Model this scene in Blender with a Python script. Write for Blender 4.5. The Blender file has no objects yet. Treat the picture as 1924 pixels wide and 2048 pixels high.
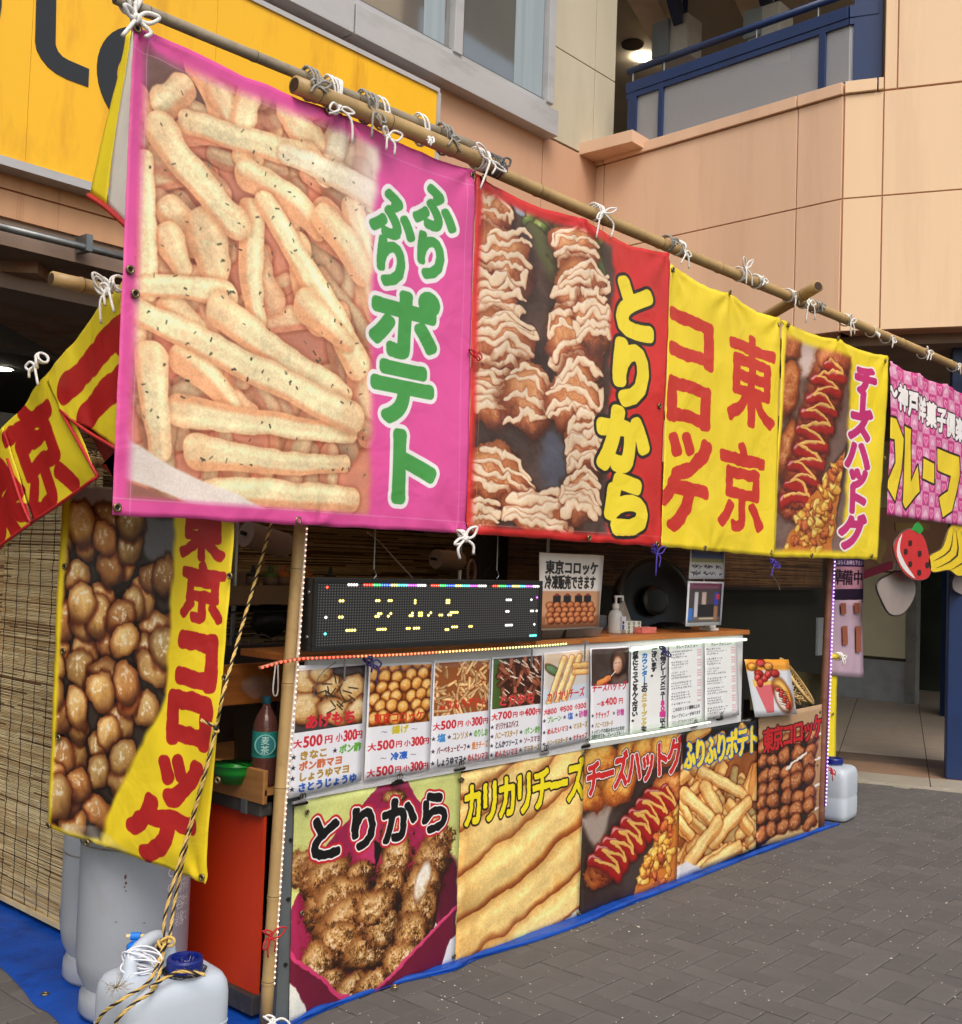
import bpy, bmesh, math, random, time
import numpy as np
from mathutils import Vector, Matrix, noise as mnoise
T0 = time.time()
SC = bpy.context.scene
# ------------------------------------------------------------------ camera
F_PX, CX, CY, PW, PH = 2200.0, 962.0, 1024.0, 1924, 2048
AZ, PITCH, ROLL = math.radians(41.7), math.radians(2.5), math.radians(2.0)
CAM = np.array([-2.37, -3.0, 1.6])
FW = np.array([math.cos(AZ)*math.cos(PITCH), math.sin(AZ)*math.cos(PITCH), math.sin(PITCH)])
_rt = np.array([math.sin(AZ), -math.cos(AZ), 0.0]); _up = np.cross(_rt, FW)
XR = _rt*math.cos(ROLL) + _up*math.sin(ROLL); YU = -_rt*math.sin(ROLL) + _up*math.cos(ROLL)
cd = bpy.data.cameras.new('camera'); co = bpy.data.objects.new('camera', cd); SC.collection.objects.link(co)
co.matrix_world = Matrix(((XR[0], YU[0], -FW[0], CAM[0]), (XR[1], YU[1], -FW[1], CAM[1]), (XR[2], YU[2], -FW[2], CAM[2]), (0, 0, 0, 1)))
cd.sensor_fit = 'HORIZONTAL'; cd.sensor_width = 36.0; cd.lens = 36.0*F_PX/PW; cd.clip_start = 0.05; cd.clip_end = 800
SC.camera = co
# ------------------------------------------------------------------ light
SUN_EL, SUN_AZ = math.radians(50), math.radians(236)      # azimuth of the sun, counter-clockwise from +X
w = bpy.data.worlds.new('World'); SC.world = w; w.use_nodes = True
nt = w.node_tree; bg = nt.nodes['Background']
sk = nt.nodes.new('ShaderNodeTexSky'); sk.sky_type = 'NISHITA'; sk.sun_disc = False
sk.sun_elevation = SUN_EL; sk.sun_rotation = math.pi/2 - SUN_AZ; sk.air_density = 1.6; sk.dust_density = 4.0; sk.ozone_density = 1.0
nt.links.new(sk.outputs[0], bg.inputs[0]); bg.inputs[1].default_value = 0.15
sd = bpy.data.lights.new('sun', 'SUN'); so = bpy.data.objects.new('sun', sd); SC.collection.objects.link(so)
sd.energy = 1.15; sd.angle = math.radians(30); sd.color = (1.0, 0.96, 0.92)
sdir = Vector((math.cos(SUN_AZ)*math.cos(SUN_EL), math.sin(SUN_AZ)*math.cos(SUN_EL), math.sin(SUN_EL)))
so.rotation_euler = sdir.to_track_quat('Z', 'Y').to_euler(); so.location = sdir*20
SC.view_settings.view_transform = 'Standard'; SC.view_settings.look = 'None'
SC.view_settings.exposure = 0.30; SC.view_settings.gamma = 1.0; SC.view_settings.use_curve_mapping = False
SC.cycles.max_bounces = 6; SC.cycles.transparent_max_bounces = 12; SC.cycles.caustics_reflective = False; SC.cycles.caustics_refractive = False

# ------------------------------------------------------------------ where a photo pixel meets a real plane
def ray(px, py): return FW*F_PX + XR*(px-CX) + YU*(CY-py)
def onY(px, py, y): d = ray(px, py); return CAM + d*(y-CAM[1])/d[1]
def onX(px, py, x): d = ray(px, py); return CAM + d*(x-CAM[0])/d[0]
def onZ(px, py, z): d = ray(px, py); return CAM + d*(z-CAM[2])/d[2]
def proj(p):
    d = np.array(p, float)-CAM; z = d@FW
    return CX+F_PX*(d@XR)/z, CY-F_PX*(d@YU)/z, z
def V(p): return Vector((float(p[0]), float(p[1]), float(p[2])))
def s2l(c): return tuple(((v/255)/12.92 if v/255 <= .04045 else ((v/255+.055)/1.055)**2.4) for v in c)

# ------------------------------------------------------------------ numpy print shop: every printed picture is painted here
def smooth(t): t = np.clip(t, 0, 1); return t*t*(3-2*t)
def vnoise(h, w, cell, seed, octv=4, ax=1.0, ay=1.0, x0=0, y0=0):
    rs = np.random.RandomState(seed % (2**31)); out = np.zeros((h, w), np.float32); amp, tot = 1.0, 0.0
    for o in range(octv):
        cx_, cy_ = max(1.0, cell*ax), max(1.0, cell*ay)
        gw, gh = int(w/cx_)+3, int(h/cy_)+3
        g = rs.rand(gh, gw).astype(np.float32)
        yy = (np.arange(h)/cy_); xx = (np.arange(w)/cx_)
        yi = yy.astype(int); xi = xx.astype(int); fy = smooth(yy-yi).astype(np.float32)[:, None]; fx = smooth(xx-xi).astype(np.float32)[None]
        r = g[yi]*(1-fy)+g[yi+1]*fy
        out += amp*(r[:, xi]*(1-fx)+r[:, xi+1]*fx); tot += amp; amp *= .55; cell *= .5
        if cell < 1: break
    return out/tot
def C(c): return np.array(c, np.float32)

class Surf:
    """a flat print: its four corners stand on a real plane; photo pixels map into its texture"""
    def __init__(s, W, H, TL, TR, BR, BL, base=(255, 255, 255)):
        s.W, s.H = W, H; s.c = [np.array(p, float) for p in (TL, TR, BR, BL)]
        s.O = s.c[0]; s.ex = ((s.c[1]-s.c[0])+(s.c[2]-s.c[3]))/2; s.ey = ((s.c[3]-s.c[0])+(s.c[2]-s.c[1]))/2
        s.O = (s.c[0]+s.c[1]+s.c[2]+s.c[3])/4 - s.ex/2 - s.ey/2
        s.n = np.cross(s.ex, s.ey); s.G = np.linalg.inv(np.array([[s.ex@s.ex, s.ex@s.ey], [s.ex@s.ey, s.ey@s.ey]]))
        s.a = np.empty((H, W, 3), np.float32); s.a[:] = C(base)
    def m(s, px, py):
        d = ray(px, py); t = ((s.O-CAM)@s.n)/(d@s.n); q = CAM+d*t-s.O
        u = s.G@np.array([q@s.ex, q@s.ey]); return np.array([u[0]*s.W, u[1]*s.H])
    def box(s, x0, y0, x1, y1):
        x0, y0 = max(0, int(x0)), max(0, int(y0)); x1, y1 = min(s.W, int(x1)+1), min(s.H, int(y1)+1)
        return (x0, y0, x1, y1) if x1 > x0 and y1 > y0 else None
    def put(s, b, al, col):
        x0, y0, x1, y1 = b; v = s.a[y0:y1, x0:x1]; v += (col-v)*al[..., None]
    def grid(s, b): return np.meshgrid(np.arange(b[0], b[2])+.5, np.arange(b[1], b[3])+.5)
    def rect(s, x0, y0, x1, y1, col, soft=0.0, al=1.0):
        m_ = soft*2+1; b = s.box(x0-m_, y0-m_, x1+m_, y1+m_)
        if not b: return
        X, Y = s.grid(b); sf = max(soft, .6)
        d = np.minimum(np.minimum(X-x0, x1-X), np.minimum(Y-y0, y1-Y))
        s.put(b, al*smooth(.5+d/(2*sf)), C(col))
    def poly(s, pts, col, soft=.7, al=1.0):
        P = np.array(pts, float); b = s.box(P[:, 0].min()-2, P[:, 1].min()-2, P[:, 0].max()+2, P[:, 1].max()+2)
        if not b: return
        X, Y = s.grid(b); ins = np.zeros(X.shape, bool); dm = np.full(X.shape, 1e9)
        for i in range(len(P)):
            x1, y1 = P[i]; x2, y2 = P[(i+1) % len(P)]
            if y1 != y2:
                c = ((Y > y1) != (Y > y2)) & (X < (x2-x1)*(Y-y1)/(y2-y1)+x1); ins ^= c
            dx, dy = x2-x1, y2-y1; L = dx*dx+dy*dy+1e-9; t = np.clip(((X-x1)*dx+(Y-y1)*dy)/L, 0, 1)
            dm = np.minimum(dm, np.hypot(X-x1-t*dx, Y-y1-t*dy))
        sd_ = np.where(ins, dm, -dm); s.put(b, al*smooth(.5+sd_/(2*max(soft, .6))), C(col) if not callable(col) else col(X, Y))
    TINT = (.55, 1.0, 1.3)
    def shade(s, b, k):
        x0, y0, x1, y1 = b; k = np.maximum(k, .02)
        for c in range(3): s.a[y0:y1, x0:x1, c] *= k**s.TINT[c]
    def fry(s, p0, p1, r, c_top, c_side, seed=0, r1=None, facet=.35, dark=.45, spk=.0, pw=3.0, hl=0, bend=0.0):
        """a cut stick: two facets, rounded ends, browned rim, a soft dark gap round it"""
        p0 = np.array(p0, float); p1 = np.array(p1, float); L = np.hypot(*(p1-p0))+1e-6; dx, dy = (p1-p0)/L
        if r1 is None: r1 = r
        R = max(r, r1)*1.5; b = s.box(min(p0[0], p1[0])-R, min(p0[1], p1[1])-R, max(p0[0], p1[0])+R, max(p0[1], p1[1])+R)
        if not b: return
        X, Y = s.grid(b); ax = (X-p0[0])*dx+(Y-p0[1])*dy; cs = -(X-p0[0])*dy+(Y-p0[1])*dx
        h, w_ = X.shape; n1 = vnoise(h, w_, R*1.2, seed, 3); n2 = vnoise(h, w_, R*.28, seed+5, 3)
        rr = (r+(r1-r)*np.clip(ax/L, 0, 1))*(.9+.2*n1)
        cs = cs + (n1-.5)*r*.35 + bend*r*(4*(np.clip(ax/L, 0, 1)-.5)**2-.5)
        end = np.maximum(0, np.maximum(-ax, ax-L))
        q = ((np.abs(cs)/rr)**pw+(end/rr)**pw)**(1/pw)
        s.shade(b, 1-dark*smooth((1.42-q)/.42)*(q > .9))
        f = smooth((cs/rr-facet)/.4)
        t = np.clip(ax/L, 0, 1)
        col = C(c_top)[None, None]*(1-f[..., None])+C(c_side)[None, None]*f[..., None]
        rim = smooth((q-.62)/.4)[..., None]*.5; col = col*(1-rim)+C(c_side)*rim
        endm = (smooth(1-np.minimum(t, 1-t)*L/(r*1.8))*.35*(n1 > .3))[..., None]; col = col*(1-endm)+C(c_side)*endm
        n4 = vnoise(h, w_, 3.2, seed+8, 2)
        band = smooth(1-np.abs(cs/rr+.45)/.5)[..., None]; col = col*(1+.10*band)
        col = col*(1+(n2-.5)[..., None]*.20)*(1+(n1-.5)[..., None]*.14)*(1+(n4-.5)[..., None]*.16)
        pit = smooth((n2-.60)/.12)[..., None]*.28; col = col*(1-pit)+C(c_side)*.96*pit
        if hl: col = col+hl*(smooth(1-np.abs(cs/rr+.35)/.25)*smooth((n2-.45)/.3))[..., None]
        if spk:
            rs = np.random.RandomState(seed+9)
            nn = vnoise(h, w_, 3.0, seed+11, 2); col = np.where((nn > 1-spk)[..., None], col*.5, col)
        s.put(b, np.clip((1-q)*rr/1.6+.5, 0, 1), col)
    def ball(s, cx, cy, rx, ry, ang, c_lit, c_mid, c_dark, seed=0, gloss=.6, crumb=0.0, dark=.5, lump=.25):
        R = max(rx, ry)*1.35; b = s.box(cx-R, cy-R, cx+R, cy+R)
        if not b: return
        X, Y = s.grid(b); ca, sa = math.cos(ang), math.sin(ang)
        u = ((X-cx)*ca+(Y-cy)*sa)/rx; v = (-(X-cx)*sa+(Y-cy)*ca)/ry; h, w_ = X.shape
        n1 = vnoise(h, w_, R*.6, seed, 3); n2 = vnoise(h, w_, max(2.5, R*.13), seed+3, 3)
        if crumb > .5: n2 = .55*n2+.45*vnoise(h, w_, 3.4, seed+4, 2)
        q = np.sqrt(u*u+v*v)*(1+lump*(n1-.5)+crumb*.35*(n2-.5))
        s.shade(b, 1-dark*smooth((1.32-q)/.34)*(q > .92))
        gx, gy = (X-cx)/R, (Y-cy)/R; lit = np.clip(.55-.6*gx*.5-.75*gy+.35*(1-q)+.8*(n1-.5)+crumb*1.6*(n2-.5), 0, 1)[..., None]
        col = np.where(lit > .5, C(c_mid)+(C(c_lit)-C(c_mid))*(lit-.5)*2, C(c_dark)+(C(c_mid)-C(c_dark))*lit*2)
        rim = smooth((q-.62)/.42)[..., None]; col = col*(1-np.array((.34, .50, .62), np.float32)*rim); col = col*(1+.12*(vnoise(h, w_, 3.0, seed+6, 2)-.5)[..., None])
        if gloss:
            g = smooth((n2-.56)/.1)*smooth((lit[..., 0]-.55)/.25)*gloss*smooth((.85-q)/.3); col = col+(C((255, 250, 235))-col)*g[..., None]
        s.put(b, np.clip((1-q)*min(rx, ry)/1.5+.5, 0, 1), col)
    def stroke(s, pts, r, col, edge=None, seed=0, shadow=.3, hi=.5, r1=None, wob=.3):
        P = np.array(pts, float); R = r*1.8+3
        b = s.box(P[:, 0].min()-R, P[:, 1].min()-R, P[:, 0].max()+R, P[:, 1].max()+R)
        if not b: return
        X, Y = s.grid(b); d = np.full(X.shape, 1e9); sg = np.zeros(X.shape); n = len(P)-1
        for i in range(n):
            x1, y1 = P[i]; dx, dy = P[i+1]-P[i]; L = dx*dx+dy*dy+1e-9; t = np.clip(((X-x1)*dx+(Y-y1)*dy)/L, 0, 1)
            ex, ey = X-x1-t*dx, Y-y1-t*dy; k = 1.0 if r1 is None else 1+(r1/r-1)*(i+t)/n
            dd = np.hypot(ex, ey)/k; m_ = dd < d; d = np.where(m_, dd, d); sg = np.where(m_, (ex*.5+ey)/r, sg)
        h, w_ = X.shape
        if wob: d = d*(1+wob*(vnoise(h, w_, r*2.2+1, seed, 2)-.5))
        if shadow: s.shade(b, 1-shadow*smooth((r*1.7-d)/(r*.8))*(d > r*.8))
        q = d/r; cc = C(col)[None, None]*np.ones((h, w_, 1), np.float32)
        if edge is not None: e = np.clip(smooth((q-.35)/.6)*.45+np.clip(sg, 0, 1)*.5, 0, 1)[..., None]; cc = cc*(1-e)+C(edge)*e
        if hi: g = (smooth((-sg-.25)/.3)*smooth((.9-q)/.3)*hi)[..., None]; cc = cc+(255-cc)*g*.6
        s.put(b, np.clip((r-d)/1.2+.5, 0, 1), cc)
    def tex(s, x0, y0, x1, y1, amt, cell, seed, ax=1, ay=1):
        b = s.box(x0, y0, x1, y1); n = vnoise(b[3]-b[1], b[2]-b[0], cell, seed, 4, ax, ay); s.shade(b, 1+(n-.5)*2*amt)
    # photo-pixel versions
    def R(s, px, py, r):
        a, b, c = s.m(px, py), s.m(px+r, py), s.m(px, py+r); v1, v2 = b-a, c-a
        return math.sqrt(abs(v1[0]*v2[1]-v1[1]*v2[0]))
    def pfry(s, x0, y0, x1, y1, r, ct, cs, **k):
        a, b = s.m(x0, y0), s.m(x1, y1); L = math.hypot(x1-x0, y1-y0); nx, ny = -(y1-y0)/L*r, (x1-x0)/L*r
        c = s.m((x0+x1)/2+nx, (y0+y1)/2+ny); d = b-a; rr = abs((c-a)[0]*d[1]-(c-a)[1]*d[0])/np.hypot(*d)
        if 'r1' in k and k['r1']: k['r1'] = k['r1']*rr/r
        dd = (b-a)/np.hypot(*(b-a)); e = min(rr*.8, np.hypot(*(b-a))*.3)
        s.fry(a+dd*e, b-dd*e, rr, ct, cs, **k)
    def pball(s, x, y, rx, ry, ang, *c, **k):
        a, b, c2 = s.m(x, y), s.m(x+rx, y), s.m(x, y+ry); s.ball(a[0], a[1], np.hypot(*(b-a)), np.hypot(*(c2-a)), ang, *c, **k)
    def pstroke(s, pts, r, col, **k):
        Q = [s.m(*p) for p in pts]; s.stroke(Q, s.R(pts[len(pts)//2][0], pts[len(pts)//2][1], r), col, **k)
    def ppoly(s, pts, col, **k): s.poly([s.m(*p) for p in pts], col, **k)

def warp(S, amp, cell, seed=1):
    dx = (vnoise(S.H, S.W, cell, seed, 3)-.5)*2*amp; dy = (vnoise(S.H, S.W, cell, seed+1, 3)-.5)*2*amp; Y, X = np.mgrid[0:S.H, 0:S.W]
    x = np.clip(X+dx, 0, S.W-1.01); y = np.clip(Y+dy, 0, S.H-1.01); xi, yi = x.astype(int), y.astype(int); fx, fy = (x-xi)[..., None], (y-yi)[..., None]; a = S.a
    S.a = ((a[yi, xi]*(1-fx)+a[yi, xi+1]*fx)*(1-fy)+(a[yi+1, xi]*(1-fx)+a[yi+1, xi+1]*fx)*fy).astype(np.float32)
    S.a *= (1+.10*(vnoise(S.H, S.W, 2.2, seed+5, 1)-.5))[..., None]*(1+.22*(vnoise(S.H, S.W, 120, seed+6, 2)-.5))[..., None]
_gl = {}
def glyph(ch, N=160):
    if ch in _gl: return _gl[ch]
    cu = bpy.data.curves.new('g', 'FONT'); cu.body = ch; cu.resolution_u = 3; ob = bpy.data.objects.new('g', cu)
    me = ob.to_mesh(); me.calc_loop_triangles(); v = np.array([(p.co.x, p.co.y) for p in me.vertices]).reshape(-1, 2)
    tr = [tuple(t.vertices) for t in me.loop_triangles]; adv = 1.0
    if ord(ch) < 128 and len(v): adv = v[:, 0].max()+.07
    A = np.zeros((N*2, N*2), np.float32)
    if len(v):
        X = v[:, 0]*N*2; Y = (.88-v[:, 1])*N*2
        for a, b, c in tr:
            xs, ys = X[[a, b, c]], Y[[a, b, c]]
            x0, x1 = max(0, int(xs.min())), min(2*N, int(xs.max())+2); y0, y1 = max(0, int(ys.min())), min(2*N, int(ys.max())+2)
            if x1 <= x0 or y1 <= y0: continue
            gx = np.arange(x0, x1)[None]+.5; gy = np.arange(y0, y1)[:, None]+.5
            e = lambda i, j: (xs[j]-xs[i])*(gy-ys[i])-(ys[j]-ys[i])*(gx-xs[i])
            e0, e1, e2 = e(0, 1), e(1, 2), e(2, 0)
            m_ = ((e0 >= -.01) & (e1 >= -.01) & (e2 >= -.01)) | ((e0 <= .01) & (e1 <= .01) & (e2 <= .01))
            A[y0:y1, x0:x1] = np.maximum(A[y0:y1, x0:x1], m_)
    A = A.reshape(N, 2, N, 2).mean((1, 3)); ob.to_mesh_clear(); bpy.data.objects.remove(ob); bpy.data.curves.remove(cu)
    mips = [A]
    while mips[-1].shape[0] > 12: a = mips[-1]; n = a.shape[0]//2*2; mips.append(a[:n, :n].reshape(n//2, 2, n//2, 2).mean((1, 3)))
    _gl[ch] = (mips, adv); return _gl[ch]
def stamp(M, ch, o, ex, ey, flip=False):
    """add glyph ch into mask M: o = texture point of the em box corner, ex / ey = its axes"""
    mips, adv = glyph(ch); o, ex, ey = np.array(o, float), np.array(ex, float), np.array(ey, float)
    size = max(np.hypot(*ex), np.hypot(*ey)); k = 0
    while k < len(mips)-1 and mips[k].shape[0] > size*1.5: k += 1
    A = mips[k]; n = A.shape[0]
    P = np.array([o, o+ex, o+ey, o+ex+ey]); H, W = M.shape
    x0, y0 = max(0, int(P[:, 0].min())), max(0, int(P[:, 1].min())); x1, y1 = min(W, int(P[:, 0].max())+2), min(H, int(P[:, 1].max())+2)
    if x1 <= x0 or y1 <= y0: return
    X, Y = np.meshgrid(np.arange(x0, x1)+.5-o[0], np.arange(y0, y1)+.5-o[1]); D = ex[0]*ey[1]-ex[1]*ey[0]
    u = (X*ey[1]-Y*ey[0])/D*n-.5; v = (-X*ex[1]+Y*ex[0])/D*n-.5
    ui = np.floor(u).astype(int); vi = np.floor(v).astype(int); fu = u-ui; fv = v-vi
    Ap = np.pad(A, 1); ok = (ui >= -1) & (ui < n) & (vi >= -1) & (vi < n); ui = np.clip(ui+1, 0, n); vi = np.clip(vi+1, 0, n)
    val = (Ap[vi, ui]*(1-fu)+Ap[vi, ui+1]*fu)*(1-fv)+(Ap[vi+1, ui]*(1-fu)+Ap[vi+1, ui+1]*fu)*fv
    M[y0:y1, x0:x1] = np.maximum(M[y0:y1, x0:x1], val*ok)
def dilate(M, r):
    if r <= .3: return M
    H, W = M.shape; p = int(r)+3; fh, fw = H+2*p, W+2*p; A = np.zeros((fh, fw), np.float32); A[p:-p, p:-p] = M > .5
    # distance-like: disc convolution
    yy = np.minimum(np.arange(fh), fh-np.arange(fh))[:, None]; xx = np.minimum(np.arange(fw), fw-np.arange(fw))[None]
    K = np.clip(r+.5-np.hypot(xx, yy), 0, 1); c = np.fft.irfft2(np.fft.rfft2(A)*np.fft.rfft2(K), s=(fh, fw))
    return np.clip(c[p:-p, p:-p]*.9, 0, 1).astype(np.float32)
def layers(S, chars, lay, warp=0, seed=1, px=True):
    """chars: (ch, centre x, centre y, width, height) in photo pixels; lay: [(dilate px in texture, colour)...] outermost first"""
    M = np.zeros((S.H, S.W), np.float32); bb = [1e9, 1e9, -1e9, -1e9]
    for c in chars:
        ch, x, y, w_, h_ = c[:5]; sk_ = c[5] if len(c) > 5 else 0.0
        if px:
            o = S.m(x-w_/2, y-h_/2+sk_*-.5*w_); a = S.m(x+w_/2, y-h_/2+sk_*.5*w_); b = S.m(x-w_/2, y+h_/2-sk_*.5*w_)
        else: o = np.array((x-w_/2, y-h_/2)); a = o+(w_, 0); b = o+(0, h_)
        if len(c) > 6: # keep upright in the texture
            a = np.array([a[0], o[1]]); b = np.array([o[0], b[1]])
        if ch == 'V': stamp(M, 'ー', a, b-o, o-a)
        else: stamp(M, ch, o, a-o, b-o)
        for q in (o, a, b, a+b-o): bb = [min(bb[0], q[0]), min(bb[1], q[1]), max(bb[2], q[0]), max(bb[3], q[1])]
    mg = max([l[0] for l in lay]+[0])+6+warp; b = S.box(bb[0]-mg, bb[1]-mg, bb[2]+mg, bb[3]+mg)
    if not b: return
    m_ = M[b[1]:b[3], b[0]:b[2]]
    if warp:
        h, w2 = m_.shape; cell = warp*5
        dx = (vnoise(h, w2, cell, seed, 2)-.5)*2*warp; dy = (vnoise(h, w2, cell, seed+1, 2)-.5)*2*warp
        Y, X = np.mgrid[0:h, 0:w2]; m_ = m_[np.clip(Y+dy, 0, h-1).astype(int), np.clip(X+dx, 0, w2-1).astype(int)]
    for l in lay: S.put(b, dilate(m_, l[0])*(l[2] if len(l) > 2 else 1), C(l[1]))
def line(S, s_, x0, y0, x1, y1, h_, lay, fit=1.0, px=True, warp=0, vert=False):
    """a line of writing from centre point to centre point (ends of the line), glyph height h_"""
    adv = [glyph(c)[1] if c != ' ' else .5 for c in s_]
    if vert: adv = [1.0]*len(s_)
    T = sum(adv); out = []; t = 0; L = math.hypot(x1-x0, y1-y0); sk_ = (y1-y0)/(x1-x0) if not vert and abs(x1-x0) > 1e-6 else 0
    for c, a in zip(s_, adv):
        if c != ' ':
            u = (t+a/2)/T; X, Y = x0+(x1-x0)*u, y0+(y1-y0)*u
            if vert:
                ww, hh = h_*fit, L/T
                out.append(('V' if c == 'ー' else c, X, Y, ww, hh))
            else:
                cw = (x1-x0)/T      # em width
                out.append((c, X+cw*(1-a)/2, Y+sk_*cw*(1-a)/2, cw*fit, h_, sk_))
        t += a
    layers(S, out, lay, warp=warp, px=px)
# ------------------------------------------------------------------ the prints
YF = -0.2          # plane of the hanging banners at the front of the stall
SIDE = -0.55       # plane of the tall side banner
PR = {}
def fplane(px, py): return onY(px, py, YF)
FRY_T, FRY_S = (252, 234, 184), (238, 168, 118)
def herbs(S, x0, y0, x1, y1, n, seed, col=(84, 78, 58), L=7):
    rs = np.random.RandomState(seed)
    for i in range(n):
        x, y = rs.uniform(x0, x1), rs.uniform(y0, y1); a = rs.uniform(0, 3.1); l = rs.uniform(.2, 1)*L; c = tuple(np.array(col)*rs.uniform(.7, 1.5))
        S.stroke([(x, y), (x+l*math.cos(a), y+l*math.sin(a))], rs.uniform(.7, 1.9)*L/9, c, shadow=0, hi=0, seed=i, wob=.9)
        if rs.rand() < .25: S.stroke([(x+2, y+1), (x+2+l*.6*math.cos(a+.9), y+1+l*.6*math.sin(a+.9))], rs.uniform(.8, 2.2)*L/9, c, shadow=0, hi=0, seed=i+7, wob=.9)
def print_fries():
    S = Surf(820, 790, fplane(268, 50), fplane(950, 345), fplane(930, 1066), fplane(225, 1030), (214, 130, 102)); k = 1.03
    n = vnoise(S.H, S.W, 90, 3)[..., None]; S.a = S.a*(.72+.55*n)
    S.ppoly([(250, 60), (420, 90), (470, 250), (250, 230)], (108, 74, 70), soft=14)
    rs = np.random.RandomState(4)
    for i in range(130):
        x, y = rs.uniform(250, 760), rs.uniform(140, 1000); a = rs.choice([1.35, .8, .5, -.3, 1.7])+rs.uniform(-.3, .3); L = rs.uniform(90, 190)
        f = rs.uniform(.74, 1.0)
        S.pfry(x-L/2*math.cos(a), y-L/2*math.sin(a), x+L/2*math.cos(a), y+L/2*math.sin(a), rs.uniform(17, 30), tuple(np.array((244, 206, 158))*f), tuple(np.array((226, 142, 104))*f), seed=i, facet=rs.uniform(-.2, .5), dark=.3, pw=2.4, bend=rs.uniform(-.3, .3))
    main = [(395, 105, 455, 262, 27, .1), (430, 160, 520, 330, 25, .3), (500, 168, 478, 330, 27, .5), (700, 230, 640, 360, 30, .3), (560, 210, 640, 300, 26, .4), (640, 330, 780, 420, 30, .1),
            (310, 218, 385, 158, 37, .1), (700, 400, 760, 640, 26, .3), (360, 238, 640, 322, 30, .5), (330, 400, 400, 500, 30, .2), (480, 325, 660, 470, 31, -.1), (560, 300, 770, 400, 27, .5),
            (405, 430, 440, 560, 44, .4), (330, 450, 372, 560, 32, .3), (500, 400, 516, 660, 26, .1), (640, 420, 740, 560, 28, .2), (590, 470, 640, 660, 28, .0),
            (297, 235, 490, 470, 31, .45), (520, 385, 722, 740, 27, .35), (290, 300, 296, 590, 24, .45), (600, 600, 710, 700, 30, .0), (330, 600, 430, 760, 34, -.1),
            (262, 566, 468, 588, 30, .5), (420, 612, 705, 800, 33, .4), (350, 700, 480, 820, 32, -.2), (345, 820, 712, 872, 30, .3), (300, 690, 322, 925, 34, .5), (255, 610, 712, 842, 36, .45),
            (400, 985, 715, 1000, 27, .2), (372, 905, 705, 935, 34, .3)]
    rs = np.random.RandomState(8)
    for i, (a, b, c, d, r, f) in enumerate(main):
        g = rs.uniform(.93, 1.03); ct = np.array(FRY_T)*g; cs = np.array(FRY_S)*rs.uniform(.94, 1.03)
        if i in (3, 5, 11): ct, cs = np.array((240, 228, 196)), np.array((228, 190, 150))
        fl = rs.rand() < .5; a, b, c, d = (c, d, a, b) if fl and i not in (17, 25) else (a, b, c, d); S.pfry(a, b, c, d, r*1.0, tuple(ct), tuple(cs), seed=50+i, facet=f if not fl else f-.9, dark=.20, hl=20, r1=r*rs.uniform(.50, 1.1), pw=rs.uniform(1.9, 2.5), bend=rs.uniform(-.3, .3)) if not fl else S.pfry(c, d, a, b, r*rs.uniform(.55, .9), tuple(ct), tuple(cs), seed=50+i, facet=f, dark=.20, hl=20, r1=r*1.02, pw=rs.uniform(1.9, 2.5), bend=rs.uniform(-.3, .3))
    S.ppoly([(235, 800), (262, 880), (350, 935), (520, 1015), (560, 1040), (470, 1045), (330, 985), (225, 945)], (243, 232, 226), soft=3)
    S.ppoly([(225, 950), (330, 992), (450, 1040), (225, 1032)], (150, 88, 78), soft=4)
    warp(S, 7, 120, 3); S.a += (C((246, 214, 184))-S.a)*.13
    herbs(S, 40, 60, 560, 700, 150, 3, L=8)
    # white haze to the right of the picture, then the pink border and title column
    X, Y = np.meshgrid(np.arange(S.W)/S.W, np.arange(S.H)/S.H)
    hz = smooth((X-.50)/.16)*smooth((.55-Y)/.5)*.75; S.a += (C((246, 232, 232))-S.a)*hz[..., None]
    PK = C((228, 84, 160))
    wob = (vnoise(S.H, S.W, 60, 7, 2)-.5)*.03
    m_ = np.maximum.reduce([smooth((X+wob-.635)/.035), smooth((.045-X)/.03), smooth((.055-Y)/.04), smooth((Y-.955)/.02)])
    S.a += (PK*(.93+.12*vnoise(S.H, S.W, 150, 9, 3)[..., None])-S.a)*m_[..., None]
    G, Wt = (72, 158, 74), (244, 238, 240)
    ch2 = [('ふ', 788, 412, 92, 112), ('ふ', 872, 398, 84, 104), ('り', 784, 512, 84, 104), ('り', 864, 500, 78, 100)]
    ch = [('ポ', 812, 630, 148, 152), ('テ', 806, 770, 142, 142), ('ト', 815, 925, 150, 168)]
    layers(S, [c+(0, 1) for c in ch+ch2], [(17, Wt)]); layers(S, [c+(0, 1) for c in ch], [(19, Wt), (10, G)]); layers(S, [c+(0, 1) for c in ch2], [(7.5, G)])
    # hem stitching
    for (a, b, c, d) in ((28, 0, 28, 790), (0, 34, 820, 34), (792, 0, 792, 790), (0, 764, 820, 764)): S.rect(a, b, max(c, a+1.2), max(d, b+1.2), (232, 170, 206), al=.7)
    PR['fries'] = S
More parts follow.
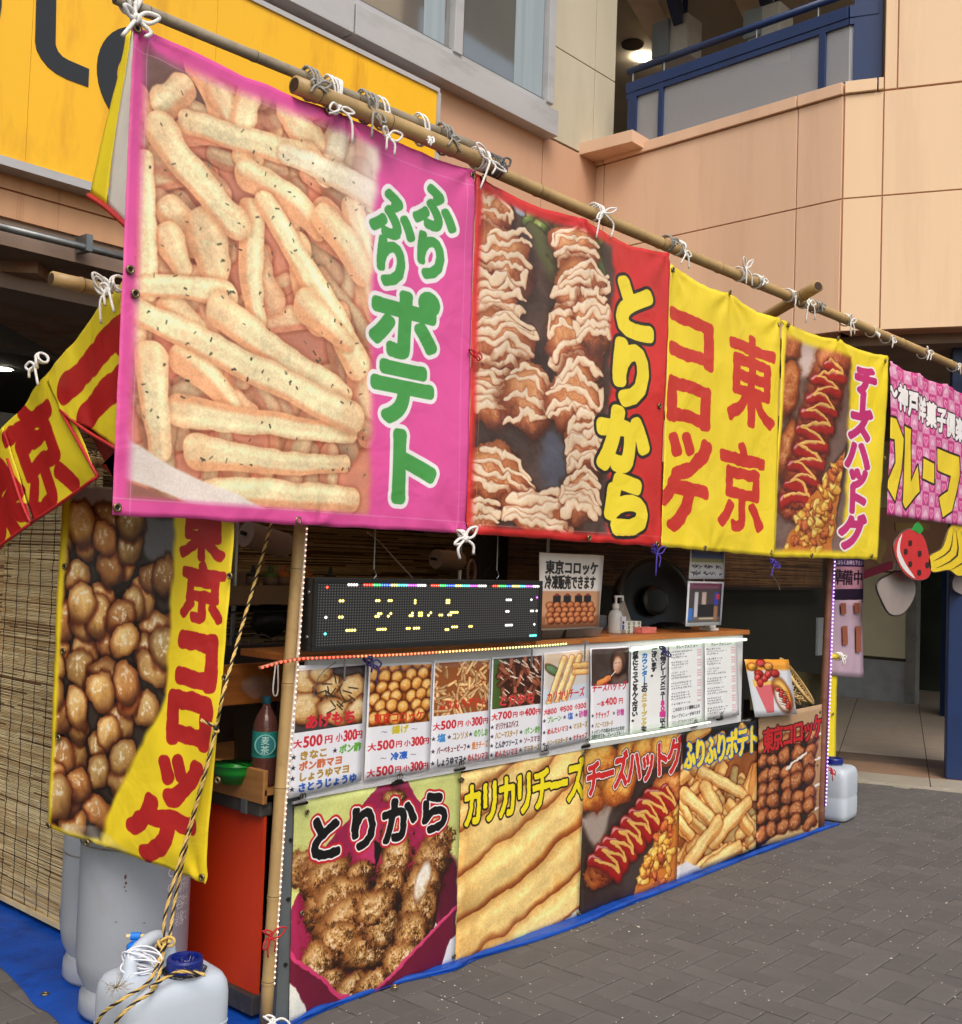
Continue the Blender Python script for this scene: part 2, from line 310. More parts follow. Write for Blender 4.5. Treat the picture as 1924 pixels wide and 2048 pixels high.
def mayo_piece(S, x, y, rx, ry, ang, seed, n=5, col=(246, 222, 186), r=6, orange=((222, 150, 92), (178, 92, 48), (92, 42, 26))):
    S.pball(x, y, rx, ry, ang, *orange, seed=seed, gloss=.2, crumb=.8)
    rs = np.random.RandomState(seed); ca, sa = math.cos(ang*.5), math.sin(ang*.5); prev = None
    for k in range(n):
        v0 = -.78+1.5*(k+.5)/n+rs.uniform(-.08, .08); half = .98*math.sqrt(max(.12, 1-v0*v0)); ph = rs.uniform(0, 6); Q = []; am = rs.uniform(.03, .10); tl = rs.uniform(-.22, .22)
        us = np.linspace(-half, half, 13)
        for u in (us if k % 2 else us[::-1]):
            v = v0-.26*(1-(u/half)**2)+tl*u+am*math.sin(u*7+ph)+.04*math.sin(u*17+ph*2)
            Q.append((x+u*rx*ca-v*ry*sa, y+u*rx*sa+v*ry*ca))
        if prev is not None and rs.rand() < .55: Q = [prev]+Q
        prev = Q[-1]; S.pstroke(Q, r*rs.uniform(.75, 1.2), col, edge=(214, 166, 130), seed=seed+k, shadow=.35, hi=.8, r1=None, wob=.5)
def print_chicken():
    S = Surf(640, 820, fplane(952, 348), fplane(1338, 508), fplane(1322, 1092), fplane(934, 1066), (60, 44, 40))
    S.a *= (.6+.9*vnoise(S.H, S.W, 60, 2)[..., None]); S.ppoly([(1080, 820), (1160, 700), (1190, 1000), (1090, 1030)], (70, 76, 96), soft=20)
    S.ppoly([(1020, 360), (1180, 420), (1215, 560), (1100, 560)], (78, 84, 44), soft=14)
    for i, (x, y, a) in enumerate([(1080, 440, .5), (1100, 400, 1.2), (1130, 470, .3), (1190, 480, 2.0), (1195, 520, .8), (1060, 420, 2.2)]): S.pball(x, y, 26, 12, a, (150, 178, 84), (88, 122, 44), (40, 60, 24), seed=i, gloss=.4)
    S.pball(1040, 410, 14, 12, 0, (190, 210, 220), (130, 150, 170), (70, 84, 100), seed=3, gloss=0)
    P = [(985, 420, 34, 60, .1), (1010, 520, 50, 62, .3), (985, 600, 52, 50, .1), (1150, 500, 40, 52, 0), (1165, 590, 52, 60, .2), (1000, 690, 62, 64, .2), (1150, 690, 50, 66, -.1), (1190, 640, 30, 60, .1),
         (985, 790, 56, 58, .5), (1060, 800, 46, 70, .4), (1150, 800, 46, 76, .2), (1170, 900, 34, 70, .2), (1000, 960, 66, 60, .6), (1080, 1030, 60, 40, .2), (1160, 1000, 34, 50, 0), (960, 1040, 40, 40, .2)]
    for i, (x, y, a, b, g) in enumerate(P): mayo_piece(S, x, y, a*1.12, b*1.12, g, 20+i, n=4+(i % 3), r=5.0+(i % 3)*.9)
    warp(S, 26, 60, 8); S.a += (C((206, 160, 140))-S.a)*.14
    X, Y = np.meshgrid(np.arange(S.W)/S.W, np.arange(S.H)/S.H); wob = (vnoise(S.H, S.W, 50, 7, 2)-.5)*.05
    m_ = np.maximum.reduce([smooth((X+wob-.655)/.035), smooth((.035-X)/.03), smooth((.05-Y)/.03), smooth((Y-.965)/.02)])
    S.a += (C((214, 44, 42))*(.92+.14*vnoise(S.H, S.W, 120, 9, 3)[..., None])-S.a)*m_[..., None]
    layers(S, [('と', 1270, 600, 92, 135, 0, 1), ('り', 1262, 735, 94, 140, 0, 1), ('か', 1246, 870, 104, 140, 0, 1), ('ら', 1252, 1003, 104, 130, 0, 1)], [(25, (40, 30, 26)), (16, (246, 222, 50))])
    S.rect(0, 796, 640, 797.4, (240, 150, 140), al=.6); S.rect(22, 0, 23.4, 820, (240, 150, 140), al=.5)
    PR['chicken'] = S
def yellow(S, base=(244, 216, 46)):
    S.a[:] = C(base)*(.95+.1*vnoise(S.H, S.W, 140, 5, 4)[..., None])
RED = (204, 50, 40)
def print_tokyo():
    S = Surf(560, 820, fplane(1340, 530), fplane(1562, 640), fplane(1545, 1112), fplane(1322, 1092)); yellow(S)
    layers(S, [(c, x, y, w_, h_, 0, 1) for c, x, y, w_, h_ in [('東', 1506, 745, 96, 200), ('京', 1486, 965, 96, 190)]], [(9, RED)], warp=6, seed=4)
    layers(S, [(c, x, y, w_, h_, 0, 1) for c, x, y, w_, h_ in [('コ', 1386, 652, 116, 130), ('ロ', 1380, 786, 108, 112), ('ッ', 1380, 884, 118, 124), ('ケ', 1368, 992, 108, 140)]], [(13, RED)], warp=6, seed=9)
    PR['tokyo'] = S
def corn_dog(S, x0, y0, x1, y1, r, seed, zig=9, crust=((232, 160, 84), (196, 100, 40), (110, 44, 20)), ket=(168, 22, 20)):
    """breaded sausage from (x0,y0) to (x1,y1) in photo pixels under ketchup and mustard zigzags"""
    rs = np.random.RandomState(seed); n = 14
    for i in range(n):
        t = i/(n-1); S.pball(x0+(x1-x0)*t, y0+(y1-y0)*t, r*1.0, r*1.0, 0, *crust, seed=seed+i, crumb=1.0, gloss=.15, dark=.25 if i else .5)
    dx, dy = (x1-x0), (y1-y0); L = math.hypot(dx, dy); dx, dy = dx/L, dy/L; nx, ny = -dy, dx
    def zz(off, amp, col, rr, edge, hi):
        Q = []
        for i in range(zig*2+1):
            t = (i+off)/(zig*2)*L*.96; s_ = amp*r*(1 if i % 2 else -1)
            Q.append((x0+dx*t+nx*s_, y0+dy*t+ny*s_))
        W_ = []
        for a, b in zip(Q[:-1], Q[1:]):
            for u in (0, .33, .66): W_.append((a[0]+(b[0]-a[0])*u+dx*r*.25*math.sin(u*3.14), a[1]+(b[1]-a[1])*u+dy*r*.25*math.sin(u*3.14)))
        S.pstroke(W_, rr, col, edge=edge, seed=seed, shadow=.35, hi=hi)
    zz(0, .82, ket, r*.30, (96, 8, 10), .9); zz(.5, .70, (232, 180, 92), r*.075, (196, 130, 60), .5)
def crust_block(S, pts, seed, n=60, r=8):
    S.ppoly(pts, (206, 120, 44), soft=2); P = np.array(pts); rs = np.random.RandomState(seed)
    c = P.mean(0)
    for i in range(n):
        k = rs.dirichlet(np.ones(len(P))*.7); q = (P*k[:, None]).sum(0); q = c+(q-c)*.97; col = [((244, 206, 96), (232, 160, 60), (168, 90, 30)), ((226, 130, 62), (196, 92, 40), (130, 50, 24)), ((250, 226, 130), (240, 190, 80), (190, 120, 40))][rs.randint(3)]
        S.pball(q[0], q[1], rs.uniform(.5, 1.2)*r, rs.uniform(.6, 1.3)*r, rs.uniform(0, 3), *col, seed=seed+i, gloss=.2, crumb=.8, dark=.18, lump=.9)
def print_hotdog():
    S = Surf(560, 820, fplane(1566, 642), fplane(1776, 714), fplane(1755, 1118), fplane(1545, 1112), (120, 92, 84))
    S.a *= (.8+.4*vnoise(S.H, S.W, 80, 3)[..., None]); S.ppoly([(1600, 660), (1660, 680), (1640, 740), (1595, 760)], (198, 176, 170), soft=16)
    S.ppoly([(1700, 700), (1715, 860), (1640, 960), (1580, 1090), (1660, 1100), (1700, 900)], (64, 44, 40), soft=10)
    for i, (x, y, a, b) in enumerate([(1582, 680, 20, 50), (1578, 780, 20, 60), (1574, 900, 18, 60)]): S.pball(x, y, a, b, .2, (220, 140, 80), (176, 88, 44), (100, 44, 24), seed=i, crumb=.8, gloss=.2)
    corn_dog(S, 1592, 1010, 1668, 720, 34, 5, zig=8, crust=((214, 130, 80), (168, 72, 40), (96, 34, 24)))
    crust_block(S, [(1690, 900), (1660, 1112), (1558, 1108), (1610, 1010)], 8, 90, 9)
    warp(S, 15, 50, 5)
    X, Y = np.meshgrid(np.arange(S.W)/S.W, np.arange(S.H)/S.H); wob = (vnoise(S.H, S.W, 50, 7, 2)-.5)*.04
    m_ = np.maximum.reduce([smooth((X+wob-.60)/.05), smooth((.03-X)/.02), smooth((.075-Y)/.04), smooth((Y-.955)/.03)])
    S.a += (C((246, 220, 44))*(.95+.1*vnoise(S.H, S.W, 120, 9, 3)[..., None])-S.a)*m_[..., None]
    ch = [('チ', 1733, 752, 46, 64), ('V', 1727, 800, 44, 54), ('ズ', 1722, 845, 48, 66), ('ハ', 1717, 905, 54, 66), ('ッ', 1718, 948, 46, 50), ('ト', 1713, 995, 54, 64), ('グ', 1706, 1062, 58, 72)]
    layers(S, [c+(0, 1) for c in ch], [(17, (246, 240, 240)), (10, (200, 44, 118))])
    PR['hotdog'] = S
def print_crepe():
    TL, TR, BR, BL = (onY(1781, 722, YF+.01), onY(2060, 830, YF+.01), onY(2060, 1050, YF+.01), onY(1776, 1030, YF+.01))
    z0, z1 = float(TL[2]), float(BL[2]); x0, x1 = float(TL[0]), 6.95
    p = lambda x, z: np.array((x, YF+.01, z)); S = Surf(900, 520, p(x0, z0), p(x1, z0), p(x1, z1), p(x0, z1), (232, 150, 190))
    c = 52
    for j in range(10):
        for i in range(18):
            pk = [(228, 152, 192), (204, 66, 140)][(i+j) % 2]; S.rect(i*c, j*c, i*c+c, j*c+c, pk)
            X0, Y0 = i*c+c/2, j*c+c/2; f = 1 if (i+j) % 2 else -1; col = (222, 96, 160) if (i+j) % 2 else (240, 196, 220)
            pts = [(X0+15*math.sin(t)**3*1.1, Y0-f*(13*math.cos(t)-5*math.cos(2*t)-2*math.cos(3*t)-math.cos(4*t))*1.15) for t in np.linspace(0, 6.283, 22)[:-1]]
            S.poly(pts, col); S.stroke(pts+pts[:1], 1.0, (250, 226, 238) if f > 0 else (216, 120, 176), shadow=0, hi=0, wob=0)
    W_ = (250, 248, 250); K = (40, 26, 30)
    for i, ch in enumerate('～神戸洋菓子倶楽部～'): layers(S, [(ch, 18+i*78, 100+i*8, 76, 96)], [(10, K), (5, W_)], px=False)
    def blk(pts): S.stroke(pts+pts[:1], 8, K, shadow=0, hi=0, wob=0); S.poly(pts, (244, 216, 50))
    # heavy hand cut letters of the word for crepe
    blk([(-60, 190), (40, 190), (98, 250), (86, 360), (48, 470), (-10, 420), (40, 340), (30, 262), (-60, 260)])
    blk([(110, 205), (160, 210), (160, 395), (222, 330), (240, 420), (125, 490), (104, 470)])
    blk([(262, 300), (350, 310), (350, 382), (256, 372)])
    blk([(380, 250), (560, 262), (580, 330), (520, 470), (440, 500), (400, 430), (476, 400), (500, 340), (380, 330)])
    S.stroke([(600, 262), (612, 252)], 14, K, shadow=0); S.stroke([(600, 262), (612, 252)], 8, (244, 216, 50), shadow=0)
    PR['crepe'] = S
def SP(px, py, off=0.0):
    P = np.array((-.56, .52)); d = np.array((.195, -.65)); d /= np.linalg.norm(d); n = np.array((d[1], -d[0])); P = P+n*off; r = ray(px, py); t = ((P-CAM[:2])@n)/(r[:2]@n); return CAM+r*t
def print_side():
    q = SP
    S = Surf(620, 820, q(126, 965), q(470, 1000), q(413, 1765), q(95, 1655), (52, 42, 36))
    S.a *= (.6+.8*vnoise(S.H, S.W, 60, 2)[..., None])
    S.ppoly([(120, 960), (260, 980), (240, 1060), (130, 1050)], (150, 138, 132), soft=12); S.ppoly([(270, 1030), (350, 1040), (355, 1180), (290, 1110)], (98, 96, 98), soft=8)
    rs = np.random.RandomState(5); P = []
    for j in range(13):
        for i in range(6):
            x = 126+i*43+rs.uniform(-13, 13)-(j*2.2 if i < 2 else j*1.0); y = 1030+j*52+rs.uniform(-18, 18)+i*3
            if x > 350-max(0, (y-1350))*.55: continue
            if y < 1090 and x > 285: continue
            P.append((x, y))
    P.sort(key=lambda t: rs.uniform(0, 1))
    for i, (x, y) in enumerate(P):
        g = rs.uniform(.78, 1.12); f = rs.uniform(0, 1)
        c1, c2, c3 = ((228, 190, 126), (192, 144, 80), (118, 76, 40)) if f > .35 else ((214, 158, 96), (172, 112, 58), (98, 56, 30))
        S.pball(x, y, rs.uniform(23, 32), rs.uniform(30, 47), rs.uniform(-.5, .5), *[tuple(np.array(c)*g) for c in (c1, c2, c3)], seed=300+i, gloss=.6, crumb=.16, dark=.72, lump=.5)
    warp(S, 10, 60, 6)
    X, Y = np.meshgrid(np.arange(S.W)/S.W, np.arange(S.H)/S.H); wob = (vnoise(S.H, S.W, 60, 7, 2)-.5)*.04
    edge = .665-.33*smooth((Y-.50)/.5); m_ = np.maximum.reduce([smooth((X+wob-edge)/.035), smooth((.05-X)/.03), smooth((Y-.975+.0*X)/.015)])
    S.a += (C((240, 212, 40))*(.93+.12*vnoise(S.H, S.W, 120, 9, 3)[..., None])-S.a)*m_[..., None]
    S.poly([(70, 795), (200, 778), (330, 812), (330, 830), (70, 830)], (214, 206, 196), soft=3, al=.3)
    ch = [('東', 409, 1050, 92, 128), ('京', 408, 1178, 92, 124)]
    layers(S, [c+(0, 1) for c in ch], [(7.5, (176, 34, 34))], warp=6, seed=6)
    ch = [('コ', 398, 1308, 96, 132), ('ロ', 384, 1424, 104, 124), ('ッ', 366, 1532, 112, 124), ('ケ', 330, 1640, 150, 140)]
    layers(S, [c+(0, 1) for c in ch], [(14, (176, 34, 34))], warp=7, seed=6)
    PR['side'] = S
def print_flagcloth():
    S = Surf(1200, 360, onX(262, 520, -.68), onX(-210, 1120, -.68), onX(-215, 1320, -.68), onX(238, 938, -.68)); yellow(S, (238, 208, 44))
    R2 = (178, 34, 34)
    PR['flag'] = S
print_fns = [print_fries, print_chicken, print_tokyo, print_hotdog, print_crepe, print_side]
POST = -0.012; MENU = -0.035
def quad(y, *c): return [onY(px, py, y) for px, py in c]
def crop(ox, oy, s): return lambda x, y: (ox+x/s, oy+y/s)
def print_poster1():
    S = Surf(620, 560, *quad(POST, (589, 1604), (922, 1539), (909, 1928), (578, 2052)), (218, 224, 138)); K = crop(480, 1450, 3.113)
    S.tex(0, 0, 620, 560, .05, 60, 3)
    p = lambda pts, c, **k: S.ppoly([K(*q) for q in pts], c, **k)
    p([(860, 370), (1030, 350), (1180, 560), (1345, 900), (1345, 1150), (1240, 1500), (450, 1830), (310, 1430), (330, 1140), (560, 720)], (158, 34, 78), soft=1)
    p([(700, 560), (860, 520), (900, 1100), (760, 1100)], (196, 56, 104), soft=20); p([(1180, 700), (1345, 850), (1345, 1120), (1240, 1250)], (86, 18, 40), soft=12)
    p([(820, 700), (880, 760), (840, 900)], (24, 18, 16), soft=3); p([(430, 1050), (1250, 850), (1200, 1500), (640, 1560)], (40, 26, 20), soft=14)
    p([(1210, 1230), (1240, 1260), (1150, 1420), (1110, 1440)], (226, 222, 228), soft=2)
    for i, (x, y, a, b, g) in enumerate([(400, 900, 80, 110, .2), (470, 940, 80, 120, 0), (560, 980, 120, 130, .3), (740, 920, 70, 60, 0), (960, 640, 60, 150, .3), (960, 850, 70, 150, .35), (930, 1010, 80, 90, 0), (960, 450, 60, 40, .2),
            (500, 1130, 80, 110, -.3), (640, 1090, 140, 130, .1), (690, 1230, 170, 170, 0), (620, 1370, 110, 110, 0), (800, 1400, 130, 100, 0), (880, 1260, 90, 120, 0), (840, 1130, 100, 90, 0),
            (480, 1470, 90, 110, .4), (560, 1600, 80, 70, 0), (700, 1630, 90, 70, 0), (840, 1600, 90, 70, 0), (1230, 740, 80, 90, .3), (1180, 850, 90, 120, .4), (1130, 1000, 90, 140, .4), (1110, 1170, 90, 140, .3), (1060, 1330, 80, 140, .3), (1000, 1480, 80, 110, .3)]):
        q = K(x, y); S.pball(q[0], q[1], a/2.55, b/2.6, g, (214, 166, 104), (150, 102, 52), (58, 36, 20), seed=i*7+1, gloss=.6, crumb=2.2, dark=.18, lump=.6)
    q = K(1130, 980); S.pball(q[0], q[1], 14, 46, .3, (250, 244, 236), (236, 222, 200), (190, 150, 100), seed=4, gloss=0, crumb=.9, dark=0)
    p([(310, 1410), (330, 1430), (620, 1680), (790, 1710), (1335, 1130), (1345, 1300), (1240, 1540), (450, 1840), (300, 1640)], (104, 22, 48), soft=1)
    S.pstroke([K(*q) for q in [(312, 1418), (620, 1688), (790, 1708), (1342, 1128)]], 3.6, (206, 60, 110), shadow=0, hi=.3)
    p([(1300, 1340), (1345, 1300), (1335, 1500), (1240, 1530)], (228, 226, 232), soft=2); p([(300, 1600), (400, 1720), (450, 1870), (300, 1880)], (214, 214, 206), soft=2)
    warp(S, 9, 40, 3)
    layers(S, [(c,)+K(x, y)+(w_/3.113, h_/3.113, -.2) for c, x, y, w_, h_ in [('と', 530, 700, 235, 310), ('り', 765, 640, 220, 290), ('か', 985, 590, 225, 300), ('ら', 1205, 540, 205, 280)]], [(17, (196, 34, 44)), (11, (250, 248, 248)), (7, (14, 12, 12))], warp=3)
    PR['poster_chicken'] = S
def print_poster2():
    S = Surf(480, 500, *quad(POST, (922, 1547), (1168, 1489), (1158, 1836), (909, 1930)), (226, 180, 100)); S.tex(0, 0, 480, 500, .3, 60, 3)
    S.ppoly([(915, 1545), (1010, 1520), (925, 1650)], (206, 200, 190), soft=4); S.ppoly([(1080, 1860), (1160, 1760), (1160, 1840)], (196, 188, 168), soft=2)
    ct, cs = (240, 206, 132), (206, 138, 62)
    for i, (a, b, c, d, r) in enumerate([(880, 1600, 1130, 1470, 26), (890, 1665, 1185, 1455, 30), (880, 1750, 1195, 1500, 40), (880, 1840, 1200, 1575, 42), (890, 1930, 1200, 1665, 40), (960, 1950, 1210, 1745, 34), (1050, 1930, 1210, 1810, 26)]):
        S.pfry(a, b, c, d, r, ct, cs, seed=30+i, facet=.35, dark=.55, hl=30, pw=2.2, bend=.3)
    S.pfry(1050, 1915, 1175, 1815, 10, (206, 196, 170), (120, 110, 90), seed=4, dark=.6)
    warp(S, 10, 60, 4)
    line(S, 'カリカリチーズ', 928, 1614, 1168, 1556, 94, [(9, (18, 14, 8)), (4.5, (246, 226, 30))], fit=1.15, warp=2)
    PR['poster_cheese'] = S
def print_poster3():
    S = Surf(440, 500, *quad(POST, (1170, 1488), (1363, 1459), (1353, 1763), (1160, 1834)), (60, 44, 38)); S.tex(0, 0, 440, 500, .4, 50, 3)
    S.ppoly([(1160, 1640), (1230, 1590), (1200, 1720)], (156, 140, 130), soft=12)
    for i, (x, y) in enumerate([(1190, 1580), (1225, 1545), (1260, 1520), (1300, 1500), (1335, 1490), (1240, 1570), (1200, 1520)]): S.pball(x, y, 34, 44, 0, (240, 190, 92), (216, 132, 50), (150, 70, 24), seed=i, crumb=1.0, dark=.2, gloss=.1)
    corn_dog(S, 1205, 1742, 1340, 1580, 36, 12, zig=8)
    crust_block(S, [(1360, 1600), (1356, 1762), (1262, 1800), (1290, 1720), (1325, 1650)], 5, 70, 9)
    warp(S, 9, 40, 5)
    line(S, 'チーズハットグ', 1174, 1560, 1363, 1506, 78, [(10, (30, 14, 14)), (7.5, (246, 240, 238)), (4, (206, 40, 40))], fit=1.12, warp=2)
    PR['poster_hotdog'] = S
def fries_pile(S, box, n, seed, r=9, ct=(240, 208, 136), cs=(206, 138, 66), dark=.5, L=60, angs=(1.0, .6, -.6, 2.0), pw=3.0):
    rs = np.random.RandomState(seed)
    for i in range(n):
        x, y = rs.uniform(box[0], box[2]), rs.uniform(box[1], box[3]); a = rs.choice(angs)+rs.uniform(-.35, .35); l = L*rs.uniform(.6, 1.2); g = rs.uniform(.72, 1.05) if i < n*.6 else rs.uniform(.95, 1.08)
        S.pfry(x-l*math.cos(a), y-l*math.sin(a), x+l*math.cos(a), y+l*math.sin(a), r*rs.uniform(.7, 1.2), tuple(np.array(ct)*g), tuple(np.array(cs)*g), seed=seed+i, facet=rs.uniform(-.1, .5), dark=dark, pw=pw)
def print_poster4():
    S = Surf(400, 500, *quad(POST, (1365, 1459), (1516, 1436), (1511, 1696), (1353, 1761)), (150, 84, 36)); S.tex(0, 0, 400, 500, .4, 40, 3)
    S.ppoly([(1365, 1450), (1520, 1430), (1516, 1500), (1365, 1530)], (26, 20, 18), soft=4)
    for i, (a, b, c, d) in enumerate([(1375, 1480, 1420, 1455), (1395, 1500, 1450, 1470), (1480, 1450, 1500, 1480)]): S.pfry(a, b, c, d, 10, (216, 176, 96), (176, 110, 50), seed=i)
    fries_pile(S, (1355, 1530, 1515, 1750), 70, 7, r=10, L=44)
    for i, (a, b, c, d) in enumerate([(1362, 1580, 1452, 1665), (1400, 1540, 1490, 1590), (1420, 1690, 1500, 1600), (1375, 1730, 1440, 1640), (1405, 1745, 1480, 1690)]): S.pfry(a, b, c, d, 12, (244, 214, 144), (208, 142, 70), seed=90+i, facet=.4, hl=20)
    herbs(S, 20, 180, 390, 470, 50, 3, col=(90, 50, 24), L=3)
    S.ppoly([(1353, 1762), (1353, 1735), (1375, 1720), (1410, 1740)], (226, 222, 224), soft=3)
    warp(S, 7, 50, 6)
    line(S, 'ふりふりポテト', 1369, 1513, 1517, 1475, 62, [(9, (36, 84, 168)), (4.5, (248, 222, 60))], fit=1.12, warp=2)
    PR['poster_fries'] = S
def print_poster5():
    S = Surf(340, 500, *quad(POST, (1517, 1434), (1648, 1407), (1640, 1663), (1512, 1696)), (48, 32, 26)); S.tex(0, 0, 340, 500, .4, 40, 3)
    S.ppoly([(1517, 1430), (1650, 1400), (1650, 1460), (1517, 1490)], (176, 144, 110), soft=6); S.ppoly([(1618, 1450), (1650, 1440), (1642, 1665), (1612, 1670)], (176, 140, 104), soft=6)
    S.ppoly([(1512, 1700), (1560, 1660), (1640, 1640), (1640, 1670)], (206, 176, 120), soft=4)
    rs = np.random.RandomState(2)
    for j in range(7):
        for i in range(5):
            x = 1527+i*23+rs.uniform(-4, 4)-j*.6; y = 1500+j*28+rs.uniform(-6, 6)-i*7
            if y > 1690-i*8: continue
            S.pball(x, y, 12.5, rs.uniform(14, 19), rs.uniform(-.3, .3), (204, 128, 74), (150, 82, 42), (70, 34, 18), seed=60+j*7+i, crumb=.6, gloss=.35, dark=.6)
    for i, (a, b, c, d) in enumerate([(1575, 1535, 1612, 1505), (1630, 1470, 1650, 1462), (1628, 1520, 1650, 1514), (1630, 1570, 1650, 1563), (1630, 1620, 1648, 1610)]): S.pstroke([(a, b), (c, d)], 2.4, (236, 230, 220), hi=.3)
    warp(S, 12, 32, 7)
    line(S, '東京コロッケ', 1527, 1483, 1644, 1449, 52, [(7, (24, 10, 10)), (3, (196, 30, 36))], fit=1.12, warp=1)
    PR['poster_croquette'] = S

RD, OR, GR, BL_, BK, PU, OL, YL = (204, 44, 56), (212, 128, 60), (96, 170, 60), (44, 96, 190), (40, 36, 50), (196, 60, 150), (176, 140, 60), (226, 206, 50)
def sheet(name, c, W=300, H=480, base=(232, 232, 240)):
    S = Surf(W, H, *quad(MENU, *c), base); S.tex(0, 0, W, H, .02, 60, 2); PR[name] = S; return S
def tl(S, s_, x, y, w_, h_, col, d=1.6, edge=None, **k):
    """line of text from x (left), centred on y, width w_, glyph height h_, in fractions of the sheet"""
    lay = ([(d+1.8, edge)] if edge is not None else [])+[(d, col)]
    line(S, s_, x*S.W, y*S.H, (x+w_)*S.W, y*S.H, h_*S.H, lay, px=False, **k)
def star(S, x, y): layers(S, [('★', x*S.W, y*S.H, 26, 26)], [(0, BK)], px=False)
def nfry(S, x0, y0, x1, y1, n, seed, ct, cs, r=7, L=34, **k):
    rs = np.random.RandomState(seed)
    for i in range(n):
        x, y = rs.uniform(x0, x1), rs.uniform(y0, y1); a = rs.uniform(0, 3.1); l = L*rs.uniform(.5, 1)
        g = rs.uniform(.7, 1.06); S.fry((x-l*math.cos(a), y-l*math.sin(a)), (x+l*math.cos(a), y+l*math.sin(a)), r, np.array(ct)*g, np.array(cs)*g, seed=seed+i, **k)
def frame_white(S, ytop, ybot, m=10):
    b = (232, 232, 240); S.rect(-9, -9, S.W+9, ytop, b); S.rect(-9, ybot, S.W+9, S.H+9, b); S.rect(-9, -9, m, S.H, b); S.rect(S.W-m, -9, S.W+9, S.H+9, b)
def print_menus():
    S = sheet('menu_mochi', [(594, 1331), (733, 1327), (723, 1560), (576, 1598)]); S.rect(0, 0, 300, 250, (70, 60, 60))
    for i, (x, y, a, b) in enumerate([(40, 60, 70, 60), (50, 160, 70, 60), (150, 90, 60, 50), (240, 110, 60, 60), (180, 190, 90, 50), (270, 190, 50, 50), (100, 30, 50, 40)]): S.ball(x, y, a, b, .3, (232, 206, 160), (206, 162, 98), (140, 90, 44), seed=i, crumb=.7, gloss=.1, lump=.6)
    rs = np.random.RandomState(3)
    for i in range(22): x, y, a = rs.uniform(90, 250), rs.uniform(40, 190), rs.uniform(0, 3); S.stroke([(x, y), (x+40*math.cos(a), y+30*math.sin(a))], 2.6, (52, 52, 40), shadow=.2, hi=0)
    frame_white(S, 12, 246, 8)
    tl(S, 'あげもち', .16, .44, .72, .115, RD, 3)
    tl(S, '大', .02, .60, .12, .07, RD); tl(S, '500', .15, .59, .27, .12, RD, 2.2); tl(S, '円', .44, .60, .12, .07, RD); tl(S, '小', .60, .60, .1, .07, RD); tl(S, '300', .71, .59, .2, .12, RD, 2.2); tl(S, '円', .89, .60, .1, .07, RD)
    for k, (a, c) in enumerate([('きなこ', OL), ('ポン酢マヨ', (206, 110, 70)), ('しょうゆマヨ', OL), ('さとうじょうゆ', BL_)]): star(S, .04, .70+k*.083); tl(S, a, .11, .70+k*.083, .11*len(a)+.06, .075, c, 2.2)
    star(S, .60, .70); tl(S, 'ポン酢', .66, .70, .32, .075, GR, 2)
    S = sheet('menu_croquette', [(738, 1328), (867, 1324), (859, 1541), (728, 1562)]); S.rect(0, 0, 300, 270, (150, 90, 30))
    for j in range(6):
        for i in range(6): x, y = i*56+rs.uniform(-10, 10)+(j % 2)*24, j*44+rs.uniform(-8, 8)+10; S.ball(x, y, 28, 30, 0, (246, 196, 110), (216, 144, 60), (130, 70, 24), seed=j*9+i, gloss=.4, crumb=.1, dark=.6)
    frame_white(S, 10, 262, 8); tl(S, '東京コロッケ', .1, .48, .78, .10, (206, 50, 30), 1.8)
    tl(S, '～', .22, .60, .1, .05, BK, .5); tl(S, '揚げ', .38, .59, .26, .075, (206, 190, 50), 2); tl(S, '～', .68, .60, .1, .05, BK, .5)
    for y in (.71, .935): tl(S, '大', .03, y+.01, .13, .07, RD); tl(S, '500', .17, y, .27, .11, RD, 2.2); tl(S, '円', .45, y+.01, .1, .06, RD); tl(S, '小', .58, y+.01, .1, .06, RD); tl(S, '300', .69, y, .2, .11, RD, 2.2); tl(S, '円', .88, y+.01, .1, .06, RD)
    tl(S, '～', .22, .83, .1, .05, BK, .5); tl(S, '冷凍', .38, .825, .26, .075, BL_, 2); tl(S, '～', .68, .83, .1, .05, BK, .5)
    S = sheet('menu_fries', [(868, 1321), (982, 1316), (977, 1520), (860, 1541)]); S.rect(0, 0, 300, 250, (150, 84, 40)); nfry(S, 0, 0, 300, 250, 90, 3, (244, 206, 150), (206, 132, 70))
    frame_white(S, 10, 246, 8); tl(S, 'ふりふりポテト', .1, .42, .84, .10, (206, 50, 40), 1.6)
    tl(S, '大', .02, .61, .13, .07, RD); tl(S, '500', .15, .60, .27, .11, RD, 2.2); tl(S, '円', .43, .61, .1, .06, RD); tl(S, '小', .57, .61, .1, .06, RD); tl(S, '300', .68, .60, .2, .11, RD, 2.2); tl(S, '円', .88, .61, .1, .06, RD)
    star(S, .04, .72); tl(S, '塩', .1, .72, .14, .08, (70, 140, 206), 2); star(S, .30, .72); tl(S, 'コンソメ', .35, .72, .28, .08, OL); star(S, .67, .72); tl(S, 'のりしお', .73, .72, .25, .08, GR)
    star(S, .04, .835); tl(S, 'バーベキュービーフ', .1, .835, .5, .07, (130, 56, 66), 1.2); star(S, .64, .835); tl(S, '焼きチーズ', .7, .835, .29, .08, OR, 1.2)
    star(S, .04, .945); tl(S, 'しょうゆマヨ', .1, .945, .44, .08, BK, 1.6); star(S, .58, .945); tl(S, 'めんたいマヨ', .63, .945, .36, .08, (190, 50, 50), 1.2)
    S = sheet('menu_chicken', [(984, 1314), (1087, 1307), (1081, 1502), (978, 1520)]); S.rect(0, 0, 300, 260, (60, 30, 20)); S.rect(0, 0, 60, 250, (70, 96, 40), soft=16)
    nfry(S, 50, 20, 290, 240, 36, 5, (170, 100, 70), (96, 44, 28), r=12, L=40)
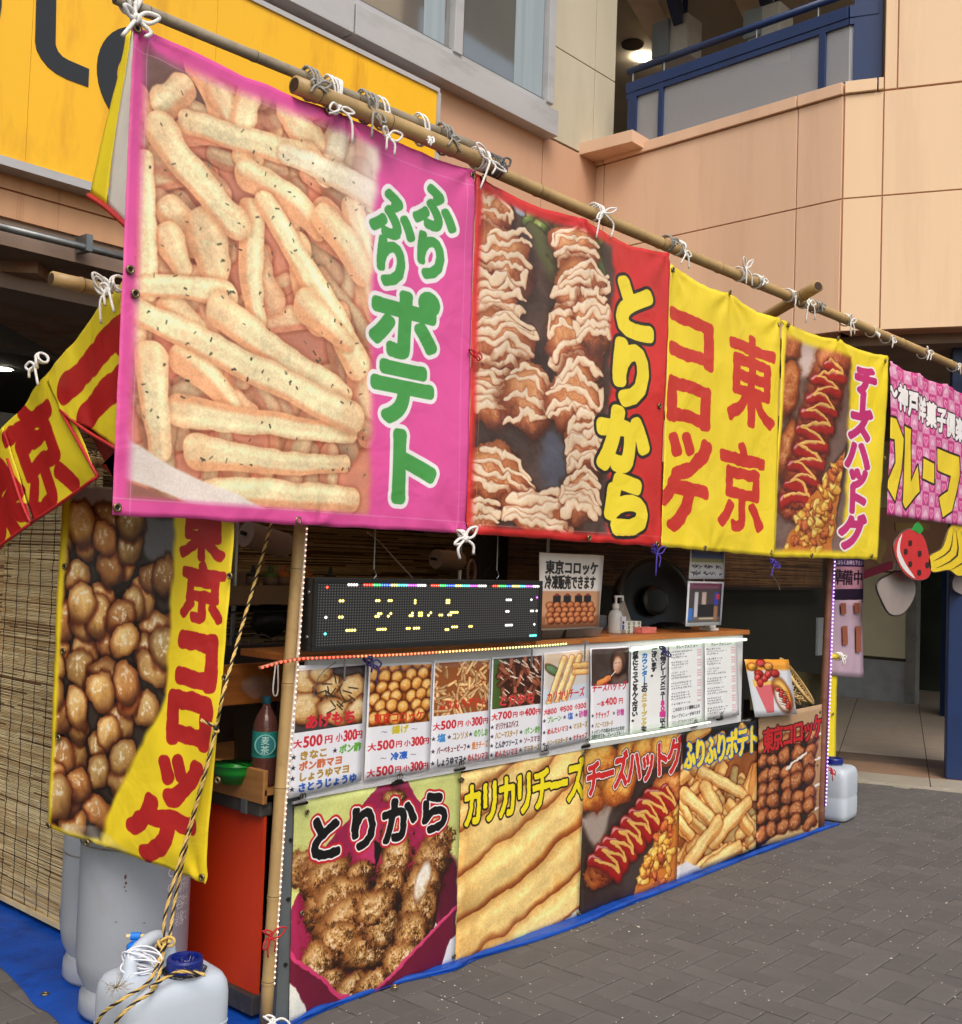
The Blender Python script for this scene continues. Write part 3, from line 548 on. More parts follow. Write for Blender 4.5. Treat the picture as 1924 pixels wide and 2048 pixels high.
    for i in range(40): x, y = rs.uniform(40, 290), rs.uniform(10, 220); S.stroke([(x, y), (x+rs.uniform(16, 34), y+rs.uniform(10, 26))], 2.2, (240, 224, 206), shadow=.2, hi=.2)
    frame_white(S, 10, 246, 8); tl(S, 'とりから', .14, .44, .72, .11, (214, 60, 60), 2.4)
    tl(S, '大', .02, .59, .12, .07, RD); tl(S, '700', .14, .58, .27, .10, RD, 2.2); tl(S, '円', .42, .59, .1, .06, RD); tl(S, '中', .55, .59, .1, .06, RD); tl(S, '400', .66, .58, .22, .10, RD, 2.2); tl(S, '円', .88, .59, .1, .06, RD)
    for k, (a, c) in enumerate([('オリジナルスパイス', (120, 60, 60)), ('ハニーマスタード', OL), ('とんかつソース', BK), ('めんたいマヨ', (190, 50, 50))]): star(S, .04, .685+k*.09); tl(S, a, .1, .685+k*.09, .44, .075, c, 1.4)
    for k, (a, c) in enumerate([('ポン酢', GR), ('ソースマヨ', (130, 60, 70)), ('マヨネーズ', OL)]): star(S, .6, .775+k*.09); tl(S, a, .66, .775+k*.09, .32, .07, c, 1.4)
    S = sheet('menu_cheese', [(1089, 1306), (1179, 1298), (1177, 1479), (1082, 1502)]); S.rect(0, 0, 300, 255, (206, 200, 196)); S.rect(0, 0, 300, 60, (220, 196, 170), soft=10); S.rect(0, 180, 300, 270, (200, 210, 226), soft=10)
    S.ball(60, 90, 60, 22, .5, (120, 150, 110), (84, 116, 76), (50, 76, 44), gloss=0)
    for i, x in enumerate((0, 50, 100)): S.fry((40+x, 240), (130+x, 40), 17, (244, 220, 160), (220, 160, 90), seed=i, pw=3.5)
    for i in range(2): S.fry((200, 80+i*34), (290, 84+i*34), 14, (240, 200, 130), (214, 150, 80), seed=i+5)
    frame_white(S, 6, 256, 5); tl(S, 'カリカリチーズ', .08, .46, .82, .11, (206, 50, 40), 1.8)
    tl(S, '大', .02, .61, .09, .06, RD); tl(S, '800', .1, .61, .2, .08, RD); tl(S, '中', .36, .61, .09, .06, RD); tl(S, '500', .44, .61, .2, .08, RD); tl(S, '小', .68, .61, .08, .06, RD); tl(S, '300', .75, .61, .2, .08, RD)
    star(S, .04, .7); tl(S, 'プレーン', .1, .7, .3, .07, GR); star(S, .47, .7); tl(S, '塩', .53, .7, .12, .08, BL_); star(S, .73, .7); tl(S, '砂糖', .78, .7, .2, .08, PU)
    star(S, .04, .82); tl(S, 'めんたいマヨ', .1, .82, .45, .07, (190, 50, 50)); star(S, .6, .82); tl(S, 'マヨネーズ', .66, .82, .32, .07, OL)
    star(S, .04, .94); tl(S, 'ハニーマスタード', .1, .94, .45, .06, OL); star(S, .6, .94); tl(S, 'ケチャップ', .66, .94, .32, .07, (200, 50, 60))
    S = sheet('menu_hotdog', [(1181, 1297), (1260, 1291), (1257, 1469), (1180, 1479)]); S.rect(0, 0, 300, 200, (70, 56, 52)); S.tex(0, 0, 300, 200, .4, 50, 3)
    # head and shoulders of a woman biting the stick
    S.ball(230, 190, 80, 60, 0, (110, 90, 84), (84, 66, 62), (50, 38, 36), gloss=0); S.ball(222, 84, 62, 76, .1, (92, 66, 54), (64, 46, 40), (40, 30, 26), gloss=0); S.ball(206, 100, 38, 52, .1, (226, 186, 162), (206, 158, 132), (160, 110, 90), gloss=0, dark=0)
    for x in (188, 214): S.stroke([(x, 88), (x+10, 88)], 2, (50, 34, 30), shadow=0, hi=0)
    S.stroke([(190, 128), (200, 129)], 2, (170, 80, 70), shadow=0, hi=0)
    S.stroke([(140, 168), (192, 132)], 3, (236, 220, 200), shadow=0); S.fry((60, 190), (140, 165), 16, (232, 150, 80), (196, 100, 50), pw=2.2)
    frame_white(S, 8, 202, 5); tl(S, 'チーズハットグ', .04, .44, .9, .10, (200, 40, 60), 2)
    tl(S, '一本', .16, .62, .2, .07, RD); tl(S, '400', .38, .60, .3, .11, RD, 2.4); tl(S, '円', .72, .61, .12, .07, RD)
    star(S, .06, .74); tl(S, 'ケチャップ', .13, .74, .35, .08, (200, 50, 60)); star(S, .6, .74); tl(S, '砂糖', .67, .74, .2, .08, PU)
    star(S, .06, .85); tl(S, 'ハニーマスタード', .13, .85, .45, .07, OL); tl(S, 'トッピングの組み合わせは自由！', .03, .92, .9, .05, (30, 60, 44), 1); tl(S, '全部かけても、プレーンでも！！', .03, .97, .86, .05, (30, 60, 44), 1)
    S = sheet('menu_notice', [(1262, 1294), (1336, 1288), (1334, 1456), (1259, 1469)], base=(238, 240, 240))
    vl = lambda s_, u, v0, v1, col, d=3: line(S, s_, u*S.W, v0*S.H, u*S.W+.01, v1*S.H, 50, [(d, col)], px=False, vert=True)
    vl('その他クレープメニュー', .87, .02, .66, BK); vl('８０種', .87, .66, .86, (214, 60, 150), 4); vl('以上', .87, .87, .99, BK)
    vl('ございます。', .62, .03, .37, BK); vl('カウンター', .37, .08, .42, (50, 120, 190)); vl('上の', .37, .42, .54, BK); vl('メニューブック', .37, .54, .93, (206, 180, 90)); vl('を', .37, .93, .99, BK)
    vl('お手にとってごらんください。', .12, .04, .86, BK)
    for nm, c, sd in (('menu_list_a', [(1338, 1288), (1408, 1283), (1408, 1441), (1336, 1456)], 1), ('menu_list_b', [(1409, 1283), (1474, 1279), (1478, 1430), (1409, 1441)], 7)):
        S = sheet(nm, c, base=(240, 242, 244)); tl(S, 'クレープメニュー', .2, .045, .62, .045, BK, 1); rs = np.random.RandomState(sd); y = .10
        words_ = ['チョコ生クリーム', 'チョコカスタード', 'いちご生クリーム', 'バナナチョコダブル', 'キャラメルナッツ', 'ツナマヨサラダ', 'プリンアラモード', 'あんこ生クリーム']
        end = .74 if sd == 1 else .99; g = 0
        while y < end:
            g += 1
            tl(S, words_[rs.randint(8)]+('カスタード' if rs.rand() > .6 else ''), .06, y, rs.uniform(.34, .62), .026, BK, .8); tl(S, '500', .80, y, .12, .028, (206, 90, 100), .6); y += .032 if g % 3 else .062
        if sd == 1: tl(S, 'このほか１００種類以上の', .12, .80, .76, .05, BK, 1); tl(S, 'クレープメニューがあります', .08, .88, .82, .05, BK, 1); tl(S, 'ミニ～ダブルサイズまで！！', .1, .955, .7, .04, BK, .8)
def print_board():
    S = Surf(1280, 300, *quad(-.09, (636, 1168), (1077, 1166), (1074, 1272), (628, 1296)), (10, 10, 11))
    dots = np.zeros((300, 1280), np.float32)
    for dy in range(6):
        for dx in range(6): dots[4+dy::13, 3+dx::13] = 1
    S.a += dots[..., None]*C((52, 50, 46)); K = crop(440, 1030, 2.83)
    def lit(x0, y0, x1, y1, col):
        a, b = S.m(*K(x0, y0)), S.m(*K(x1, y1)); n = max(0, int((b[0]-a[0])/13+.5))
        for i in range(n+1):
            x = int((a[0]+i*13)//13)*13+6; y = int(((a[1]+b[1])/2)//13)*13+7
            S.ball(x, y, 7.5, 7.5, 0, col, col, col, gloss=0, dark=0, lump=0); S.rect(x-2, y-2, x+2, y+2, (255, 255, 250), al=.7)
    Y_, R_, G_, B_, W_, Cn, Mg = (250, 240, 120), (255, 60, 40), (60, 230, 110), (60, 110, 255), (235, 245, 255), (80, 230, 230), (190, 90, 240)
    for x0, w_ in ((820, 345), (1200, 310), (1545, 262)):
        for i, c in enumerate((R_, G_, B_, Y_, Cn, Mg, W_)): lit(x0+w_*i/7, 396, x0+w_*(i+.85)/7, 396, c)
    lit(722, 396, 765, 396, W_); lit(603, 408, 604, 408, R_); lit(593, 583, 594, 583, W_); lit(588, 673, 589, 673, Cn)
    for q in ((685, 493, 705), (672, 581, 688), (722, 655, 772), (888, 490, 890), (897, 480, 900), (955, 490, 958), (964, 478, 967), (1098, 490, 1100), (1108, 480, 1110), (1285, 478, 1302), (1288, 486, 1298), (882, 572, 900), (895, 562, 905), (950, 572, 953), (960, 562, 964), (1070, 570, 1088), (1085, 560, 1090),
              (1125, 567, 1140), (1132, 558, 1142), (1178, 567, 1182), (1188, 556, 1190), (1245, 562, 1258), (1285, 560, 1300), (1305, 552, 1338), (895, 657, 910), (920, 648, 934), (1050, 641, 1064), (1090, 638, 1118), (1280, 641, 1296), (1308, 630, 1328), (1405, 628, 1420)): lit(q[0], q[1], q[2], q[1], Y_)
    for q in ((1625, 467, 1645), (1615, 543, 1628), (1612, 616, 1644), (1763, 466, 1765), (1757, 538, 1770), (1790, 537, 1793), (1779, 610, 1782)): lit(q[0], q[1], q[2], q[1], W_)
    lit(1795, 463, 1797, 463, Mg); lit(1750, 674, 1785, 674, Cn)
    PR['board'] = S
def print_cards():
    S = Surf(300, 340, *quad(-.06, (1079, 1105), (1208, 1111), (1197, 1256), (1079, 1261)), (222, 212, 204)); S.tex(0, 0, 300, 340, .03, 60, 1)
    line(S, '東京コロッケ', 22, 62, 280, 62, 64, [(2.6, (24, 20, 22))], px=False); line(S, '冷凍販売できます', 22, 128, 268, 128, 66, [(2.2, (24, 20, 22))], px=False)
    S.rect(8, 168, 292, 332, (196, 146, 110)); S.rect(8, 280, 292, 332, (150, 96, 66), soft=10)
    for x in (80, 130, 185, 230): S.rect(x-18, 188, x+18, 226, (34, 32, 38), soft=2); S.ball(x, 186, 9, 7, 0, (160, 60, 50), (130, 40, 40), (80, 20, 20), gloss=0)
    S.rect(30, 220, 270, 312, (206, 164, 130), soft=5, al=.5)
    for j in range(4):
        for i in range(7): S.ball(48+i*33+(j % 2)*8, 232+j*22, 17, 16, 0, (214, 140, 90), (176, 96, 54), (96, 48, 26), seed=j*9+i, gloss=0, crumb=.2)
    PR['card_croquette'] = S
    S = Surf(200, 150, *quad(-.05, (1381, 1100), (1450, 1104), (1448, 1158), (1377, 1158)), (206, 206, 212)); S.rect(8, -5, 192, 60, (70, 100, 170)); S.rect(8, 40, 192, 62, (206, 190, 80), soft=6, al=.6)
    for y in (84, 120): nfry(S, 14, y-6, 186, y+6, 26, y, (60, 50, 70), (60, 50, 70), r=2, L=9, dark=0)
    PR['card_blue'] = S
    S = Surf(200, 250, *quad(-.05, (1376, 1162), (1448, 1164), (1442, 1250), (1371, 1253)), (222, 222, 228)); S.rect(10, 10, 190, 230, (70, 62, 66)); S.rect(10, 10, 190, 44, (110, 56, 80)); S.rect(60, 130, 150, 200, (34, 32, 36)); S.rect(10, 200, 190, 230, (110, 104, 100), soft=4)
    S.rect(40, 60, 60, 200, (200, 196, 200), soft=3); S.rect(80, 60, 104, 130, (196, 170, 160), soft=4); S.rect(10, 150, 34, 220, (60, 110, 190), soft=4); S.rect(150, 60, 172, 130, (60, 60, 180), soft=3); S.rect(160, 70, 180, 100, (200, 60, 70), soft=3); S.rect(150, 140, 172, 225, (150, 110, 80), soft=2); S.rect(70, 205, 150, 214, (200, 180, 150), soft=3)
    PR['card_photo'] = S
    S = Surf(240, 320, *quad(-.06, (1489, 1319), (1577, 1319), (1594, 1428), (1511, 1435)), (226, 230, 238)); S.rect(-5, -5, 250, 60, (236, 160, 50), soft=10)
    for i, (x, y, c) in enumerate([(30, 40, (250, 180, 50)), (80, 20, (220, 60, 50)), (120, 40, (250, 170, 60)), (150, 80, (220, 50, 50)), (60, 80, (210, 40, 40))]): S.ball(x, y, 24, 22, 0, c, tuple(np.array(c)*.8), tuple(np.array(c)*.5), seed=i, gloss=.4)
    S.poly([(20, 110), (130, 120), (110, 300), (70, 300)], (226, 110, 120)); S.poly([(20, 110), (130, 120), (126, 140), (22, 150)], (246, 200, 110))
    for i, (x, y) in enumerate([(50, 100), (90, 104), (110, 84), (60, 130)]): S.ball(x, y, 16, 22, .2, (240, 90, 80), (206, 30, 40), (140, 10, 20), seed=i, gloss=.5)
    S.ball(176, 200, 44, 100, -.25, (250, 206, 110), (240, 170, 60), (200, 110, 30), gloss=.1, lump=.1); S.ball(166, 230, 34, 80, -.25, (250, 246, 240), (236, 226, 216), (200, 170, 150), gloss=0)
    for i in range(7): S.ball(150+i*7+(i % 2)*14, 170+i*17, 12, 15, 0, (240, 90, 70), (214, 40, 40), (140, 20, 20), seed=i, gloss=.4)
    for i in range(7): S.stroke([(150, 170+i*14), (206, 190+i*14)], 1.6, (70, 36, 24), shadow=0, hi=0)
    PR['card_crepe'] = S
    S = Surf(150, 220, onY(1668, 1118, .12), onY(1728, 1118, .12), onY(1726, 1206, .12), onY(1664, 1206, .12), (206, 150, 170)); S.rect(-5, -5, 155, 38, (60, 40, 90)); line(S, 'しばらくお待ち下さい', 4, 18, 146, 18, 26, [(1, (230, 210, 230))], px=False)
    layers(S, [('準', 22, 90, 62, 80), ('備', 70, 92, 56, 80), ('中', 122, 92, 50, 76)], [(2.2, (50, 30, 50))], px=False); S.rect(-5, 150, 155, 205, (46, 30, 56))
    PR['card_ready'] = S
def glyph_px(S, ch, o, a, b, lay, warp=0):
    M = np.zeros((S.H, S.W), np.float32); o, a, b = S.m(*o), S.m(*a), S.m(*b); stamp(M, ch, o, a-o, b-o); m_ = M
    if warp:
        dx = (vnoise(S.H, S.W, warp*5, 3, 2)-.5)*2*warp; Y, X = np.mgrid[0:S.H, 0:S.W]; m_ = M[np.clip(Y+dx, 0, S.H-1).astype(int), np.clip(X-dx, 0, S.W-1).astype(int)]
    for r, c in lay: S.put((0, 0, S.W, S.H), dilate(m_, r), C(c))
def print_flag():
    x = -.68; q = lambda a, b: onX(a, b, x); A, B = q(262, 520), q(-150, 1150); y0, y1 = float(A[1]), float(B[1])
    p = lambda y, z: np.array((x, y, z)); S = Surf(760, 620, p(y0, 2.62), p(y1, 2.62), p(y1, 1.35), p(y0, 1.35)); S.x = x
    # seen from outside the texture runs towards the viewer's left; writing is mapped through photo pixels so it reads as in the photograph
    yellow(S, (226, 204, 44)); R2 = (170, 30, 30)
    glyph_px(S, '京', (-8, 842), (88, 772), (62, 1046), [(9, R2)], 5)
    glyph_px(S, 'コ', (86, 792), (252, 600), (160, 882), [(20, R2)], 4)
    glyph_px(S, '東', (-120, 960), (-20, 860), (-10, 1130), [(9, R2)], 5)
    PR['flag'] = S
print_fns += [print_poster1, print_poster2, print_poster3, print_poster4, print_poster5, print_menus, print_board, print_cards, print_flag]
# ------------------------------------------------------------------ materials
_m = {}
def mat(name, rgb, rough=.6, var=.12, scale=5.0, bump=.08, bscale=60.0, metal=0.0, spec=.5, emis=0.0, dirt=None, dscale=2.0, damt=.35, stretch=(1, 1, 1), rnd=0.0, alpha=1.0, trans=0.0, sss=0, coat=0, dthr=.52):
    if name in _m: return _m[name]
    m = bpy.data.materials.new(name); m.use_nodes = True; nt = m.node_tree; N, L = nt.nodes, nt.links; b = N['Principled BSDF']
    lin = s2l(rgb); tc = N.new('ShaderNodeTexCoord'); mp = N.new('ShaderNodeMapping'); mp.inputs['Scale'].default_value = stretch; L.new(tc.outputs['Object'], mp.inputs[0])
    col = None
    n = N.new('ShaderNodeTexNoise'); n.inputs['Scale'].default_value = scale; n.inputs['Detail'].default_value = 5; L.new(mp.outputs[0], n.inputs[0])
    r = N.new('ShaderNodeMapRange'); r.inputs[1].default_value = .3; r.inputs[2].default_value = .7; r.inputs[3].default_value = 1-var; r.inputs[4].default_value = 1+var; L.new(n.outputs[0], r.inputs[0])
    vm = N.new('ShaderNodeVectorMath'); vm.operation = 'SCALE'; vm.inputs[0].default_value = lin; L.new(r.outputs[0], vm.inputs[3]); col = vm.outputs[0]
    if rnd:
        oi = N.new('ShaderNodeObjectInfo'); r2 = N.new('ShaderNodeMapRange'); r2.inputs[3].default_value = 1-rnd; r2.inputs[4].default_value = 1+rnd; L.new(oi.outputs['Random'], r2.inputs[0])
        v2 = N.new('ShaderNodeVectorMath'); v2.operation = 'SCALE'; L.new(col, v2.inputs[0]); L.new(r2.outputs[0], v2.inputs[3]); col = v2.outputs[0]
    if dirt is not None:
        n2 = N.new('ShaderNodeTexNoise'); n2.inputs['Scale'].default_value = dscale; n2.inputs['Detail'].default_value = 8; n2.inputs['Roughness'].default_value = .65; L.new(mp.outputs[0], n2.inputs[0])
        r3 = N.new('ShaderNodeMapRange'); r3.inputs[1].default_value = dthr; r3.inputs[2].default_value = dthr+.16; r3.inputs[4].default_value = damt; L.new(n2.outputs[0], r3.inputs[0])
        mx = N.new('ShaderNodeMix'); mx.data_type = 'RGBA'; L.new(r3.outputs[0], mx.inputs[0]); L.new(col, mx.inputs[6]); mx.inputs[7].default_value = s2l(dirt)+(1,); col = mx.outputs[2]
    L.new(col, b.inputs['Base Color']); b.inputs['Roughness'].default_value = rough; b.inputs['Metallic'].default_value = metal; b.inputs['Specular IOR Level'].default_value = spec
    if bump:
        n3 = N.new('ShaderNodeTexNoise'); n3.inputs['Scale'].default_value = bscale; n3.inputs['Detail'].default_value = 4; L.new(mp.outputs[0], n3.inputs[0])
        bp = N.new('ShaderNodeBump'); bp.inputs['Strength'].default_value = bump; bp.inputs['Distance'].default_value = .01; L.new(n3.outputs[0], bp.inputs['Height']); L.new(bp.outputs[0], b.inputs['Normal'])
    if emis: b.inputs['Emission Color'].default_value = lin+(1,); b.inputs['Emission Strength'].default_value = emis
    if trans: b.inputs['Transmission Weight'].default_value = trans
    if coat: b.inputs['Coat Weight'].default_value = coat
    if alpha < 1: b.inputs['Alpha'].default_value = alpha
    if sss: b.inputs['Subsurface Weight'].default_value = sss; b.inputs['Subsurface Radius'].default_value = (.05, .04, .03)
    _m[name] = m; return m
def print_mat(key, rough=.42, bump=.12, emis=0.0, thin=0.0, spec=.5):
    S = PR[key]; im = bpy.data.images.new('print_'+key, S.W, S.H); a = np.ones((S.H, S.W, 4), np.float32); a[..., :3] = np.clip(S.a, 0, 252)[::-1]/255
    im.pixels.foreach_set(a.ravel()); im.pack()
    m = bpy.data.materials.new('print_'+key); m.use_nodes = True; N, L = m.node_tree.nodes, m.node_tree.links; b = N['Principled BSDF']
    uv = N.new('ShaderNodeUVMap'); t = N.new('ShaderNodeTexImage'); t.image = im; t.interpolation = 'Cubic'; t.extension = 'EXTEND'; L.new(uv.outputs[0], t.inputs[0])
    g = N.new('ShaderNodeVectorMath'); g.operation = 'SCALE'; g.inputs[3].default_value = .92; L.new(t.outputs[0], g.inputs[0])
    L.new(g.outputs[0], b.inputs['Base Color']); b.inputs['Roughness'].default_value = rough; b.inputs['Specular IOR Level'].default_value = spec
    tc = N.new('ShaderNodeTexCoord'); n = N.new('ShaderNodeTexNoise'); n.inputs['Scale'].default_value = 4.5; n.inputs['Detail'].default_value = 3; L.new(tc.outputs['Object'], n.inputs[0])
    n.inputs['Distortion'].default_value = .6
    bp = N.new('ShaderNodeBump'); bp.inputs['Strength'].default_value = bump*.7; bp.inputs['Distance'].default_value = .05; L.new(n.outputs[0], bp.inputs['Height']); L.new(bp.outputs[0], b.inputs['Normal'])
    if emis: L.new(t.outputs[0], b.inputs['Emission Color']); b.inputs['Emission Strength'].default_value = emis; b.inputs['Base Color'].default_value = (0, 0, 0, 1)
    return m
# ------------------------------------------------------------------ meshes
class MB:
    def __init__(s): s.v, s.f, s.uv = [], [], []
    def add(s, vs, fs, uvs=None):
        o = len(s.v); s.v += [tuple(map(float, p)) for p in vs]; s.f += [tuple(i+o for i in f) for f in fs]
        s.uv += (uvs if uvs is not None else [(0, 0)]*len(vs)); return s
    def box(s, x0, y0, z0, x1, y1, z1):
        v = [(x, y, z) for z in (z0, z1) for y in (y0, y1) for x in (x0, x1)]
        return s.add(v, [(0, 2, 3, 1), (4, 5, 7, 6), (0, 1, 5, 4), (2, 6, 7, 3), (0, 4, 6, 2), (1, 3, 7, 5)])
    def obox(s, c, ax, ay, az):
        c, ax, ay, az = map(lambda q: np.array(q, float), (c, ax, ay, az)); v = [c+i*ax+j*ay+k*az for k in (-.5, .5) for j in (-.5, .5) for i in (-.5, .5)]
        f = [(0, 2, 3, 1), (4, 5, 7, 6), (0, 1, 5, 4), (2, 6, 7, 3), (0, 4, 6, 2), (1, 3, 7, 5)]
        if np.cross(ax, ay)@az < 0: f = [q[::-1] for q in f]
        return s.add(v, f)
    def bar(s, a, b, w_, h_, up=(0, 0, 1)):
        a, b, up = np.array(a, float), np.array(b, float), np.array(up, float); d = b-a; n = np.cross(d, up); n /= np.linalg.norm(n)+1e-9; u = np.cross(n, d); u /= np.linalg.norm(u)+1e-9
        return s.obox((a+b)/2, d, n*w_, u*h_)
    def prism(s, pts, depth):
        """pts: planar loop of 3D points; depth: vector"""
        n = len(pts); P = [np.array(p, float) for p in pts]; d = np.array(depth, float)
        return s.add([*P, *[p+d for p in P]], [tuple(range(n))[::-1], tuple(range(n, 2*n))]+[(i, (i+1) % n, (i+1) % n+n, i+n) for i in range(n)])
    def tube(s, pts, r, seg=8, caps=True, closed=False):
        P = [np.array(p, float) for p in pts]; n = len(P); rs = r if hasattr(r, '__len__') else [r]*n
        t = P[1]-P[0]; u = np.cross(t, (0, 0, 1)); 
        if np.linalg.norm(u) < 1e-6*np.linalg.norm(t)+1e-12: u = np.array((1., 0, 0))
        u = u/np.linalg.norm(u); vs = []; fs = []
        for i in range(n):
            t = P[min(i+1, n-1)]-P[max(i-1, 0)] if not closed else P[(i+1) % n]-P[i-1]
            t = t/(np.linalg.norm(t)+1e-12); u = u-t*(u@t); u /= np.linalg.norm(u)+1e-12; w_ = np.cross(t, u)
            for k in range(seg): a = 2*math.pi*k/seg; vs.append(P[i]+(u*math.cos(a)+w_*math.sin(a))*rs[i])
        for i in range(n if closed else n-1):
            j = (i+1) % n
            for k in range(seg): k2 = (k+1) % seg; fs.append((i*seg+k, i*seg+k2, j*seg+k2, j*seg+k))
        if caps and not closed: fs += [tuple(range(seg))[::-1], tuple((n-1)*seg+k for k in range(seg))]
        return s.add(vs, fs)
    def lathe(s, prof, c=(0, 0, 0), seg=20, axis=(0, 0, 1), sx=1.0, sy=1.0):
        c = np.array(c, float); a = np.array(axis, float); a /= np.linalg.norm(a); u = np.cross(a, (0, 0, 1))
        if np.linalg.norm(u) < 1e-6: u = np.array((1., 0, 0))
        u /= np.linalg.norm(u); w_ = np.cross(a, u); vs, fs = [], []
        for r, h in prof:
            for k in range(seg): t = 2*math.pi*k/seg; vs.append(c+a*h+u*math.cos(t)*r*sx+w_*math.sin(t)*r*sy)
        for i in range(len(prof)-1):
            for k in range(seg): k2 = (k+1) % seg; fs.append((i*seg+k, i*seg+k2, (i+1)*seg+k2, (i+1)*seg+k))
        fs += [tuple(range(seg))[::-1], tuple((len(prof)-1)*seg+k for k in range(seg))]
        return s.add(vs, fs)
    def sphere(s, c, r, seg=10, sz=1.0):
        prof = [(max(1e-4, r*math.sin(math.pi*i/seg)), -r*sz*math.cos(math.pi*i/seg)) for i in range(seg+1)]; return s.lathe(prof, c, seg+2)
    def build(s, name, m, parent=None, smooth_=False, kind=None, bevel=0, label=None, local=False, recalc=False):
        me = bpy.data.meshes.new(name); off = np.zeros(3) if (parent is None or local) else np.array(ROOT[parent.name])
        V_ = [tuple(np.array(p)-off) for p in s.v] if off.any() else s.v
        me.from_pydata(V_, [], s.f); 
        if any(u != (0, 0) for u in s.uv[:50]) or len(set(s.uv[:8])) > 1:
            uvl = me.uv_layers.new(name='UVMap'); idx = np.empty(len(me.loops), np.int32); me.loops.foreach_get('vertex_index', idx); uvl.data.foreach_set('uv', np.array(s.uv, np.float32)[idx].ravel())
        if smooth_: me.polygons.foreach_set('use_smooth', [True]*len(me.polygons))
        if m is not None: me.materials.append(m)
        if recalc:
            bm = bmesh.new(); bm.from_mesh(me); bmesh.ops.recalc_face_normals(bm, faces=bm.faces); bm.to_mesh(me); bm.free()
        me.update(); o = bpy.data.objects.new(name, me); SC.collection.objects.link(o)
        if parent is not None: o.parent = parent; ROOT[o.name] = ROOT[parent.name]
        else: ROOT[o.name] = (0, 0, 0)
        if kind: o['kind'] = kind
        if label: o['label'] = label
        if bevel:
            b = o.modifiers.new('bevel', 'BEVEL'); b.width = bevel; b.segments = 2; b.limit_method = 'ANGLE'
        return o
ROOT = {}
def tag(o, label=None, cat=None, group=None, kind=None):
    if label: o['label'] = label
    if cat: o['category'] = cat
    if group: o['group'] = group
    if kind: o['kind'] = kind
    return o
def thing(name, loc, label, cat, group=None):
    o = bpy.data.objects.new(name, None); o.empty_display_size = .05; o.location = tuple(map(float, loc)); SC.collection.objects.link(o); ROOT[o.name] = tuple(map(float, loc)); return tag(o, label, cat, group)
def copy_tree(o, parent=None):
    c = o.copy(); SC.collection.objects.link(c); c.parent = parent
    for ch in list(o.children): copy_tree(ch, c)
    return c
def cr(P, n=6):
    """Catmull-Rom through points"""
    P = [np.array(p, float) for p in P]; P = [2*P[0]-P[1]]+P+[2*P[-1]-P[-2]]; out = []
    for i in range(1, len(P)-2):
        for k in range(n):
            t = k/n; a, b, c, d = P[i-1:i+3]; out.append(.5*((2*b)+(c-a)*t+(2*a-5*b+4*c-d)*t*t+(-a+3*b-3*c+d)*t**3))
    return out+[P[-2]]
# ------------------------------------------------------------------ shared materials
BAMBOO = mat('bamboo', (176, 146, 98), .42, .16, 3, .05, 90, stretch=(1, 1, 1), dirt=(120, 96, 62), dscale=14, damt=.35, spec=.4)
BAMBOO_G = mat('weathered_bamboo', (150, 138, 118), .6, .18, 5, .1, 90, dirt=(96, 88, 76), dscale=22, damt=.5)
BAMBOO_D = mat('bamboo_node', (92, 72, 46), .6, .2, 30, .1)
HOLLOW = mat('bamboo_hollow', (60, 40, 26), .8, .2, 30)
CORD_W = mat('white_cord', (226, 224, 220), .75, .06, 80, .25, 500)
CORD_G = mat('grey_cord', (150, 148, 142), .8, .1, 80, .25, 500)
CORD_P = mat('purple_cord', (66, 50, 150), .7, .1, 80, .1)
CORD_R = mat('red_cord', (176, 24, 34), .7, .1, 80, .1)
BRASS = mat('brass', (134, 118, 84), .38, .2, 60, .05, metal=.85)
DARKHOLE = mat('dark_hole', (18, 16, 14), .9, .1)
STEEL = mat('galvanised_steel', (120, 124, 126), .42, .15, 12, .05, metal=.7, dirt=(70, 66, 60), dscale=9, damt=.4)
CHROME = mat('chrome', (170, 172, 176), .25, .05, 12, 0, metal=.95)
BLACKP = mat('black_plastic', (20, 20, 22), .45, .1, 20, .05)
WHITEP = mat('white_plastic', (214, 212, 206), .4, .05, 10, .02)
WOOD = mat('varnished_wood', (172, 104, 48), .4, .22, 3, .08, 60, stretch=(1, 14, 14), dirt=(112, 62, 28), dscale=4, damt=.5)
WOOD_Y = mat('pine_board', (160, 112, 62), .5, .2, 3, .08, 60, stretch=(8, 1, 12), dirt=(120, 76, 40), dscale=5, damt=.5)
# ------------------------------------------------------------------ ground
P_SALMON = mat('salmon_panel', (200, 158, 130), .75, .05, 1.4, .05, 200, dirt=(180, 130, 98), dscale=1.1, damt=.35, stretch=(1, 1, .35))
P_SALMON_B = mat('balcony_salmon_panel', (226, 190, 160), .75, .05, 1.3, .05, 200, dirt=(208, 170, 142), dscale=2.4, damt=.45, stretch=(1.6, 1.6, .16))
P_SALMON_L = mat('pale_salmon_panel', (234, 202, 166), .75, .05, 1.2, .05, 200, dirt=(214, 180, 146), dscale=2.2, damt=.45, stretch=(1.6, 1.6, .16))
JOINT = mat('sealant_joint', (206, 154, 122), .8, .08)
CREAM = mat('cream_panel', (196, 188, 166), .75, .05, 2, .12, 260, dirt=(170, 160, 138), dscale=1.5, damt=.3, stretch=(1, 1, .3))
CREAM_J = mat('cream_joint', (150, 142, 124), .8, .05)
ALU = mat('grey_aluminium', (184, 184, 186), .45, .06, 3, .03, metal=.1, dirt=(140, 138, 136), dscale=5, damt=.35, stretch=(.3, 1, 1))
ALU_D = mat('dark_aluminium', (92, 92, 96), .5, .06, 3, .03, metal=.35)
BLUE = mat('blue_paint', (22, 46, 92), .42, .08, 3, .04, 120, dirt=(16, 34, 70), dscale=4, damt=.5)
PAV = mat('paver_concrete', (98, 94, 91), .88, .16, 3.5, .5, 420, rnd=.10, dirt=(104, 99, 96), dscale=30, damt=.3)
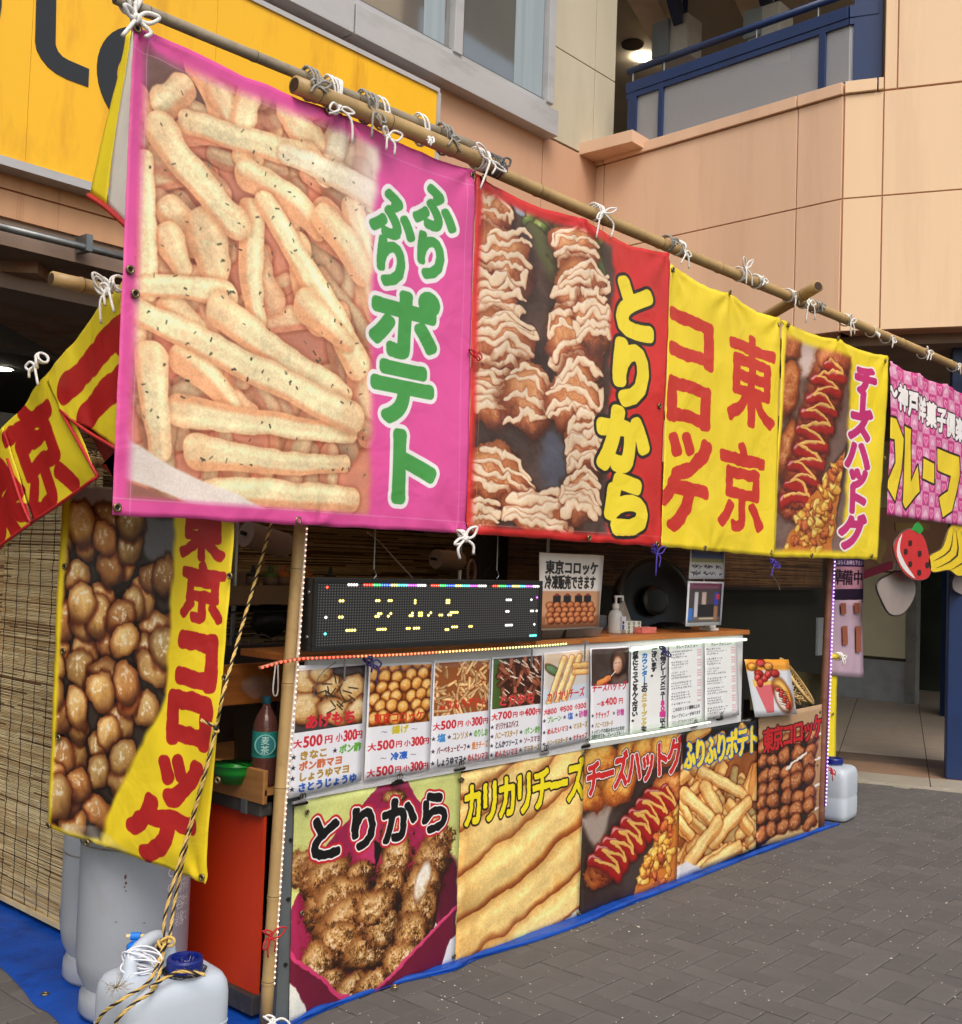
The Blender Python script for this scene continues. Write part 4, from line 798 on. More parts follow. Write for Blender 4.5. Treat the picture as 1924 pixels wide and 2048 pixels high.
SANDJ = mat('joint_sand', (72, 67, 63), .95, .25, 60, .4, 300)
m = MB(); m.add([(-60, -60, -.03), (70, -60, -.03), (70, 60, -.03), (-60, 60, -.03)], [(0, 1, 2, 3)])
tag(m.build('ground', mat('asphalt', (86, 82, 78), .9, .12, 6, .4, 200)), kind='structure')
pav = MB().box(-6, -7, -.028, 6.6, 5.5, -.009).build('pavement', SANDJ); tag(pav, kind='structure')
U = .11; G_ = .0021
def paver_mesh(w_, h_):
    b = .004; zt = 0.0; m = MB(); x0, y0, x1, y1 = G_, G_, w_-G_, h_-G_
    o = [(x0, y0), (x1, y0), (x1, y1), (x0, y1)]; i = [(x0+b, y0+b), (x1-b, y0+b), (x1-b, y1-b), (x0+b, y1-b)]
    m.add([p+(-.02,) for p in o]+[p+(-b*.6,) for p in o]+[p+(zt,) for p in i], [(8, 9, 10, 11)]+[(k, (k+1) % 4, (k+1) % 4+4, k+4) for k in range(4)]+[(k+4, (k+1) % 4+4, (k+1) % 4+8, k+8) for k in range(4)])
    me = bpy.data.meshes.new('paver'); me.from_pydata(m.v, [], m.f); me.materials.append(PAV); me.update(); return me, m
meH, mH = paver_mesh(2*U, U); meV, mV = paver_mesh(U, 2*U)
rs = random.Random(5); cand = []
for i in range(-45, 55):
    for j in range(-58, 36):
        x, y = 1.29+i*U, -.785-U+j*U; c = (i+j) % 4
        if c not in (0, 2): continue
        w_, h_ = (2*U, U) if c == 0 else (U, 2*U); cx_, cy_ = x+w_/2, y+h_/2
        if (cx_-6.0)*.935+(cy_-.66)*.355 > -.06: continue          # entrance floor begins here
        px, py, z = proj((cx_, cy_, 0)); inview = z > 0 and -40 < px < PW+40 and -40 < py < PH+60
        hid = cy_ > .12 and cx_ > -.1
        if abs(cx_) > 6.5 or cy_ < -5.5 or cy_ > 3.0: continue
        cand.append((0 if (inview and not hid) else 1, z if inview else 99+abs(cx_), x, y, c))
cand.sort(); k = 0; rest = MB()
for q in cand:
    _, z, x, y, c = q; dz = rs.uniform(-.0012, .0012)
    if q[0] == 0 and k < 300:
        o = bpy.data.objects.new('paver', meH if c == 0 else meV); o.location = (x, y, dz); o.rotation_euler = (rs.uniform(-.004, .004), rs.uniform(-.004, .004), rs.uniform(-.004, .004)); o.parent = pav; SC.collection.objects.link(o); k += 1
    else:
        mm = mH if c == 0 else mV; rest.add([(a+x, b+y, c_+dz) for a, b, c_ in mm.v], mm.f)
rest.build('paver_field', mat('paver_concrete_far', (98, 94, 91), .85, .16, 7, .5, 420, dirt=(118, 110, 106), dscale=38, damt=.35), pav, kind='stuff')
g = MB(); rs2 = np.random.RandomState(3)                                # pale grit and petals caught in the joints
for i in range(4200):
    t = rs2.rand(); x, y = rs2.uniform(-1, 6.2), -rs2.uniform(0.02, 1)**1.2*3.6
    if rs2.rand() < .62:
        if rs2.rand() < .5: x = 1.29+round((x-1.29)/U)*U+rs2.normal(0, .003)
        else: y = -.785+round((y+.785)/U)*U+rs2.normal(0, .003)
    n_ = mnoise.noise(Vector((x*1.1, y*1.1, 3)))
    if rs2.rand() > .72+n_*1.5+.08*x: continue
    a, L_ = rs2.uniform(0, 6.28), rs2.uniform(.0016, .0050)*(1 if rs2.rand() > .05 else 2.2); c_, s_ = math.cos(a)*L_, math.sin(a)*L_
    g.add([(x-c_, y-s_, .0015), (x+s_*.5, y-c_*.5, .0035), (x+c_, y+s_, .002), (x-s_*.5, y+c_*.5, .0015)], [(0, 1, 2, 3)])
tag(g.build('petal_litter', mat('petal', (206, 200, 186), .9, .1)), kind='stuff', label='pale petals and grit caught in the paving joints')
# ------------------------------------------------------------------ the shopping building
FY = 3.2
bld = thing('shopping_building', (3, FY, 0), 'salmon panelled shopping building with upper balcony behind the stalls', 'building')
def panels(parent, A, B, zs, us, m_, depth=.018, back=.2, jm=JOINT, gap=.010, names='panel', skip=()):
    """wall from A to B (ground plan), rows between zs, columns at distances us; each panel proud of a jointed backing"""
    A, B = np.array(A, float), np.array(B, float); L_ = np.linalg.norm(B-A); d = (B-A)/L_; n = np.array((d[1], -d[0]))
    bk = MB(); c = (A+d*(us[0]+us[-1])/2-n*back/2); zc = (zs[0]+zs[-1])/2
    bk.obox((c[0], c[1], zc), (d[0]*(us[-1]-us[0]), d[1]*(us[-1]-us[0]), 0), (n[0]*back, n[1]*back, 0), (0, 0, zs[-1]-zs[0])).build('wall', jm, parent)
    for j in range(len(zs)-1):
        for i in range(len(us)-1):
            if (i, j) in skip: continue
            u0, u1, z0, z1 = us[i]+gap/2, us[i+1]-gap/2, zs[j]+gap/2, zs[j+1]-gap/2; c = A+d*(u0+u1)/2+n*(depth/2+.0005)
            mm = m_(i, j) if callable(m_) else m_
            MB().obox((c[0], c[1], (z0+z1)/2), (d[0]*(u1-u0), d[1]*(u1-u0), 0), (n[0]*depth, n[1]*depth, 0), (0, 0, z1-z0)).build(names, mm, parent, bevel=.003)
xj = float(onY(1082, 310, FY)[0])
STAIN = mat('rust_stained_panel', (206, 158, 120), .75, .05, 1.2, .05, 200, dirt=(140, 74, 36), dscale=1.0, damt=.75, stretch=(9, 9, .22), dthr=.615)
zt = float(onY(0, 435, FY)[2]); zj = float(onY(100, 405, FY)[2])
XA = float(onY(1177, 317, FY)[0])
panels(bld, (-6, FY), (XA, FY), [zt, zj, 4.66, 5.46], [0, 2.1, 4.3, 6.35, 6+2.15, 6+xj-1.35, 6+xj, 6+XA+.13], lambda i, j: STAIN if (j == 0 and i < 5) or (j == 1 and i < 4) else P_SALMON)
# cream upper wall
zc0 = 5.47
panels(bld, (xj+.06, FY), (float(onY(1228, 150, FY)[0]), FY), [zc0, 6.33, 7.35, 8.6], [0, float(onY(1187, 150, FY)[0])-xj-.06, float(onY(1228, 150, FY)[0])-xj-.06], CREAM, jm=CREAM_J)
m = MB(); m.box(-6, FY-.01, 7.6, xj+.06, FY+.2, 9.5); m.build('upper_wall', CREAM, bld)
# side reveal of the cream wall
xe = float(onY(1228, 150, FY)[0])
# underside beams and ceiling of the undercroft
SOF = mat('dark_soffit', (136, 116, 102), .8, .2, 4, .1)
MB().box(-8, FY, 3.30, XA, FY+.35, zt-.002).build('edge_beam', SOF, bld)
MB().box(-8, FY+.35, 3.14, XA, FY+.8, 3.29).build('fascia', mat('brown_fascia', (150, 130, 120), .7, .08), bld)
MB().box(-8, FY+.8, 3.62, 14, 12, 3.7).build('ceiling', mat('undercroft_ceiling', (150, 124, 104), .85, .25, 3, .1, dirt=(84, 64, 50), dscale=1.5, damt=.6), bld)
a, b = onZ(-60, 500, 3.35), onZ(215, 690, 3.35)
bb = MB().bar((a[0], a[1], 3.4), (b[0]+(b[0]-a[0])*.6, b[1]+(b[1]-a[1])*.6, 3.4), .8, .34); bb.build('rusty_beam', mat('rusty_beam', (158, 132, 112), .8, .2, 5, .1, dirt=(150, 74, 40), dscale=6, damt=.8), bld)
dy = 6.2; p0, p1 = onY(-200, 470, dy), onY(330, 715, dy)
zb = float(onY(50, 703, dy)[2])
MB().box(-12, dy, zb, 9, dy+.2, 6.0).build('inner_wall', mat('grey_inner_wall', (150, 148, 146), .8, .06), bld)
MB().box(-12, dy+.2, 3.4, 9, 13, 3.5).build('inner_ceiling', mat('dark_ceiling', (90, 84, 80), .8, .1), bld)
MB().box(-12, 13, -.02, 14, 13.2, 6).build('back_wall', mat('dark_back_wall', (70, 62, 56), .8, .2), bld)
lp = onZ(3, 738, 3.39); dl = thing('ceiling_light', (lp[0], lp[1], 3.4), 'round downlight in the dark undercroft ceiling at far left', 'light')
MB().lathe([(.10, -.012), (.10, 0)], (lp[0], lp[1], 3.395), 24).build('lamp', mat('lamp_glow', (255, 244, 224), .5, 0, 1, 0, emis=40), dl)
MB().lathe([(.125, -.008), (.125, 0)], (lp[0], lp[1], 3.4), 24).build('rim', WHITEP, dl)
ra, rb = onY(-60, 438, FY-.12), onY(262, 518, FY-.12)
rl = thing('conduit_pipe', ra, 'grey steel conduit pipe running under the salmon fascia', 'pipe')
MB().tube([ra, rb+(rb-ra)*.5], .022, 10).build('pipe', STEEL, rl, smooth_=True)
q = onY(174, 490, FY-.12); MB().box(q[0]-.02, q[1]-.03, q[2]-.04, q[0]+.02, q[1]+.1, q[2]+.06).build('bracket', STEEL, rl)
# yellow sign
sy = FY-.14; sg = thing('shop_sign', (2, sy, 4.5), 'big yellow shop sign with black letters behind the fries banner', 'sign')
SX1 = float(onY(877, 200, sy)[0]); z0_, z1_ = float(onY(0, 311, sy)[2]), float(onY(877, 186, sy)[2])
YEL = mat('yellow_acrylic', (246, 188, 22), .35, .04, 1.2, .02, 40, dirt=(206, 140, 20), dscale=2.4, damt=.55, stretch=(1.5, 1, .4))
sx_ = [-5, float(onY(57, 200, sy)[0]), float(onY(57, 200, sy)[0])+1.22, float(onY(57, 200, sy)[0])+2.44, SX1-.02]
for a_, b_ in zip(sx_[:-1], sx_[1:]): MB().box(a_+.0012, sy, z0_, b_-.0012, sy+.12, z1_).build('face_panel', YEL, sg)
fr = MB(); fr.box(-5, sy-.015, z1_, SX1, sy+.13, z1_+.035); fr.build('top_trim', ALU, sg); MB().box(-5, sy-.015, z0_-.05, SX1, sy+.13, z0_).build('bottom_trim', ALU, sg); MB().box(SX1-.02, sy-.015, z0_, SX1+.012, sy+.13, z1_).build('side_trim', ALU, sg)
BLKL = mat('black_lettering', (34, 36, 40), .45, .05, 3, 0)
K = lambda *pts: [onY(x/2.919, y/2.919, sy-.004) for x, y in pts]
MB().prism(K((214, -60), (330, -40), (325, 262), (340, 300), (366, 330), (400, 350), (521, 402), (516, 508), (392, 462), (330, 430), (280, 390), (240, 340), (214, 290), (206, 240)), (0, .005, 0)).build('letter_l', BLKL, sg, recalc=True)
def ring_letter(cx_, cz_, rx, rz, k, name, par, mt, sk=0.0, rx2=None):
    n = 40; o = [(math.cos(2*math.pi*i/n), math.sin(2*math.pi*i/n)) for i in range(n)]; vs = []
    for d_ in (0, .005):
        for r_ in (1, k): vs += [(cx_+c*rx*r_ + s_*rz*r_*sk, sy-.004+d_, cz_+s_*rz*(r_ if r_ == 1 else k*.95)) for c, s_ in o]
    f = []
    for i in range(n): j = (i+1) % n; f += [(i, j, n+j, n+i), (2*n+i, 3*n+i, 3*n+j, 2*n+j), (i, 2*n+i, 2*n+j, j), (n+i, n+j, 3*n+j, 3*n+i)]
    MB().add(vs, f).build(name, mt, par, recalc=True)
e0 = onY(568/2.919, 360/2.919, sy-.004); e1 = onY(700/2.919, 190/2.919, sy)
ring_letter(e0[0]+.30, e0[2]-.02, .30, .33, .56, 'letter_o', sg, BLKL)
c0 = onY(8/2.919, 80/2.919, sy-.004); ring_letter(c0[0]-.42, c0[2]+.05, .42, .42, .95, 'logo_ring', sg, BLKL)
n = 40; MB().prism([(c0[0]-.42+.39*math.cos(2*math.pi*i/n), sy-.004, c0[2]+.05+.39*math.sin(2*math.pi*i/n)) for i in range(n)], (0, .003, 0)).build('logo_disc', WHITEP, sg, recalc=True)
# window band
wy = FY-.10; wz0 = float(onY(1085, 262, wy)[2]); wx1 = float(onY(1108, 200, wy)[0])
wd = thing('window_band', (3, wy, 5.6), 'grey aluminium window band above the yellow shop sign', 'window')
zs0 = float(onY(1085, 266, wy)[2]); zs1 = float(onY(1100, 222, wy)[2])
xs = float(onY(700, 28, wy)[0])
for x0, x1 in ((-5, xs-.008), (xs+.008, wx1)): MB().box(x0, wy-.06, zs0, x1, FY+.02, zs1).build('sill', ALU, wd, bevel=.004)
zf = zs1+.012; zg = float(onY(1090, 205, wy)[2])+.02
MB().box(-5, wy+.02, zf-.012, wx1-.02, wy+.10, zf+.075).build('bottom_rail', ALU, wd, bevel=.003)
mx_ = [float(onY(697, 5, wy)[0]), float(onY(917, 110, wy)[0]), wx1-.045]
GL = mat('window_glass', (150, 150, 146), .06, .05, 2, .02, 3, metal=.6, spec=1.0)
prev = -5
for i, x in enumerate([-1.2, mx_[0]-1.35]+mx_):
    w2 = .05 if i < 4 else .045; MB().box(x-w2, wy, zf+.065, x+w2, wy+.12, 7.6).build('mullion', ALU, wd, bevel=.003)
    MB().box(prev+.06, wy+.055, zf+.076, x-w2-.012, wy+.062, 7.6).build('pane', GL, wd); MB().box(prev, wy+.04, zf+.076, x-w2, wy+.05, zf+.095).build('glazing_bead', ALU_D, wd); prev = x+w2
REFL = mat('pale_reflection', (150, 164, 172), .8, .12, 2, 0, stretch=(8, 8, .2))  # pale strips that put a window reflection into colour
for x0, x1, c in ((mx_[1]-.36, mx_[1]-.12, REFL), (mx_[2]-.46, mx_[2]-.07, REFL)):
    MB().box(x0, wy+.052, zf+.10, x1, wy+.0545, 7.6).build('reflection_strip', c, wd)
# ---- balcony side
A0, A1 = np.array((XA+.12, FY)), np.array((5.93, .66)); dB = np.array((.355, -.935)); dB /= np.linalg.norm(dB); B1 = A1+dB*4.5
zcap = float(onX(1640, 182, 5.94)[2]); zj2 = 4.565; zbt = float(onX(1690, 655, 5.95)[2])
LA = np.linalg.norm(A1-A0); dA = (A1-A0)/LA
def hitw(px, py, P, d):   # where the ray meets the vertical plane through P along d (ground plan)
    r = ray(px, py); n = np.array((d[1], -d[0])); t = ((P-CAM[:2])@n)/(r[:2]@n); return CAM+r*t
ux = lambda px, py, P, d: float((hitw(px, py, P, d)[:2]-P)@d)
ua = [0, ux(1209, 400, A0, dA), ux(1594, 420, A0, dA), LA]
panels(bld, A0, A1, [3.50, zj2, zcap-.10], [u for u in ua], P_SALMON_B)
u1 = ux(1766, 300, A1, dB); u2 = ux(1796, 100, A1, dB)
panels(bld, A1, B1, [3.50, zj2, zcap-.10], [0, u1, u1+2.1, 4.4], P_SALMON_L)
nA = np.array((dA[1], -dA[0])); nB = np.array((dB[1], -dB[0]))
def caps(P, d, n, u0, u1, z0, z1, th, off, name, mm):
    c = P+d*(u0+u1)/2+n*(off-th/2); return MB().obox((c[0], c[1], (z0+z1)/2), (d[0]*(u1-u0), d[1]*(u1-u0), 0), (n[0]*th, n[1]*th, 0), (0, 0, z1-z0)).build(name, mm, bld, bevel=.004)
for u0, u1_ in ((0.02, ua[1]-.006), (ua[1]+.006, ua[2]-.006), (ua[2]+.006, LA-.004)): caps(A0, dA, nA, u0, u1_, zcap-.095, zcap, .26, .045, 'coping', P_SALMON_B)
u3 = ux(1756, 160, A1, dB)
for u0, u1_ in ((.004, u3-.006), (u3+.006, u1-.004)): caps(A1, dB, nB, u0, u1_, zcap-.095, zcap, .26, .045, 'coping', P_SALMON_L)
c = A0+nA*.22; bq0, bq1 = hitw(1180, 308, A0+nA*.2, dA), hitw(1250, 283, A0+nA*.2, dA)
MB().bar((XA+.0, FY+.0, 5.50), (XA+.02, float(bq1[1])-.1, 5.50), .34, .11).build('beam_end', P_SALMON_B, bld)
panels(bld, A1, B1, [zcap-.095, 6.7, 8.6], [u1, u2, u2+1.6, 4.4], P_SALMON_L)
# entrance soffit and void behind the balcony
def slab(name, pts, z0, z1, mm, par=bld): return MB().prism([(x, y, z0) for x, y in pts], (0, 0, z1-z0)).build(name, mm, par, recalc=True)
slab('entrance_soffit', [(A0[0]+.2, A0[1]), (A1[0]+.2, A1[1]), (B1[0]+.2, B1[1]), (14, -3), (14, 7), (6.3, 7)], 3.42, 3.5, SOF)
slab('balcony_floor', [(A0[0]+.25, A0[1]+1.5), (A0[0]+.25, A0[1]), (A1[0]+.25, A1[1]), (A1[0]+dB[0]*1.2+.25, A1[1]+dB[1]*1.2), (14, 0), (14, 7), (6.4, 7)], 5.0, 5.1, SOF)
CEIL = mat('balcony_ceiling', (176, 168, 150), .8, .08, 2, 0)
slab('balcony_ceiling', [(5.9, 2.2), (6.6, -.9), (18, -1.5), (18, 14), (5.9, 14)], 8.9, 9.0, CEIL)
MB().box(14, -3, 5.0, 14.1, 14, 9).build('balcony_back', mat('balcony_back', (190, 190, 182), .8, .05), bld)
MB().box(6.4, 9.9, 3.5, 14, 10, 9).build('balcony_end', mat('balcony_end', (130, 122, 110), .8, .1), bld)
BEAM = mat('brown_beam', (236, 214, 184), .7, .08)
for px0, py0, px1, py1, w_ in ((1295, -10, 1352, 96, .34), (1500, -30, 1538, 60, .34)):
    a, b = onZ(px0, py0, 8.7), onZ(px1, py1, 8.7); a, b = a+(a-b)*1.0, b+(b-a)*.5; MB().bar(a, b, w_, .36).build('roof_beam', BEAM, bld)
for px0, py0, px1, py1, w_ in ((1345, -10, 1362, 52, .12), (1528, -20, 1540, 40, .12)):
    a, b = onZ(px0, py0, 8.3), onZ(px1, py1, 8.3); MB().bar(a+(a-b)*1.5, b+(b-a)*.4, w_, .2).build('blue_brace', BLUE, bld)
for nm, px, py, w_, h_, lb in (('wall_speaker', 1366, 75, .44, .50, 'white wall speaker box hanging above the blue balcony rail, left one'), ('wall_speaker', 1551, 44, .40, .38, 'white wall speaker box half hidden behind the blue balcony handrail')):
    q = onX(px, py, 9.0); t = thing(nm, q, lb, 'speaker')
    MB().box(q[0]-.1, q[1]-w_/2+.1, q[2]-h_/2, q[0]+.25, q[1]+w_/2+.1, q[2]+h_/2).build('case', WHITEP, t, bevel=.02); MB().box(q[0]-.14, q[1]+.12, q[2]-h_/2+.03, q[0]-.1, q[1]+w_/2+.14, q[2]+h_/2-.02).build('front_grille', mat('grille', (150, 160, 166), .5, .1), t, bevel=.01)
    MB().box(q[0], q[1]-.02, q[2]+h_/2, q[0]+.06, q[1]+.02, 8.9).build('hanger', BLUE, t)
lp = onZ(1284, 118, 8.86); t = thing('ceiling_light', (lp[0], lp[1], 8.88), 'bright round downlight in the ceiling above the blue balcony', 'light')
MB().lathe([(.09, -.03), (.10, 0)], (lp[0], lp[1], 8.885), 24).build('lamp', mat('bright_lamp_glow', (255, 240, 214), .5, 0, 1, 0, emis=70), t)
lp = onZ(1265, 88, 8.88); t = thing('ceiling_speaker', (lp[0], lp[1], 8.88), 'dark round ceiling vent beside the balcony downlight', 'vent'); MB().lathe([(.15, -.03), (.16, 0)], (lp[0], lp[1], 8.885), 24).build('disc', mat('vent_brown', (64, 54, 42), .7), t)
# blue railing with perforated sheets on the coping
rail = thing('balcony_railing', (A1[0], A1[1], zcap), 'blue steel balcony railing with grey perforated sheet infill', 'railing')
zr = float(onX(1300, 178, A1[0]+.1)[2]); off = -.10
R0, R1, R2 = A0+nA*off+dA*ux(1240, 260, A0, dA), A1+nA*off+nB*0.0, A1+dB*(u1-.05)+nB*off
R1 = A1+(nA+nB)/np.linalg.norm(nA+nB)*off
zr = float(hitw(1310, 148, A0, dA)[2])+.045
def bar3(a, b, z0, z1, w_, name, mm=BLUE):
    a3, b3 = np.array((a[0], a[1], (z0+z1)/2)), np.array((b[0], b[1], (z0+z1)/2)); return MB().bar(a3, b3, w_, z1-z0).build(name, mm, rail, bevel=.003)
for a, b in ((R0, R1), (R1, R2)):
    bar3(a, b, zr-.10, zr, .06, 'top_rail'); bar3(a, b, zr-.155, zr-.102, .045, 'infill_rail'); bar3(a, b, zcap+.02, zcap+.05, .045, 'bottom_rail')
    MB().tube([(a[0], a[1], zr+.12), (b[0], b[1], zr+.12)], .032, 12).build('handrail', BLUE, rail, smooth_=True)
def post(P, d, u, w_, top=zr, nm='baluster'):
    c = P+d*u+np.array((d[1], -d[0]))*off; MB().obox((c[0], c[1], (zcap+.01+top)/2), (d[0]*w_, d[1]*w_, 0), (d[1]*.05, -d[0]*.05, 0), (0, 0, top-zcap-.01)).build(nm, BLUE, rail, bevel=.003)
uR0 = ux(1240, 260, A0, dA)
for px, py, w_, nm in ((1253, 230, .10, 'end_post'), (1310, 230, .05, 'baluster'), (1634, 130, .06, 'baluster')): post(A0, dA, ux(px, py, A0, dA), w_, nm=nm)
uE = u1-.13; post(A1, dB, uE, .22, nm='end_post', top=zr+.5)
for u in (uR0+.06, ux(1314, 180, A0, dA), ux(1500, 100, A0, dA), LA-.3): c = A0+dA*u+nA*off; MB().tube([(c[0], c[1], zr), (c[0], c[1], zr+.1)], .009, 6).build('handrail_support', STEEL, rail)
PERF = bpy.data.materials.new('perforated_sheet'); PERF.use_nodes = True; N, L = PERF.node_tree.nodes, PERF.node_tree.links; b = N['Principled BSDF']
tc = N.new('ShaderNodeUVMap'); mp = N.new('ShaderNodeMapping'); mp.inputs['Scale'].default_value = (75, 75, 1); mp.inputs['Rotation'].default_value = (0, 0, .785); L.new(tc.outputs[0], mp.inputs[0])
fr_ = N.new('ShaderNodeVectorMath'); fr_.operation = 'FRACTION'; L.new(mp.outputs[0], fr_.inputs[0]); sb = N.new('ShaderNodeVectorMath'); sb.operation = 'SUBTRACT'; sb.inputs[1].default_value = (.5, .5, 0); L.new(fr_.outputs[0], sb.inputs[0])
ln = N.new('ShaderNodeVectorMath'); ln.operation = 'LENGTH'; L.new(sb.outputs[0], ln.inputs[0]); gt = N.new('ShaderNodeMath'); gt.operation = 'GREATER_THAN'; gt.inputs[1].default_value = .24; L.new(ln.outputs['Value'], gt.inputs[0])
L.new(gt.outputs[0], b.inputs['Alpha']); b.inputs['Base Color'].default_value = (.36, .37, .40, 1); b.inputs['Metallic'].default_value = .3; b.inputs['Roughness'].default_value = .5
def sheet3(a, b):
    L_ = float(np.linalg.norm(b-a)); z0, z1 = zcap+.05, zr-.155
    MB().add([(a[0], a[1], z0), (b[0], b[1], z0), (b[0], b[1], z1), (a[0], a[1], z1)], [(0, 1, 2, 3)], [(0.01, 0.01), (L_, 0.01), (L_, z1-z0), (0.01, z1-z0)]).build('perforated_sheet', PERF, rail)
us_ = [ux(1258, 230, A0, dA), ux(1308, 230, A0, dA), ux(1312, 230, A0, dA), ux(1632, 130, A0, dA), ux(1636, 130, A0, dA)]
P_ = lambda u: A0+dA*u+nA*off
sheet3(P_(us_[0]), P_(us_[1])); sheet3(P_(us_[2]), P_(us_[3])); sheet3(P_(us_[4]), R1); sheet3(R1, A1+dB*(uE-.1)+nB*off)
# sheet seams
# ---- entrance at ground level
fl = MB(); org = A1+dB*0; vin = -nB
def F(u, v): p = A1+dB*u+vin*v; return (p[0], p[1])
def vat(px, py): q = onZ(px, py, 0.02)[:2]; return float((q-A1)@vin)
v_edge, v1_, v2_, v3_ = vat(1800, 1566), vat(1800, 1549), vat(1800, 1528), vat(1800, 1512)
slabf = MB().prism([F(-8, v_edge-.0)+(-.02,), F(5, v_edge)+(-.02,), F(5, 12)+(-.02,), F(-8, 12)+(-.02,)], (0, 0, .03)).build('entrance_floor', mat('grout', (70, 62, 56), .8), recalc=True); tag(slabf, kind='structure')
T_B = mat('beige_tile', (206, 188, 168), .35, .08, 8, .03, rnd=.05, stretch=(1, 1, 1)); T_M = mat('brown_tile', (156, 126, 104), .4, .08, 8, .03, rnd=.05); T_D = mat('dark_brown_tile', (124, 104, 92), .4, .08, 8, .03, rnd=.05); T_W = mat('pale_border_tile', (172, 162, 146), .45, .08, 8, .03, rnd=.05)
rows = [(v_edge, v1_, T_W), (v1_, v2_, T_M), (v2_, v3_, T_D)]+[(v3_+i*.72, v3_+(i+1)*.72, T_B) for i in range(9)]
for (a_, b_, mm) in rows:
    for i in range(8):
        u0 = -3.6+i*.72
        c = [F(u0+.004, a_+.004), F(u0+.716, a_+.004), F(u0+.716, b_-.004), F(u0+.004, b_-.004)]
        MB().prism([p+(.006,) for p in c], (0, 0, .0085)).build('tile', mm, slabf, recalc=True)
kerb = [F(-8, v_edge-.05), F(5, v_edge-.05), F(5, v_edge-.002), F(-8, v_edge-.002)]
k_ = MB().prism([p+(-.02,) for p in kerb], (0, 0, .033)).build('threshold', mat('pale_threshold', (170, 162, 146), .7, .1), slabf, recalc=True)
pl = thing('blue_column', (6.85, .2, 0), 'deep blue square column at the shop entrance on the right edge', 'column')
q0 = onZ(1885, 1562, 0); q1 = onZ(1873, 1434, 0)
MB().obox((q0[0]+.30, q0[1]-.24, 1.74), tuple(dB*.62)+(0,), tuple(vin*.35)+(0,), (0, 0, 3.46)).build('shaft', BLUE, pl, bevel=.01)
pl2 = thing('blue_door_frame', (q1[0], q1[1], 0), 'blue door frame further inside the entrance beside the column', 'door frame')
MB().obox((q1[0]+.25, q1[1]-.2, 1.5), (.5, -.25, 0), (.05, .1, 0), (0, 0, 3.0)).build('jamb', BLUE, pl2)
iw = thing('entrance_wall', (11.4, 3.2, 0), 'cream panelled wall with grey stone base inside the entrance', 'wall')
xw = 11.4; ya, yb = 2.12, 6.0
MB().box(xw, ya, .012, xw+.15, yb, .52).build('stone_base', mat('grey_stone', (176, 182, 190), .5, .15, 5, .05, dirt=(150, 152, 154), dscale=3, damt=.5), iw)
MB().box(xw+.02, ya, .52, xw+.12, yb, 3.4).build('backing', mat('wall_seam', (74, 68, 56), .8), iw)
CRW = mat('cream_wall_panel', (240, 234, 204), .6, .04)
for y0_, y1_ in ((ya+.02, 3.15), (3.2, 3.32), (3.37, 5.9)):
    for z0, z1 in ((.56, 1.62), (1.64, 1.98), (2.0, 3.3)): MB().box(xw, y0_, z0, xw+.03, y1_, z1).build('panel', CRW, iw)
MB().box(xw-.04, ya-.12, .012, xw+.1, ya, 3.3).build('white_jamb', mat('white_steel', (150, 150, 148), .5, .1, 8, dirt=(90, 84, 78), dscale=9, damt=.4), iw)
gw = thing('glass_front', (13.2, 0, 0), 'dark glass shop front deep inside the entrance', 'shop window')
MB().box(13.2, -3, .012, 13.25, 6, 3.4).build('pane', mat('dark_glass', (60, 66, 60), .15, .5, .8, 0), gw); MB().box(13.1, -.4, .012, 13.2, -.3, 3.4).build('mullion', ALU_D, gw); MB().box(13.1, .9, .012, 13.2, 1.0, 3.4).build('mullion', ALU_D, gw)
MB().box(8.6, .4, 2.95, 8.7, 4, 3.42).build('transom_panel', mat('grey_transom', (94, 86, 78), .6, .08), bld)
for f in print_fns: f()
print('prints', time.time()-T0)
